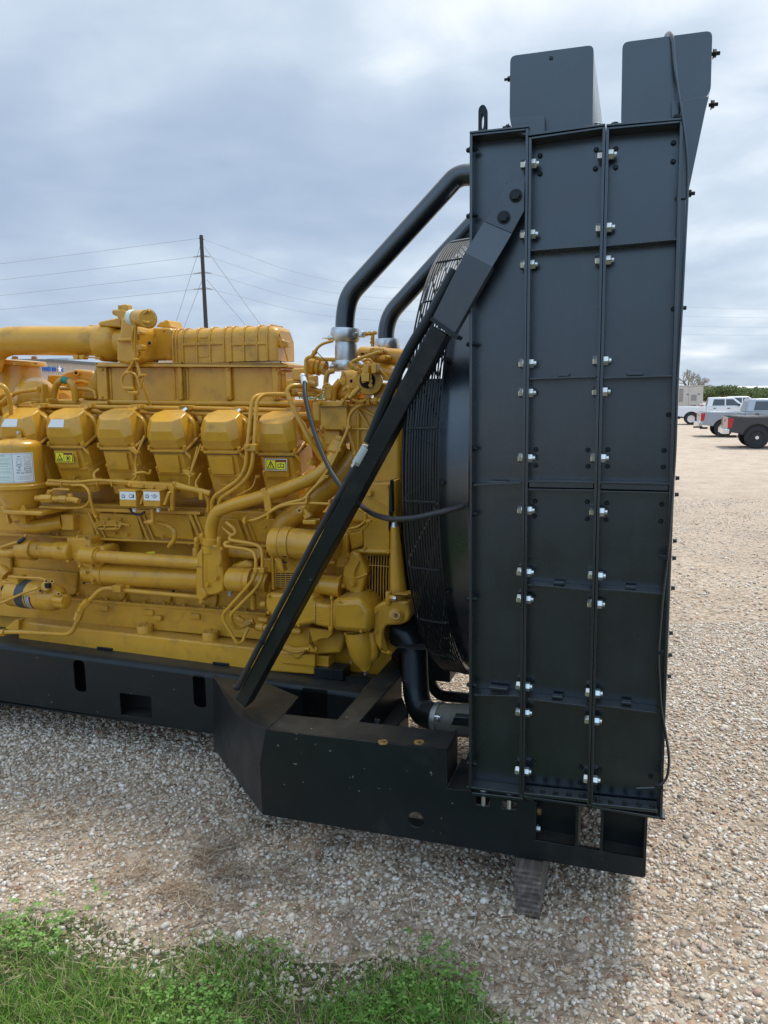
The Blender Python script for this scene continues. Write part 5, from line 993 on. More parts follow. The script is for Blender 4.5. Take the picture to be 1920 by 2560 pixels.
def lb(u0, v0, u1, v1, m, nm, rr=1.006): curved_label(uv_th(u0), uv_th(u1), zl0+hL*v0, zl0+hL*v1, rf*rr, m, nm, filt)
us = 0.56; lb(0.02, .03, us-.005, .97, LBLUE, 'label_panel', 1.0045); lb(us, .02, us+.008, .98, GINK, 'label_rule')
lb(0.0, .025, 1-.02, .035, GINK, 'label_rule'); lb(0.0, .965, .98, .975, GINK, 'label_rule'); lb(.972, .03, .98, .97, GINK, 'label_rule')
rr2 = random.Random(2)
for k, (v, e) in enumerate(((.93, .42), (.89, .40), (.80, .5), (.74, .46), (.66, .49), (.63, .51), (.56, .48), (.47, .53), (.38, .5), (.34, .53), (.20, .48), (.17, .52), (.10, .47))):
    u = 0.03
    while u < e: w_ = rr2.uniform(.02, .05); lb(u, v, min(u+w_, e), v+.012, INK if k < 1 else GINK, 'label_text'); u += w_+.012
def ring_l(u, v, ru, rv, nm='label_drawing'):
    q = [(u+ru*math.cos(a), v+rv*math.sin(a)) for a in [2*math.pi*k/14 for k in range(15)]]
    mb = MB()
    for (a, b) in zip(q[:-1], q[1:]):
        P = []
        for (uu, vv) in (a, b):
            d = Vector((math.sin(uv_th(uu)), -math.cos(uv_th(uu)), 0)); P.append(cz(zl0+hL*vv)+d*rf*1.007)
        mb.tube(P, 0.0012, None, 4)
    part(nm, mb, GINK, filt)
for (u0, u1, v0, v1) in ((.64, .74, .62, .82), (.66, .72, .60, .78), (.80, .93, .68, .88), (.83, .90, .70, .84)):
    for a, b, c, d in ((u0, v0, u0+.004, v1), (u1, v0, u1+.004, v1), (u0, v1, u1, v1+.006), (u0, v0, u1, v0+.006)): lb(a, b, c, d, GINK, 'label_drawing')
for c_ in ((.69, .58, .055, .03), (.865, .62, .07, .03), (.865, .50, .075, .035), (.865, .43, .075, .035), (.68, .43, .04, .025), (.66, .34, .03, .02), (.75, .33, .03, .025), (.84, .34, .04, .02), (.92, .34, .02, .03)): ring_l(*c_)
lb(.67, .87, .72, .89, INK, 'label_text'); lb(.68, .50, .71, .53, INK, 'label_text')
for v, a, b in ((.21, .63, .94), (.18, .70, .88), (.14, .63, .93), (.105, .66, .90)):
    u = a
    while u < b: w_ = rr2.uniform(.02, .04); lb(u, v, min(u+w_, b), v+.01, GINK, 'label_text'); u += w_+.01
# valve and pipework beside the filter
T('bleed_valve', [('4', 300, 150, 3.86), ('4', 600, 160, 3.86), ('4', 655, 175, 3.86)], 24, 0.03); C('valve_nut', ('4', 345, 152, 3.86), ('4', 440, 150, 3.86), 36, n=6); C('valve_nut', ('4', 500, 155, 3.86), ('4', 560, 157, 3.86), 32, n=6)
T('valve_handle', [('4', 410, 100, 3.85), ('4', 450, 75, 3.84), ('4', 575, 80, 3.84)], 9, 0.01); C('valve_stem', ('4', 408, 85, 3.85), ('4', 405, 150, 3.86), 15); C('valve_stem', ('4', 580, 110, 3.86), ('4', 590, 160, 3.86), 20)
B('filter_foot', '4', 20, 248, 345, 300, 3.80, 0.30, 0.01); 
for x in (48, 198): p = M('4', x, 248, 3.84); part('bolt', MB().cyl(p, p+ZV*0.03, 0.012, 10).bolt(p, ZV, 0.02, 0.018), YEL)
T('oil_elbow', [('4', 160, 300, 3.95), ('4', 190, 380, 3.95), ('4', 300, 385, 3.96), ('4', 520, 350, 4.02)], 62, 0.15, n=20); B('elbow_flange', '4', 500, 285, 610, 420, 3.99, 0.08, 0.006)
bb = M('4', 0, 300, 3.93); lb2 = part('brand_plate', MB().prism([M('4', x, y, 3.94) for x, y in ((-60, 290), (125, 320), (140, 420), (-60, 400))], (0, 0.01, 0)), YEL)
lab_text('C', rp_('4', 60, 3.93), WHITE, lb2, M('4', 74, 352, 3.936), ZV, XV)
# ---- water pipes and oil cooler
T('water_pipe', [('4', 270, 575, 3.93), ('4', 500, 590, 3.93)], 70, None, n=26)
C('pipe_coupling', ('4', 165, 575, 3.93), ('4', 290, 580, 3.93), 82, [(0, .8), (.05, 1), (.7, 1), (.72, 1.07), (.98, 1.07), (1, .9)]); C('pipe_coupling', ('4', 465, 585, 3.93), ('4', 600, 595, 3.93), 80, ROUND)
T('small_elbow', [('4', 0, 600, 3.9), ('4', 60, 610, 3.9), ('4', 110, 605, 3.91), ('4', 180, 585, 3.93)], 38, 0.05, n=16)
T('drain_line', [('4', 0, 560, 3.88), ('4', 140, 515, 3.88), ('4', 185, 500, 3.9), ('4', 220, 450, 3.92)], 12, 0.04); C('line_nut', ('4', 150, 520, 3.88), ('4', 205, 480, 3.9), 15, m=RUB)
cst = PR('thermostat_casting', '4', [(545, 470), (740, 480), (745, 560), (840, 550), (865, 580), (865, 690), (800, 735), (830, 830), (720, 835), (668, 800), (650, 720), (600, 660), (560, 640)], 3.92, 0.16, 0.016)
PR('casting_face', '4', [(600, 600), (690, 610), (760, 690), (770, 730), (700, 725), (640, 680)], 3.905, 0.03, 0.008, cst)
for (x, y, r_) in ((705, 553, 12), (718, 605, 16), (668, 712, 14), (765, 725, 12), (715, 762, 14), (770, 825, 14), (645, 468, 10), (565, 672, 12), (770, 852, 10)): BO('4', x, y, 3.90, r_, par=cst)
T('upper_cooler_pipe', [('4', 815, 632, 3.9), ('4', 1670, 690, 3.9)], 53, None, n=26); C('pipe_coupling', ('4', 690, 618, 3.91), ('4', 825, 632, 3.9), 74, [(0, .85), (.05, 1), (.9, 1), (.92, .8), (1, .78)])
C('oil_cooler', ('4', 860, 780, 3.98), ('4', 1700, 815, 3.98), 98, [(0, .85), (0, 1.05), (.03, 1.05), (.03, .97), (1, .97)], n=40)
C('cooler_end_bell', ('4', 700, 760, 3.98), ('4', 862, 780, 3.98), 98, [(0, .6), (.1, .8), (.5, .98), (1, 1.0)], n=36)
wn_ = M('4', 1250, 600, 4.0); part('small_warning_sticker', MB().prism([M('4', x, y, 4.03) for x, y in ((1212, 598), (1285, 592), (1278, 612), (1225, 612))], (0, 0.002, 0)), YLAB)
# vertical outlet casting
oc = PR('outlet_casting', '5', [(300, 700), (300, 960), (345, 1005), (370, 1000), (385, 960), (470, 950), (525, 920), (530, 830), (510, 720), (510, 590), (480, 540), (350, 540), (330, 600), (330, 640)], 3.88, 0.14, 0.035)
C('casting_barrel', ('5', 415, 560, 3.93), ('5', 405, 900, 3.93), 72, [(0, 1), (.8, 1.05), (1, .8)], oc); PR('casting_flange', '5', [(300, 620), (345, 560), (350, 900), (385, 940), (385, 970), (340, 1012), (295, 985)], 3.865, 0.05, 0.01, oc)
C('pipe_clamp', ('5', 428, 480, 3.93), ('5', 424, 600, 3.93), 82, [(0, .94), (.03, 1.02), (.4, 1.02), (.42, .93), (.5, .93), (.52, 1.02), (.97, 1.02), (1, .94)], oc)
for (x, y, D_) in ((302, 502, 3.88), (490, 500, 3.87), (345, 470, 3.9)): C('clamp_lug', ('5', x, y-28, D_), ('5', x, y+60, D_), 20, ROUND, oc)
for (x, y) in ((493, 697), (465, 815), (345, 1010), (395, 870)): BO('5', x, y, 3.865, 16, par=oc)
for (x, y) in ((302, 502), (510, 570)): BO('5', x, y, 3.86, 14, par=oc)
C('end_cap', ('5', 300, 560, 3.93), ('5', 300, 700, 3.93), 30, ROUND, oc)
# large water pipe sweeping up to the right
T('coolant_pipe', [('5', 424, 500, 3.93), ('5', 420, 400, 3.93), ('5', 460, 260, 3.92), ('5', 620, 200, 3.91), ('5', 950, 110, 3.90), ('2', 1300, 1500, 3.92), ('2', 1440, 1360, 3.97), ('2', 1500, 1180, 4.03)], 55, 0.16, n=24, lab='thick yellow coolant pipe sweeping up to the right')
C('pipe_coupling', ('2', 1440, 1320, 3.98), ('2', 1490, 1215, 4.02), 72, ROUND)
cl_ = PR('pipe_clip', '5', [(832, 75), (872, 62), (880, 95), (905, 100), (925, 240), (915, 268), (870, 262), (866, 235), (848, 110)], 3.865, 0.02, 0.003); 
# twin tubes running down between heads
T('twin_tube', [('2', 1335, 820, 4.1), ('2', 830, 818, 4.0), ('2', 780, 840, 3.96), ('2', 757, 900, 3.94), ('2', 735, 1150, 3.88), ('2', 712, 1400, 3.87), ('2', 690, 1470, 3.87), ('5', 640, 10, 3.87), ('5', 455, 130, 3.89), ('5', 430, 180, 3.9), ('5', 432, 290, 3.92)], 17, 0.06)
T('twin_tube', [('2', 1340, 812, 4.12), ('2', 870, 815, 4.0), ('2', 815, 850, 3.96), ('2', 797, 920, 3.94), ('2', 785, 1180, 3.88), ('2', 765, 1400, 3.87), ('2', 735, 1490, 3.87), ('5', 680, 30, 3.87), ('5', 505, 150, 3.89), ('5', 488, 190, 3.9), ('5', 490, 260, 3.92)], 17, 0.06)
tc_ = B('tube_clamp', '2', 695, 1228, 795, 1288, 3.855, 0.05, 0.004); BO('2', 725, 1248, 3.853, 16, par=tc_)
T('riser_tube', [('2', 1350, 800, 4.1), ('2', 1180, 745, 4.05), ('2', 1090, 745, 4.0), ('2', 1050, 790, 3.98), ('2', 1085, 880, 3.97), ('2', 1240, 1200, 3.96), ('2', 1400, 1440, 4.02)], 21, 0.05)
# lower twin tubes
T('oil_tube', [('5', 550, 350, 3.9), ('5', 615, 405, 3.89), ('5', 632, 440, 3.88), ('5', 570, 478, 3.87), ('5', 590, 500, 3.86), ('5', 780, 530, 3.85), ('5', 838, 560, 3.85), ('5', 850, 620, 3.84), ('5', 850, 820, 3.83), ('5', 790, 910, 3.82), ('5', 590, 1110, 3.82), ('5', 588, 1150, 3.83), ('5', 630, 1240, 3.86), ('5', 745, 1190, 3.92)], 15, 0.04)
T('oil_tube', [('5', 590, 512, 3.9), ('5', 535, 522, 3.88), ('5', 540, 548, 3.87), ('5', 730, 575, 3.86), ('5', 780, 600, 3.85), ('5', 795, 650, 3.84), ('5', 797, 780, 3.83), ('5', 740, 870, 3.82), ('5', 525, 1110, 3.82), ('5', 525, 1165, 3.82), ('5', 640, 1355, 3.83), ('5', 680, 1350, 3.85), ('5', 720, 1250, 3.9)], 15, 0.035)
tc2 = B('tube_clamp', '5', 768, 728, 862, 778, 3.815, 0.05, 0.004); BO('5', 797, 755, 3.813, 17, par=tc2)
T('short_tube', [('5', 500, 375, 3.95), ('5', 590, 460, 3.93)], 13, None); C('line_nut', ('5', 700, 1270, 3.89), ('5', 725, 1225, 3.91), 24, n=6); C('line_nut', ('5', 690, 1200, 3.93), ('5', 775, 1165, 3.95), 28, n=6)
T('drain_valve', [('5', 640, 1140, 3.97), ('5', 700, 1180, 3.97), ('5', 800, 1215, 4.0)], 24, 0.03, m=YEL)
# pipe and fittings across the crankcase
T('oil_line', [('4', 0, 1265, 3.86), ('4', 120, 1258, 3.86), ('4', 350, 1268, 3.86), ('4', 560, 1280, 3.86), ('4', 605, 1250, 3.86), ('4', 660, 1130, 3.86), ('4', 700, 1040, 3.87), ('4', 830, 910, 3.89), ('4', 900, 895, 3.9), ('4', 1000, 912, 3.92), ('4', 1640, 970, 3.95)], 19, 0.06, lab='thin yellow pipe stepping up across the crankcase')
for a, b, r_ in ((('4', 640, 1160, 3.86), ('4', 665, 1095, 3.86), 33), (('4', 665, 1090, 3.86), ('4', 690, 1030, 3.865), 28), (('4', 690, 1045, 3.865), ('4', 735, 1000, 3.87), 31)): C('pipe_nut', a, b, r_, n=6)
C('pipe_nut', ('4', 0, 1266, 3.855), ('4', 38, 1266, 3.855), 30, n=6)
B('line_bracket', '4', 930, 875, 1000, 935, 3.88, 0.08, 0.004); B('line_bracket', '4', 1010, 845, 1075, 900, 3.93, 0.1, 0.004)
# prelube motor at the left
pm = C('starter_motor', ('4', 90, 925, 3.86), ('4', 380, 965, 3.86), 118, [(0, .85), (.05, .97), (.1, 1), (1, 1)], n=40, lab='yellow motor lying across with a black band and striped label')
def on(a, b, u): return tuple([a[0]]+[a[i]+(b[i]-a[i])*u for i in (1, 2, 3)])
A_, Bq = ('4', 90, 925, 3.86), ('4', 380, 965, 3.86)
C('motor_band', on(A_, Bq, .38), on(A_, Bq, .62), 119.5, par=pm, m=mat('band_rubber', (0.045, 0.055, 0.06), 0.5), n=40); C('motor_end', ('4', 380, 965, 3.86), ('4', 520, 985, 3.86), 118, [(0, 1), (.4, .98), (.75, .85), (1, .5)], pm, n=36)
C('motor_nose', ('4', 470, 1000, 3.83), ('4', 560, 1010, 3.83), 60, ROUND, pm); C('solenoid', ('4', 440, 985, 3.80), ('4', 530, 1000, 3.80), 34, ROUND, pm)
mc = Vector(V_(('4', 262, 1010, 3.86))); 
for k, (u0, u1, m_) in enumerate(((.665, .70, INK), (.70, .715, WHITE), (.715, .74, INK), (.74, .755, WHITE), (.755, .78, INK), (.78, .795, WHITE), (.795, .83, REDI), (.83, .85, INK))):
    p0, p1 = V_(on(A_, Bq, u0)), V_(on(A_, Bq, u1)); d = (p1-p0).normalized(); q = (-YV).cross(d).normalized(); mb = MB(); r_ = rq('4', 119.5, 240, 950, 3.86); vs = []
    for j in range(9):
        an = R(-50+60*j/8); dd = (-YV)*math.cos(an)+ZV*math.sin(an); vs += [p0+dd*r_, p1+dd*r_]
    part('striped_label', mb.add(vs, [(2*j, 2*j+1, 2*j+3, 2*j+2) for j in range(8)]), m_, pm)
tr_ = C('terminal_boss', ('4', 385, 880, 3.76), ('4', 385, 895, 3.83), 42, ROUND, pm); B('terminal_square', '4', 368, 858, 408, 900, 3.752, 0.02, 0.001, pm, DARK)
for (x, y) in ((383, 838), (430, 840), (335, 920), (378, 922), (485, 945)): C('terminal_ring', ('4', x, y, 3.77), ('4', x, y, 3.80), 16, par=pm); C('terminal_hole', ('4', x, y, 3.768), ('4', x, y, 3.772), 8, par=pm, m=DARK)
T('motor_lead', [('4', 75, 800, 3.8), ('4', 200, 810, 3.79), ('4', 330, 812, 3.79), ('4', 380, 828, 3.78)], 10, 0.04); T('motor_lead', [('4', -30, 1035, 3.76), ('4', 60, 1000, 3.75), ('4', 200, 935, 3.74), ('4', 300, 900, 3.75)], 11, 0.05); C('line_nut', ('4', 282, 910, 3.745), ('4', 322, 892, 3.75), 18, n=6)
PR('motor_bracket', '4', [(0, 850), (20, 838), (130, 850), (135, 880), (90, 940), (0, 945)], 3.80, 0.03, 0.006, pm); C('bracket_hole', ('4', 35, 900, 3.798), ('4', 35, 900, 3.805), 26, par=pm, m=DARK); B('motor_foot', '4', -40, 965, 110, 1025, 3.80, 0.1, 0.006, pm); B('solenoid_block', '4', 60, 795, 150, 870, 3.80, 0.08, 0.006, pm)
T('motor_pipe', [('4', -60, 740, 3.9), ('4', 20, 750, 3.9), ('4', 60, 790, 3.9)], 50, 0.05, n=16)
B('fuel_filter_bracket', '4', -60, 560, 120, 1100, 4.12, 0.03, 0.01)
# ---- alternator, its belt guard grille, pump
al = C('alternator', ('5', 925, 515, 3.83), ('5', 1480, 545, 3.83), 132, [(0, .80), (.02, .93), (.06, 1), (.17, 1), (.17, .96), (.95, .96), (1, .8)], n=48, lab='yellow cylindrical alternator held by a wide strap')
C('alternator_strap', ('5', 1030, 522, 3.83), ('5', 1100, 525, 3.83), 137, [(0, .93), (0, 1.0), (1, 1.0), (1, .93)], al, n=48)
for (y) in (635, 685, 340, 360): B('strap_slot', '5', 1015, y-7, 1050, y+7, 3.83-rp_('5', 137)*(0.6 if abs(y-520) > 130 else 0.72)-0.006, 0.01, 0.001, al, DARK) if y > 500 else None
C('hose_barb', ('5', 1190, 215, 3.8), ('5', 1225, 290, 3.8), 20, [(0, .9), (.15, 1.1), (.3, .8), (.5, .8), (1, 1)]); C('barb_nut', ('5', 1218, 280, 3.8), ('5', 1232, 310, 3.8), 36, n=6); B('barb_body', '5', 1180, 330, 1290, 372, 3.78, 0.07, 0.006); C('barb_eye', ('5', 1155, 252, 3.8), ('5', 1155, 252, 3.82), 24); C('barb_hole', ('5', 1155, 252, 3.798), ('5', 1155, 252, 3.803), 9, m=DARK)
PR('strap_leg', '5', [(930, 600), (1000, 640), (1030, 760), (1010, 765), (975, 720)], 3.80, 0.05, 0.006, al)
gp = B('grille_plate', '5', 945, 640, 1300, 915, 3.90, 0.02, 0.003, lab='slotted yellow grille plate under the alternator'); B('grille_edge', '5', 918, 635, 948, 912, 3.885, 0.10, 0.003, gp)
for r_ in range(7):
    for c_ in range(4): x = 962+c_*41; y = 770+r_*17.5; B('slot', '5', x, y, x+35, y+10, 3.898, 0.004, 0, gp, DARK)
fl2 = C('fuel_filter', ('5', 560, 820, 3.92), ('5', 770, 835, 3.92), 102, [(0, .55), (.02, .75), (.08, .92), (.16, 1), (.75, 1), (.78, .95), (.82, 1.02), (1, 1.02)], n=40, lab='round yellow canister lying beside the small tubes')
PR('filter_dome', '5', [(600, 700), (700, 668), (765, 690), (770, 740), (560, 745)], 3.95, 0.12, 0.03, fl2); C('drain_plug', ('5', 580, 920, 3.9), ('5', 582, 960, 3.9), 18, par=fl2, m=STEEL, n=6)
C('cooler_return_pipe', ('5', 500, 590, 3.99), ('5', 900, 620, 3.99), 48, [(0, 1), (.18, 1), (.18, 1.1), (.22, 1.1), (.22, .95), (1, .95)]); C('return_elbow', ('5', 800, 590, 3.97), ('5', 850, 640, 3.97), 62, ROUND)
B('side_bracket', '5', 850, 650, 925, 770, 3.93, 0.08, 0.006); C('pump_neck', ('5', 780, 820, 3.95), ('5', 900, 850, 3.95), 90, [(0, 1), (.5, .8), (1, .9)])
PR('pump_body', '5', [(770, 780), (880, 740), (930, 900), (870, 1000), (800, 960)], 3.96, 0.15, 0.02); C('hanging_stub', ('5', 775, 950, 3.98), ('5', 775, 1070, 3.98), 24)
# loom in front of the exhaust elbow
T('wiring_loom', [('5', 690, 335, 3.86), ('5', 760, 352, 3.85), ('5', 850, 320, 3.84), ('5', 950, 230, 3.83), ('5', 1060, 190, 3.82), ('5', 1200, 160, 3.83), ('5', 1250, 90, 3.85), ('5', 1370, -20, 3.87)], 14, 0.06)
T('wiring_loom', [('5', 690, 340, 3.84), ('5', 780, 335, 3.83), ('5', 880, 290, 3.82), ('5', 1000, 210, 3.81), ('5', 1200, 190, 3.82), ('5', 1440, 200, 3.83)], 12, 0.06)
T('sensor_lead', [('3', 230, 1659, 3.86), ('3', 420, 1420, 3.88), ('3', 500, 1250, 3.92), ('3', 570, 1090, 3.95), ('3', 570, 1000, 3.96), ('3', 620, 930, 3.96), ('3', 700, 890, 3.96)], 14, 0.05)
for (x, y) in ((375, 1500), (480, 1280), (560, 1090)): B('cable_clip', '3', x-22, y-14, x+24, y+14, 3.86+(1500-y)*0.0002, 0.03, 0.003)
for (f, x, y) in (('5', 890, 300), ('5', 1210, 170), ('5', 1400, 195), ('5', 695, 338)): B('cable_tie', f, x-8, y-28, x+12, y+28, 3.80, 0.05, 0.003)
# exhaust elbow casting behind the loom
T('exhaust_elbow', [('5', 1010, 560, 4.02), ('5', 1000, 380, 4.02), ('5', 1150, 270, 4.03), ('5', 1320, 190, 4.05), ('3', 470, 1300, 4.1)], 90, 0.2, n=26)
T('exhaust_elbow', [('3', 620, 1320, 4.12), ('3', 480, 1500, 4.06), ('5', 1300, 130, 4.03), ('5', 1200, 250, 4.02)], 100, 0.2, n=26)
T('charge_pipe', [('3', 280, 1170, 4.05), ('3', 330, 1200, 4.05), ('3', 390, 1260, 4.07)], 60, 0.05, n=20); C('pipe_coupling', ('3', 230, 1140, 4.05), ('3', 300, 1180, 4.05), 74, ROUND)
C('drain_fitting', ('3', 262, 1340, 4.0), ('3', 255, 1400, 4.0), 34, [(0, .6), (.3, .6), (.3, 1), (.6, 1), (.6, 1.3), (1, 1.3)], m=YEL, n=16)
# ---- front gear case
B('gear_case', '3', 560, 860, 1000, 1900, 4.08, 0.7, 0.02, lab='front gear case of the engine')
B('gear_case_lower', '6', 420, 430, 880, 950, 4.06, 0.7, 0.02); B('case_panel', '6', 650, 20, 868, 575, 3.98, 0.12, 0.006); C('panel_roll', ('6', 625, 560, 3.98), ('6', 862, 568, 3.98), 18); BO('6', 857, 565, 3.96, 16)
PR('case_rib', '6', [(868, 0), (880, 0), (890, 250), (875, 255), (862, 400), (855, 400)], 3.96, 0.1, 0.003, m=BLK); B('case_strip', '6', 885, 0, 915, 480, 4.0, 0.1, 0.004)
T('stay_rod', [('6', 700, 145, 3.97), ('6', 870, 235, 3.97)], 4, None); BO('6', 712, 105, 3.97, 22)
rad_g = PR('oil_radiator_back', '6', [(670, 600), (870, 600), (862, 960), (680, 960)], 4.05, 0.03, 0, m=DARK)
for k in range(9): x = 684+k*22; T('cooling_fin', [('6', x+8, 595, 4.02), ('6', x, 780, 4.02), ('6', x+2, 965, 4.02)], 4.5, 0.1, rad_g, n=6)
T('cooling_fin', [('6', 680, 670, 4.015), ('6', 865, 685, 4.015)], 4, None, rad_g)
# front support bracket: triangular ribbed casting
PR('front_support', '3', [(560, 900), (900, 900), (870, 1060), (700, 1300), (640, 1380), (600, 1370), (598, 1300), (560, 1150)], 4.02, 0.05, 0.006)
for a, b in (((565, 910), (880, 905)), ((570, 1100), (790, 1105)), ((640, 930), (750, 1110)), ((745, 1110), (860, 960)), ((650, 950), (650, 1280)), ((570, 1110), (625, 1290)), ((745, 1110), (690, 1290)), ((850, 930), (700, 1290)), ((680, 940), (820, 1010))): T('support_rib', [('3', *a, 4.0), ('3', *b, 4.0)], 9, None, n=8)
for (x, y) in ((525, 870), (520, 1095), (350, 1090), (330, 890), (512, 890), (625, 1305)): BO('3', x, y, 3.95, 17)
B('cover_plate', '3', 330, 880, 560, 1110, 3.99, 0.09, 0.006, lab='flat square cover plate at the front of the engine'); B('plate_flange', '3', 320, 875, 560, 918, 3.975, 0.11, 0.005); B('plate_under', '3', 360, 1110, 500, 1240, 4.03, 0.2, 0.01)
B('plate_left', '3', 265, 880, 335, 1040, 4.0, 0.2, 0.01)
# pump and fittings top right
wp = C('fuel_pump', ('3', 735, 705, 3.93), ('3', 735, 705, 4.06), 118, [(0, .72), (0, .92), (.12, 1), (1, 1)], n=40, lab='round yellow priming pump with fittings'); C('pump_cavity', ('3', 725, 700, 3.925), ('3', 725, 700, 3.95), 66, par=wp, m=DARK)
PR('pump_flange', '3', [(570, 700), (600, 660), (680, 640), (640, 800), (600, 850), (540, 800), (530, 770), (600, 745)], 3.97, 0.05, 0.01, wp); C('flange_hole', ('3', 592, 705, 3.968), ('3', 592, 705, 3.972), 14, par=wp, m=DARK)
for (x, y) in ((745, 672), (750, 705), (750, 740)): C('port', ('3', x, y, 3.90), ('3', x, y, 3.93), 17, par=wp)
T('pump_stem', [('3', 700, 720, 3.9), ('3', 698, 640, 3.9), ('3', 705, 560, 3.91)], 20, None, wp); B('stem_block', '3', 672, 640, 740, 710, 3.88, 0.05, 0.004, wp); B('stem_block', '3', 690, 570, 735, 640, 3.88, 0.05, 0.004, wp); B('lever_block', '3', 755, 560, 800, 640, 3.88, 0.06, 0.004, wp)
for a, b, r_ in ((('3', 570, 555, 3.9), ('3', 640, 610, 3.91), 26), (('3', 640, 600, 3.91), ('3', 680, 650, 3.92), 22), (('3', 575, 850, 3.9), ('3', 660, 760, 3.92), 24), (('3', 660, 545, 3.9), ('3', 690, 570, 3.9), 18)): C('hose_fitting', a, b, r_, [(0, .8), (.3, .8), (.3, 1.15), (.6, 1.15), (.6, .9), (1, .9)], m=YEL if r_ > 20 else ZINC, n=12)
T('short_pipe', [('3', 600, 545, 3.9), ('3', 640, 525, 3.9), ('3', 825, 462, 3.92)], 14, 0.02); T('short_pipe', [('3', 690, 540, 3.95), ('3', 740, 520, 3.95), ('3', 790, 590, 3.95), ('3', 890, 695, 3.95)], 12, 0.03); T('short_pipe', [('3', 800, 590, 3.93), ('3', 900, 690, 3.95)], 10, None)
B('pump_support', '3', 770, 720, 930, 860, 4.0, 0.1, 0.01); T('valve_row', [('3', 700, 870, 3.97), ('3', 900, 870, 3.97)], 22, None); [C('row_nut', ('3', x, 870, 3.965), ('3', x+28, 870, 3.965), 32, n=6) for x in (720, 780, 840)]
T('fuel_tube', [('3', 600, 860, 3.95), ('3', 680, 880, 3.94), ('3', 720, 850, 3.95)], 12, 0.03)
T('hand_lever', [('3', 530, 780, 3.95), ('3', 560, 750, 3.94), ('3', 590, 800, 3.95), ('3', 545, 850, 3.96)], 16, 0.03)
B('flat_lever', '3', 510, 640, 545, 735, 3.93, 0.015, 0.004); C('lever_pin', ('3', 523, 718, 3.915), ('3', 523, 718, 3.94), 20); C('lever_pin', ('3', 523, 640, 3.915), ('3', 523, 640, 3.94), 16)
PR('thermostat_housing', '3', [(430, 870), (440, 760), (480, 690), (500, 615), (640, 610), (660, 860)], 4.06, 0.25, 0.03); T('housing_curve', [('3', 440, 870, 4.03), ('3', 450, 760, 4.03), ('3', 500, 700, 4.03)], 26, 0.05)
T('bypass_pipe', [('3', 380, 740, 4.03), ('3', 385, 670, 4.02), ('3', 400, 630, 4.02), ('3', 450, 620, 4.03)], 22, 0.04); B('bypass_block', '3', 360, 740, 425, 860, 4.0, 0.08, 0.008); T('bypass_loop', [('3', 285, 870, 4.0), ('3', 300, 840, 3.99), ('3', 350, 810, 3.98), ('3', 360, 740, 3.98), ('3', 400, 722, 3.98), ('3', 430, 760, 3.98), ('3', 420, 850, 3.99)], 8, 0.02)
# aftercooler water outlet: flange, yellow pipe, upper left tubes
B('water_outlet_block', '2', 1090, 600, 1220, 700, 4.15, 0.1, 0.01); B('water_outlet_block', '2', 1040, 690, 1240, 800, 4.2, 0.12, 0.01)
C('outlet_bell', ('3', 230, 570, 4.12), ('3', 380, 600, 4.12), 75, [(0, .9), (.15, 1), (.45, .95), (.5, .75), (.6, .95), (.7, .95), (.75, .7), (1, .8)], n=30); T('vent_tube', [('3', 215, 650, 4.05), ('3', 215, 520, 4.05), ('3', 260, 498, 4.05), ('3', 340, 525, 4.05), ('3', 460, 528, 4.07)], 16, 0.04)
T('vent_tube', [('3', 270, 490, 4.02), ('3', 300, 440, 4.02), ('3', 350, 395, 4.02), ('3', 440, 372, 4.05)], 12, 0.04); C('hose_fitting', ('3', 265, 500, 4.02), ('3', 305, 440, 4.02), 20, [(0, .8), (.4, .8), (.4, 1.1), (.7, 1.1), (.7, .7), (1, .7)]); T('zip_tail', [('3', 305, 465, 4.0), ('3', 350, 510, 4.0), ('3', 400, 565, 4.0)], 3.5, 0.03, m=RUB)
C('hose_fitting', ('3', 185, 650, 3.97), ('3', 210, 735, 3.93), 26, [(0, .6), (.1, .9), (.25, .9), (.25, .75), (.4, .75), (.4, 1), (.95, 1.05), (1, .8)], m=WHITE, n=20); B('sensor_block', '3', 230, 660, 290, 750, 4.03, 0.06, 0.008); C('sensor_plug', ('3', 240, 720, 4.0), ('3', 295, 735, 4.0), 22, n=8); B('outlet_flange', '3', 60, 780, 120, 820, 4.0, 0.05, 0.004)
T('black_hose', [('3', 205, 715, 3.93), ('3', 205, 800, 3.88), ('3', 235, 960, 3.82), ('3', 300, 1180, 3.74), ('3', 400, 1420, 3.65), ('3', 510, 1590, 3.56), ('6', 560, 120, 3.40), ('6', 640, 205, 3.30), ('6', 740, 275, 3.16), ('6', 880, 312, 3.02), ('6', 1060, 305, 2.975), ('6', 1260, 255, 2.985), ('6', 1420, 212, 3.06), ('6', 1515, 180, 3.12)], 22, 0.25, m=RUB, n=14, lab='black rubber hose looping from the engine to the radiator')
T('wire_bundle', [('6', 530, 390, 3.9), ('6', 620, 370, 3.88), ('6', 680, 320, 3.87), ('6', 680, 260, 3.86), ('6', 620, 230, 3.85)], 11, 0.04); T('wire_bundle', [('6', 530, 410, 3.92), ('6', 630, 410, 3.9), ('6', 700, 350, 3.88), ('6', 700, 290, 3.87)], 9, 0.04); T('wire_bundle', [('6', 560, 400, 3.9), ('6', 650, 385, 3.89), ('6', 690, 320, 3.88)], 8, 0.04)
B('cable_tie', '6', 655, 255, 690, 275, 3.85, 0.04, 0.003); B('cable_tie', '6', 675, 315, 710, 340, 3.85, 0.04, 0.003)
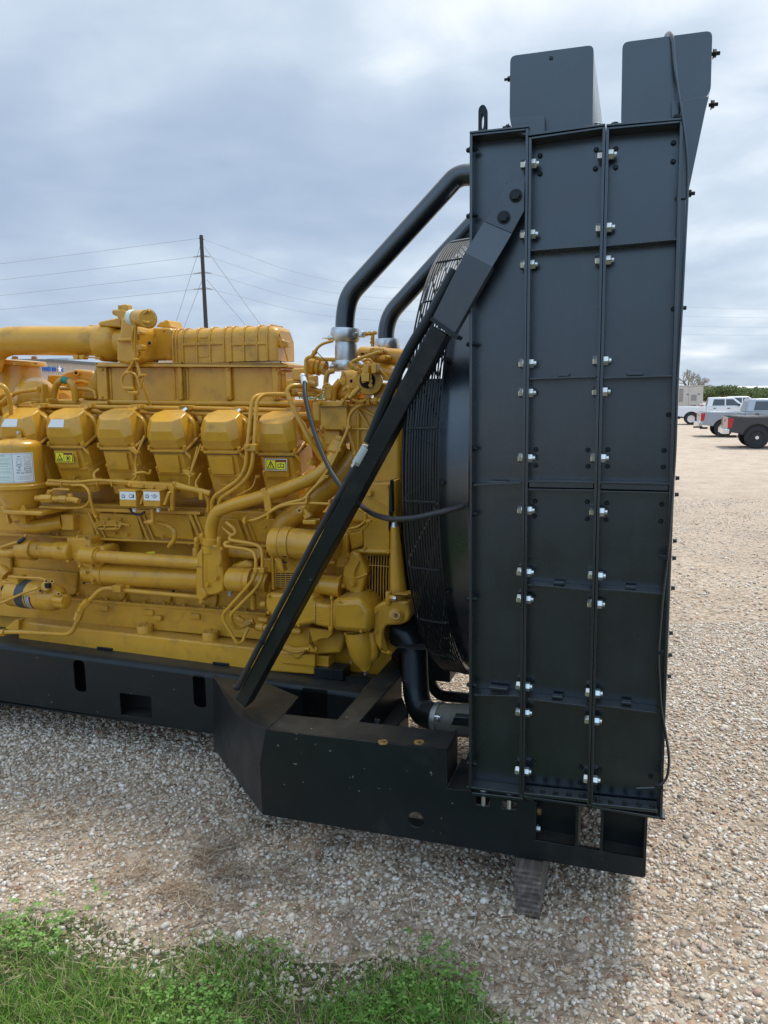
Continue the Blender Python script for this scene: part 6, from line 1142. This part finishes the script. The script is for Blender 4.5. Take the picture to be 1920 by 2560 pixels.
# galvanised couplings and the two black coolant pipes
for (pts, rr, DD, cl, lab) in (
    ([('q', 258, 1900), ('q', 256, 1640), ('q', 300, 1400), ('q', 1400, 190), ('q', 1480, 155), ('q', 1640, 150)], 101, 4.25, 0, 'nearer thick black coolant pipe rising to the radiator'),
    ([('q', 684, 1960), ('q', 685, 1740), ('q', 740, 1580), ('q', 1330, 930), ('q', 1640, 600)], 86, 4.85, 1, 'farther black coolant pipe rising behind the first')):
    pp = [M(f, x, y, DD) for f, x, y in pts]; part('radiator_pipe', MB().tube(pp, PX(rr/4.1475, DD), 0.30, 28, 10), BLK2, None, 0, lab)
def G3(x, y, D=4.25): return M('3', x, y, D)
part('steel_sleeve', MB().lathe(G3(546, 345), G3(552, 580), [(0, PX(26, 4.25)), (.1, PX(26, 4.25)), (.3, PX(28.5, 4.25)), (.7, PX(29, 4.25)), (.9, PX(28, 4.25)), (1, PX(28, 4.25))], 32), STEEL, None, 0, 'galvanised sleeve joining the black pipe to the engine')
def vclamp(c, r, th, tilt, lab, a=0):
    ax = Vector((math.sin(tilt), 0, math.cos(tilt))); o = part('band_clamp', MB().lathe(c-ax*th/2, c+ax*th/2, [(0, r*.9), (0, r*0.97), (.2, r*1.04), (.5, r*1.07), (.8, r*1.04), (1, r*0.97), (1, r*.9)], 40), STEEL, None, 0, lab)
    return o
c1_ = vclamp(G3(540, 322), PX(35, 4.25), 0.075, 0.07, 'upper steel clamp on the nearer coolant pipe'); c2_ = vclamp(G3(535, 578), PX(32, 4.25), 0.06, -0.05, 'lower steel clamp on the nearer coolant pipe'); c3_ = vclamp(M('3', 890, 405, 4.85), PX(30, 4.85), 0.075, 0.0, 'steel clamp on the farther coolant pipe')
for (x0, y0, x1, y1, D_, cc) in ((350, 346, 410, 348, 4.2, c1_), (368, 588, 430, 590, 4.2, c2_)): C('clamp_screw', ('3', x0, y0, D_), ('3', x1, y1, D_), 7, par=cc, m=ZINC); C('clamp_nut', ('3', x0+28, y0, D_), ('3', x0+50, y0+1, D_), 15, par=cc, m=ZINC, n=6); C('clamp_ear', ('3', x0+50, y0+2, D_), ('3', x1+60, y1-6, D_), 22, ROUND, par=cc, m=STEEL)
for (x, y, D_, cc) in ((668, 316, 4.2, c1_), (830, 395, 4.8, c3_)): B('clamp_latch', '3', x-22, y-26, x+20, y+24, D_, 0.05, 0.006, cc, STEEL); BO('3', x, y, D_, 11, par=cc, m=ZINC)
# T fitting on the coolant line and the far yellow pipe
T('tee_fitting', [('3', 690, 320, 4.3), ('3', 805, 305, 4.3)], 13, None); T('tee_fitting', [('3', 770, 320, 4.3), ('3', 768, 420, 4.3)], 14, None)
for (x, y, r_, v) in ((715, 316, 20, 0), (745, 312, 19, 0), (785, 306, 17, 0), (769, 355, 18, 1), (768, 385, 22, 1)): C('tee_nut', ('3', x-10*(1-v), y-10*v, 4.3), ('3', x+10*(1-v), y+10*v, 4.3), r_, n=6)
C('header_pipe', ('3', 650, 490, 4.45), ('3', 1100, 525, 4.45), 80, [(0, .7), (.05, .92), (.3, .92), (.3, 1.05), (.38, 1.05), (.38, .97), (.45, .97), (.45, 1.02), (.52, 1.02), (.52, .95), (1, .95)], n=32); T('header_pipe', [('3', 640, 560, 4.4), ('3', 800, 620, 4.4), ('3', 1000, 650, 4.4)], 70, 0.2, n=24)
B('header_slot', '3', 668, 472, 692, 486, 4.37, 0.02, 0.001, m=DARK); B('header_clip', '3', 920, 592, 1000, 612, 4.2, 0.1, 0.004, m=STEEL); B('header_lug', '3', 820, 490, 885, 530, 4.3, 0.1, 0.01)
for (x, y) in ((850, 455), (870, 508), (905, 745), (790, 590)): BO('3', x, y, 4.15, 16)
B('upper_bracket', '3', 740, 430, 850, 470, 4.3, 0.1, 0.01)
# ---- lower right: pump castings
pc = PR('water_pump_casting', '5', [(872, 960), (900, 940), (1060, 945), (1200, 950), (1280, 960), (1290, 1020), (1430, 1045), (1430, 1240), (1290, 1210), (1270, 1190), (1130, 1225), (960, 1160), (890, 1110), (870, 1050)], 3.84, 0.22, 0.025, lab='large yellow water pump casting low on the engine')
for k, (y, w_) in enumerate(((1095, 75), (1115, 60), (1135, 70), (1155, 80))): B('cast_lettering', '5', 1278, y, 1278+w_, y+8, 3.837, 0.01, 0.002, pc)
pc2 = part('pump_elbow', MB().prism([M('6', x, y, 3.80) for x, y in ((402, 945), (600, 935), (660, 955), (690, 1000), (720, 1040), (725, 1200), (670, 1218), (440, 1200), (398, 1180))], (0, 0.25, 0)), YEL, None, 0.035)
T('elbow_seam', [('6', 412, 930, 3.79), ('6', 408, 1200, 3.79)], 9, None, pc2, n=8)
for (x, y) in ((408, 930), (400, 1180)): BO('6', x, y, 3.785, 12, par=pc2)
fn = part('drain_funnel', MB().lathe(M('6', 625, 1190, 3.92), M('6', 680, 1500, 3.92), [(0, PX(38)), (.2, PX(39)), (.5, PX(37)), (.75, PX(29)), (.9, PX(17)), (1, PX(13))], 32), YEL)
PR('funnel_web', '6', [(500, 1195), (745, 1195), (770, 1400), (735, 1450), (640, 1455), (580, 1400)], 3.88, 0.10, 0.03, fn); C('drain_spout', ('6', 683, 1450, 3.92), ('6', 682, 1500, 3.92), 44, [(0, 1.1), (.5, 1.0), (.5, .8), (1, .75)], fn); C('drain_tip', ('6', 682, 1505, 3.92), ('6', 668, 1540, 3.92), 18, [(0, 1), (1, .5)], fn, STEEL)
for (y) in (1260, 1303): B('cast_lettering', '6', 570, y, 670, y+5, 3.877, 0.01, 0.001, fn)
vol = part('pump_volute', MB().prism([M('6', x, y, 3.86) for x, y in ((730, 1040), (745, 1005), (800, 970), (850, 960), (1010, 960), (1030, 1060), (1010, 1120), (950, 1145), (840, 1150), (820, 1180), (810, 1330), (890, 1370), (870, 1390), (800, 1370), (750, 1280), (732, 1150))], (0, 0.22, 0)), YEL, None, 0.03, 'curved yellow pump outlet with a round plug')
C('plug_boss', ('6', 918, 1070, 3.84), ('6', 918, 1070, 3.87), 58, ROUND, vol); C('plug_ring', ('6', 915, 1070, 3.83), ('6', 915, 1070, 3.85), 42, [(0, .8), (.2, 1), (1, 1)], vol); C('plug_socket', ('6', 915, 1070, 3.828), ('6', 915, 1070, 3.832), 19, par=vol, m=RUST, n=8)
C('upper_cone', ('6', 940, 960, 3.95), ('6', 905, 370, 3.95), 70, [(0, 1.08), (.12, 1.0), (.5, .78), (1, .45)], lab='tall yellow tapering pipe beside the fan guard'); B('cone_joint', '6', 845, 900, 1010, 908, 3.86, 0.1, 0.002); C('cone_lug', ('6', 857, 880, 3.86), ('6', 857, 985, 3.86), 24, ROUND); C('cone_bolt', ('6', 870, 930, 3.84), ('6', 905, 935, 3.84), 24, m=YEL, n=6); C('cone_nut', ('6', 895, 934, 3.835), ('6', 918, 938, 3.835), 20, m=STEEL, n=6); C('cone_top', ('6', 905, 375, 3.95), ('6', 903, 335, 3.95), 32, [(0, 1), (1, .6)], m=STEEL)
hz_ = PR('accessory_drive', '6', [(540, 600), (560, 560), (620, 580), (690, 720), (640, 920), (560, 900), (490, 850), (480, 820), (500, 680), (530, 640)], 3.95, 0.12, 0.015); T('drive_rib', [('6', 620, 640, 3.94), ('6', 580, 720, 3.93), ('6', 590, 780, 3.94), ('6', 690, 740, 3.95)], 10, 0.02, hz_); 
for (x, y, r_) in ((540, 590, 12), (600, 515, 10), (500, 835, 16), (575, 815, 22), (505, 665, 10), (355, 715, 14)): BO('6', x, y, 3.94, r_, par=hz_)
B('case_front', '6', 435, 420, 540, 700, 4.0, 0.1, 0.01); C('idler_housing', ('6', 280, 820, 3.95), ('6', 490, 845, 3.95), 85, [(0, .9), (.9, 1), (.92, 1.1), (1, 1.1)], n=32); B('guard_panel', '6', 220, 760, 300, 870, 3.89, 0.02, 0.003); B('guard_panel', '5', 1290, 640, 1450, 700, 3.86, 0.05, 0.005)
PR('belt_tensioner', '6', [(540, 420), (650, 400), (660, 520), (560, 560)], 4.02, 0.05, 0.01)
B('front_cover', '3', 860, 1180, 984, 1900, 4.3, 0.5, 0.01); part('fan_drive', MB().box(-1.32, -1.0, 4.32, 5.0, 0.5, 2.3).cyl((-1.0, 4.3, 1.85), (-0.8, 4.3, 1.85), 0.14, 24), BLK)
# low parts: sump neck, hoses
PR('sump_casting', '5', [(830, 1160), (880, 1140), (900, 1180), (1170, 1230), (1240, 1220), (1250, 1300), (1480, 1250), (1540, 1290), (1500, 1440), (1300, 1450), (1100, 1420), (1000, 1380), (850, 1330)], 3.99, 0.15, 0.02)
C('sump_pipe', ('5', 805, 1215, 3.93), ('5', 1000, 1240, 3.93), 38, [(0, .9), (.1, 1), (.3, 1), (.3, .8), (1, .8)]); C('sump_pipe', ('5', 820, 1155, 3.97), ('5', 900, 1165, 3.97), 28, ROUND); C('sump_pipe', ('5', 1060, 1245, 3.94), ('5', 1175, 1255, 3.94), 30, ROUND)
PR('gusset_lever', '5', [(1228, 1225), (1430, 1250), (1430, 1280), (1400, 1315), (1330, 1320), (1250, 1360), (1305, 1400), (1300, 1432), (1232, 1428)], 3.92, 0.03, 0.006); C('lever_pin', ('5', 1200, 1398, 3.92), ('5', 1240, 1402, 3.92), 16)
for k in range(3): T('flex_hose', [('5', 1020, 1370+k*14, 3.95-k*.01), ('5', 1110, 1400+k*16, 3.95), ('5', 1210, 1395+k*8, 3.95)], 10, 0.05)
PR('hose_boss', '5', [(1050, 1420), (1200, 1430), (1150, 1485), (1120, 1485)], 3.96, 0.05, 0.01)
B('mount_pad', '5', 1295, 1455, 1400, 1560, 4.02, 0.1, 0.006); C('side_knob', ('5', 835, 1030, 3.88), ('5', 880, 1030, 3.88), 26, ROUND)
part('lower_front_wall', MB().box(Xp('5', 860, 1400, 4.2), Xp('6', 880, 1400, 4.2), 4.2, 4.9, Z('5', 1000, 1560, 4.2), Z('5', 1000, 900, 4.2)), YEL, blk)
# bottom radiator hose
bh = T('lower_radiator_hose', [('6', 930, 1180, 4.0), ('6', 1010, 1230, 3.98), ('6', 1060, 1330, 3.97), ('6', 1075, 1700, 3.9), ('6', 1120, 1840, 3.85), ('6', 1260, 1880, 3.78), ('6', 1500, 1900, 3.7)], 105, 0.22, m=BLK, n=28, lab='fat black bottom coolant pipe bending to the radiator')
C('hose_collar', ('6', 900, 1150, 3.98), ('6', 905, 1380, 3.98), 30, ROUND, bh, BLK); B('hose_band', '6', 920, 1320, 1140, 1345, 3.84, 0.1, 0.006, bh, BLK)
g1, g2 = ('6', 1240, 1885, 3.76), ('6', 1560, 1905, 3.7); gh = C('hose_sleeve', ('6', 1270, 1888, 3.76), g2, 128, [(0, .86), (.06, .96), (.3, 1), (1, 1)], m=PIPEG, n=40, lab='dusty grey rubber sleeve of the bottom coolant pipe')
C('hose_clamp', ('6', 1236, 1882, 3.77), ('6', 1285, 1890, 3.76), 135, [(0, .92), (.1, .98), (.5, 1), (.9, .98), (1, .92)], gh, mat('dull_steel_band', (0.3, 0.32, 0.31), 0.45, 0.8), n=40); B('clamp_buckle', '6', 1212, 1860, 1272, 1922, 3.58, 0.02, 0.006, gh, ZINC); BO('6', 1243, 1892, 3.578, 13, par=gh, m=STEEL)
PR('drain_flap', '6', [(1375, 1870), (1490, 1880), (1490, 1945), (1350, 1938)], 3.55, 0.05, 0.002, gh, BLK2)
# ---- top: intake manifold, aftercooler
T('intake_duct', [('1', -120, 620, 4.35), ('1', -60, 430, 4.36), ('1', 60, 372, 4.38), ('1', 300, 370, 4.40), ('1', 860, 375, 4.44)], 118, 0.35, n=40, lab='wide yellow intake duct bending down on the left')
C('duct_collar', ('1', 800, 375, 4.44), ('1', 870, 378, 4.44), 124, [(0, .97), (.1, 1), (.9, 1), (1, .9)], n=40)
vh = C('throttle_housing', ('1', 830, 385, 4.44), ('1', 1110, 390, 4.44), 140, [(0, .98), (.1, 1.12), (.45, 1.14), (.55, 1.05), (.62, .85), (1, .85)], n=40, lab='yellow throttle housing between duct and aftercooler')
PR('valve_body', '1', [(990, 290), (1000, 180), (1060, 170), (1130, 280), (1140, 540), (1060, 572), (960, 545), (960, 380)], 4.22, 0.25, 0.02, vh); PR('housing_top', '1', [(812, 215), (850, 205), (1000, 175), (1010, 260), (820, 250)], 4.35, 0.2, 0.01, vh)
for pts, r_ in (([('1', 1005, 80, 4.3), ('1', 1010, 210, 4.3)], 26), ([('1', 945, 135, 4.3), ('1', 985, 135, 4.3)], 22)): T('actuator_stem', pts, r_, None, vh)
B('stem_cap', '1', 997, 70, 1055, 125, 4.27, 0.06, 0.008, vh); PR('stem_body', '1', [(960, 115), (1030, 110), (1070, 150), (1060, 210), (1010, 215), (965, 175)], 4.26, 0.08, 0.01, vh); B('stem_arm', '1', 940, 118, 985, 160, 4.27, 0.05, 0.006, vh); B('column', '1', 1000, 180, 1065, 300, 4.25, 0.1, 0.01, vh)
T('sensor_pipe', [('1', 985, 365, 4.2), ('1', 1095, 362, 4.2)], 16, None, vh)
for (x, y) in ((1140, 345), (1155, 430), (1150, 480), (1125, 290)): BO('1', x, y, 4.2, 20, par=vh); 
B('plug_block', '1', 1125, 405, 1180, 450, 4.17, 0.05, 0.006, vh); B('plug_block', '1', 1120, 290, 1170, 320, 4.17, 0.05, 0.006, vh)
ac = C('service_canister', ('1', 1085, 180, 4.12), ('1', 1235, 190, 4.06), 72, [(0, .75), (.05, .85), (.35, .88), (.4, .95), (.7, 1.0), (1, 1.06)], n=36, lab='small yellow canister with printed band above the aftercooler')
C('canister_label', ('1', 1092, 180, 4.118), ('1', 1130, 183, 4.10), 66, par=ac, m=LBLUE, n=36); C('canister_lip', ('1', 1228, 190, 4.062), ('1', 1236, 190, 4.058), 79, par=ac, n=36)
for k in range(4): 
    for j in range(3): B('label_text', '1', 1085+j*16+k, 140+k*22, 1096+j*16+k, 147+k*22, 4.115-rq('1', 67, 1100, 180, 4.11), 0.002, 0, ac, GINK)
C('canister_disc', ('1', 1222, 185, 4.0), ('1', 1218, 185, 4.03), 72, [(0, .96), (.3, 1), (1, 1)], ac, n=36); T('canister_spoke', [('1', 1165, 165, 3.99), ('1', 1235, 115, 3.99)], 13, None, ac); T('canister_spoke', [('1', 1160, 205, 3.99), ('1', 1245, 222, 3.99)], 13, None, ac)
T('canister_lead', [('1', 1125, 225, 4.05), ('1', 1098, 320, 4.08), ('1', 1105, 430, 4.1), ('1', 1120, 520, 4.1), ('1', 1070, 610, 4.1), ('1', 1010, 670, 4.1), ('1', 1010, 740, 4.1), ('1', 1040, 790, 4.1), ('1', 1110, 790, 4.1)], 12, 0.04); T('canister_lead', [('1', 1130, 240, 4.05), ('1', 1118, 400, 4.08), ('1', 1128, 530, 4.1), ('1', 1155, 640, 4.1), ('1', 1190, 760, 4.1), ('1', 1250, 910, 4.15)], 11, 0.04)
T('canister_lead', [('1', 1050, 630, 4.09), ('1', 1110, 635, 4.09), ('1', 1150, 690, 4.09), ('1', 1160, 780, 4.09), ('1', 1190, 670, 4.09), ('1', 1165, 650, 4.09), ('1', 1135, 690, 4.09), ('1', 1170, 780, 4.1)], 9, 0.03)
for (x, y) in ((1060, 765), (1100, 800)): C('connector', ('1', x-30, y, 4.09), ('1', x+50, y+3, 4.09), 15, n=8); 
for (x, y) in ((1110, 525), (1050, 635), (1165, 655)): B('cable_tie', '1', x-18, y-8, x+20, y+10, 4.07, 0.04, 0.003)
dm = C('air_inlet_bowl', ('1', 1130, 405, 4.45), ('1', 1325, 405, 4.45), 128, [(0, 1), (.45, 1), (.72, .92), (.88, .72), (.97, .4), (1, .1)], n=40); C('bowl_plug', ('1', 1240, 390, 4.45-rq('1', 128, 1240, 400, 4.45)), ('1', 1240, 390, 4.36), 22, par=dm); C('bowl_socket', ('1', 1240, 390, 4.442-rq('1', 128, 1240, 400, 4.45)), ('1', 1240, 390, 4.36), 11, par=dm, m=DARK)
ib = PR('intake_block', '1', [(1160, 262), (1395, 262), (1425, 280), (1425, 530), (1150, 535)], 4.42, 0.3, 0.012); BO('1', 1358, 282, 4.42, 12, par=ib); BO('1', 1362, 508, 4.42, 12, par=ib); PR('block_lug', '1', [(1290, 255), (1325, 215), (1355, 212), (1365, 198), (1395, 200), (1410, 240), (1420, 262)], 4.5, 0.15, 0.006, ib)
# ribbed aftercooler cover
D0 = 4.36; sx0, sx1 = Xp('2', 95, 400, D0), Xp('2', 900, 400, D0); z0, z1 = Z('2', 500, 548, D0), Z('2', 500, 256, D0); hh_ = z1-z0
def sect(x, s=1.0, off=0.0):
    P = [(0, 0)]+[(0.12*(1-math.sin(R(a))), 1-0.34*(1-math.cos(R(a)))) if 0 else (0.07-0.07*math.cos(R(a)), (hh_-0.07)/hh_+0.07/hh_*math.sin(R(a))) for a in range(0, 91, 15)]+[(0.22, 1), (0.28, 0.66), (0.28, 0)]
    return [Vector((x, D0+0.14+(p[0]-0.14)*s-(off if p[0] < 0.2 else 0), z0+(p[1]*hh_)*s+(off if p[1] > 0.9 else 0))) for p in P]
cov_ = loft(MB(), [sect(sx0), sect(sx1-0.02), sect(sx1+0.02, 0.975), sect(sx1+0.042, 0.92), sect(sx1+0.052, 0.85)]); acv = part('aftercooler_cover', cov_, YEL, None, 0, 'ribbed yellow aftercooler cover on top of the engine', ang=28)
for x in (110, 135, 190, 305, 415, 530, 590, 695, 805, 890):
    xx = Xp('2', x, 400, D0); part('cover_rib', loft(MB(), [sect(xx-0.006, 1.0, 0.009), sect(xx+0.006, 1.0, 0.009)]), YEL, acv, 0.003)
for x0_, x1_ in ((190, 525), (590, 888)): B('cover_rib', '2', x0_, 390, x1_, 402, D0-0.009, 0.02, 0.003, acv)
for (x, y, w_) in ((330, 335, 60), (322, 492, 80)): B('cast_mark', '2', x, y, x+w_, y+14, D0-0.003, 0.01, 0.002, acv)
cl2 = C('cover_catch', ('2', 1015, 395, D0+0.04), ('2', 1015, 395, D0+0.12), 34, ROUND, acv); T('catch_rod', [('2', 985, 300, D0+0.05), ('2', 1020, 390, D0+0.05), ('2', 1062, 540, D0+0.08)], 6, None, acv); B('catch_block', '2', 985, 375, 1055, 425, D0+0.05, 0.05, 0.006, acv)
lf0 = M('1', 790, 548, 4.30); lf1 = M('2', 1130, 590, 4.30)
abx = part('aftercooler_housing', MB().prism([M('1', 800, 590, 4.36), M('2', 1000, 590, 4.36), M('2', 1000, 880, 4.36), M('1', 800, 880, 4.36)], (0, 0.22, 0)), YEL, None, 0.006, 'smooth yellow aftercooler housing under the ribbed cover')
part('housing_rim', MB().prism([M('1', 790, 550, 4.315), M('2', 1000, 550, 4.315), M('2', 1060, 565, 4.36), M('2', 1060, 592, 4.36), M('2', 1000, 588, 4.315), M('1', 790, 588, 4.315)], (0, 0.26, 0)), YEL, abx, 0.004)
for (f, x0_, x1_) in (('1', 795, 895), ('1', 1085, 1110), ('1', 1467, 1515), ('2', 535, 592), ('2', 925, 985)): B('housing_post', f, x0_, 588, x1_, 862, 4.335, 0.04, 0.006, abx)
for (f, x0_, x1_) in (('1', 900, 930), ('1', 1520, 1560), ('2', 190, 240), ('2', 600, 612), ('1', 1430, 1458)): B('housing_post', f, x0_, 600, x1_, 855, 4.352, 0.02, 0.004, abx)
PR('housing_end', '1', [(800, 548), (770, 640), (720, 740), (660, 850), (800, 860)], 4.40, 0.3, 0.02, abx); B('housing_end', '2', 985, 610, 1040, 850, 4.38, 0.16, 0.02, abx)
for (f, x, y) in (('1', 805, 560), ('1', 1512, 555), ('2', 183, 553), ('2', 583, 553), ('2', 998, 548)): C('rim_hole', (f, x, y, 4.313), (f, x, y, 4.318), 7, par=abx, m=DARK)
# left: turbo and exhaust parts
TX = [('1', -80, 530, 4.5), ('1', 230, 545, 4.5)]
tc1 = M('1', 150, 545, 4.75); rr_ = rp_('1', 285, 4.6)
part('turbo_flange', MB().lathe(M('1', 130, 568, 4.65), M('1', 130, 530, 4.65), [(0, rr_*.96), (.1, rr_), (.5, rr_), (.52, rr_*.98), (1, rr_*.97)], 56), YEL, label='round exhaust flange of the turbocharger')
part('turbo_outlet', MB().lathe(M('1', 150, 860, 4.65), M('1', 130, 568, 4.65), [(0, rr_*1.1), (.3, rr_*.98), (.6, rr_*.84), (1, rr_*.82)], 48), YEL)
for (x) in (125, 285, 0): p = M('1', x, 525, 4.4 if x == 125 else 4.45); part('bolt', MB().bolt(p, ZV, 0.02, 0.02), YEL)
for (x) in (130, 290): p = M('1', x, 552, 4.22); part('bolt', MB().bolt(p, -ZV, 0.014, 0.015), YEL)
PR('turbo_back_plate', '1', [(380, 860), (390, 655), (500, 655), (560, 625), (640, 608), (750, 622), (790, 650), (800, 870)], 4.75, 0.1, 0.015); C('plate_boss', ('1', 632, 638, 4.72), ('1', 632, 638, 4.75), 24, [(0, .6), (0, 1), (1, 1.2)]); C('plate_hole', ('1', 630, 638, 4.715), ('1', 630, 638, 4.72), 11, m=DARK); T('plate_rib', [('1', 520, 790, 4.74), ('1', 580, 730, 4.73), ('1', 650, 700, 4.73), ('1', 740, 720, 4.74)], 14, 0.1)
ho = T('arched_hose', [('1', 440, 880, 4.3), ('1', 450, 790, 4.3), ('1', 480, 710, 4.29), ('1', 545, 690, 4.28), ('1', 600, 730, 4.28), ('1', 622, 800, 4.29), ('1', 628, 870, 4.3)], 27, 0.09, n=20)
C('teal_tape', ('1', 520, 694, 4.282), ('1', 572, 706, 4.28), 30, m=mat('teal_tape', (0.02, 0.20, 0.16), 0.5))
T('cross_pipe', [('1', 500, 768, 4.35), ('1', 740, 775, 4.35), ('1', 785, 790, 4.35), ('1', 795, 850, 4.35)], 14, 0.03); T('cross_pipe', [('1', 85, 830, 4.15), ('1', 150, 795, 4.15), ('1', 300, 775, 4.18)], 18, 0.06); T('cross_pipe', [('1', -20, 735, 3.95), ('1', 40, 750, 3.95), ('1', 80, 850, 3.97), ('1', 95, 990, 4.0)], 20, 0.08); T('cross_pipe', [('1', -20, 900, 4.0), ('1', 30, 870, 4.0), ('1', 60, 840, 4.0), ('1', 90, 820, 4.1)], 16, 0.05)
B('support_column', '1', 315, 728, 358, 900, 4.2, 0.06, 0.006); B('support_column', '1', 250, 850, 400, 905, 4.22, 0.1, 0.008); C('oil_fitting', ('1', 300, 775, 4.18), ('1', 320, 775, 4.18), 24, n=6)
C('turbo_volute', ('1', 300, 850, 4.3), ('1', 300, 850, 4.7), 170, [(0, .5), (.05, .8), (.2, 1), (1, 1)], n=36); C('turbo_volute', ('1', -60, 860, 4.1), ('1', 30, 880, 4.1), 130, [(0, .9), (.6, 1), (1, .5)], n=30); C('turbo_volute', ('1', 520, 860, 4.5), ('1', 520, 860, 4.8), 110, [(0, .5), (.05, .8), (.2, 1), (1, 1)], n=36)
PR('manifold_bracket', '1', [(0, 930), (60, 900), (140, 960), (100, 1010), (30, 1020)], 4.05, 0.06, 0.01); PR('manifold_shelf', '1', [(150, 890), (250, 870), (260, 960), (190, 975), (155, 920)], 4.13, 0.08, 0.01); T('manifold_tube', [('1', 80, 968, 4.1), ('1', 240, 962, 4.12)], 11, None); T('manifold_tube', [('1', 130, 990, 4.1), ('1', 200, 990, 4.1)], 10, None)
B('rear_block', '1', -500, 880, 160, 1200, 4.25, 0.5, 0.02); B('rear_block', '1', 380, 855, 900, 1000, 4.42, 0.3, 0.02)
# actuator clips under the duct
for (x) in (610, 660): PR('duct_clip', '1', [(x-10, 490), (x+38, 490), (x+30, 525), (x-2, 525)], 4.35, 0.05, 0.004)
T('duct_rod', [('1', 700, 508, 4.36), ('1', 800, 512, 4.36)], 6, None); B('duct_bracket', '1', 785, 505, 830, 525, 4.34, 0.1, 0.004); C('duct_stub', ('1', 745, 258, 4.44), ('1', 785, 258, 4.44), 18, ROUND)
# ---- small fasteners, joint lines and worn bare spots that break up the castings
GASK = mat('gasket_grey', (0.09, 0.07, 0.045), 0.7)
for f, x, y, D_, r_, p_ in (('5', 900, 960, 3.835, 12, pc), ('5', 1060, 955, 3.835, 11, pc), ('5', 1270, 975, 3.835, 12, pc), ('5', 1410, 1060, 3.835, 12, pc), ('5', 1410, 1225, 3.835, 12, pc), ('5', 900, 1100, 3.835, 12, pc), ('5', 1150, 1205, 3.835, 11, pc),
                            ('6', 470, 960, 3.795, 10, pc2), ('6', 640, 1195, 3.795, 10, pc2), ('6', 520, 1215, 3.875, 11, fn), ('6', 740, 1215, 3.875, 11, fn), ('6', 760, 1040, 3.855, 12, vol), ('6', 760, 1200, 3.855, 11, vol), ('6', 860, 1360, 3.855, 11, vol), ('6', 990, 980, 3.855, 11, vol),
                            ('6', 670, 40, 3.975, 12, None), ('6', 850, 40, 3.975, 12, None), ('6', 670, 300, 3.975, 12, None), ('6', 850, 300, 3.975, 12, None), ('6', 670, 540, 3.975, 12, None),
                            ('3', 600, 1450, 4.075, 14, None), ('3', 800, 1300, 4.075, 14, None), ('3', 950, 1250, 4.29, 14, None), ('3', 950, 1500, 4.29, 14, None), ('2', 1020, 640, 4.375, 12, abx), ('2', 1020, 820, 4.375, 12, abx),
                            ('1', 845, 610, 4.33, 9, abx), ('1', 845, 840, 4.33, 9, abx), ('2', 562, 610, 4.33, 8, abx), ('2', 562, 840, 4.33, 8, abx), ('2', 955, 610, 4.33, 9, abx), ('2', 955, 840, 4.33, 9, abx),
                            ('4', 345, 980, 3.79, 10, pm), ('5', 960, 660, 3.895, 9, gp), ('5', 1120, 660, 3.895, 9, gp), ('5', 960, 745, 3.895, 9, gp), ('4', 300, 560, 3.86, 12, None), ('4', 480, 560, 3.86, 12, None)):
    BO(f, x, y, D_, r_, par=p_)
for a, b, D_ in ((('5', 1290, 1020), ('5', 1290, 1200), 3.838), (('6', 730, 1050), ('6', 735, 1160), 3.859), (('6', 505, 1200), ('6', 745, 1198), 3.878), (('5', 300, 720), ('5', 345, 720), 3.862), (('3', 325, 919), ('3', 558, 919), 3.972), (('6', 430, 428), ('6', 640, 428), 4.055)):
    T('joint_line', [(*a, D_), (*b, D_)], 2.2, None, m=GASK, n=6)
for (f, x, y, D_) in (('4', 720, 480, 3.915), ('5', 430, 560, 3.85), ('5', 1020, 1240, 3.97), ('6', 560, 1440, 3.9)): C('brass_plug', (f, x, y, D_-0.012), (f, x, y, D_+0.02), 13, m=RUST, n=6)
for i, (cv, o, w, hd) in enumerate(covers):     # thin grey gasket squeezed under every valve cover
    part('gasket', loft(MB(), [oct_(o-nV*0.0165, w*1.015, 0.245, 0.02, -0.006), oct_(o-nV*0.0122, w*1.015, 0.245, 0.02, -0.006)]), GASK, cv)
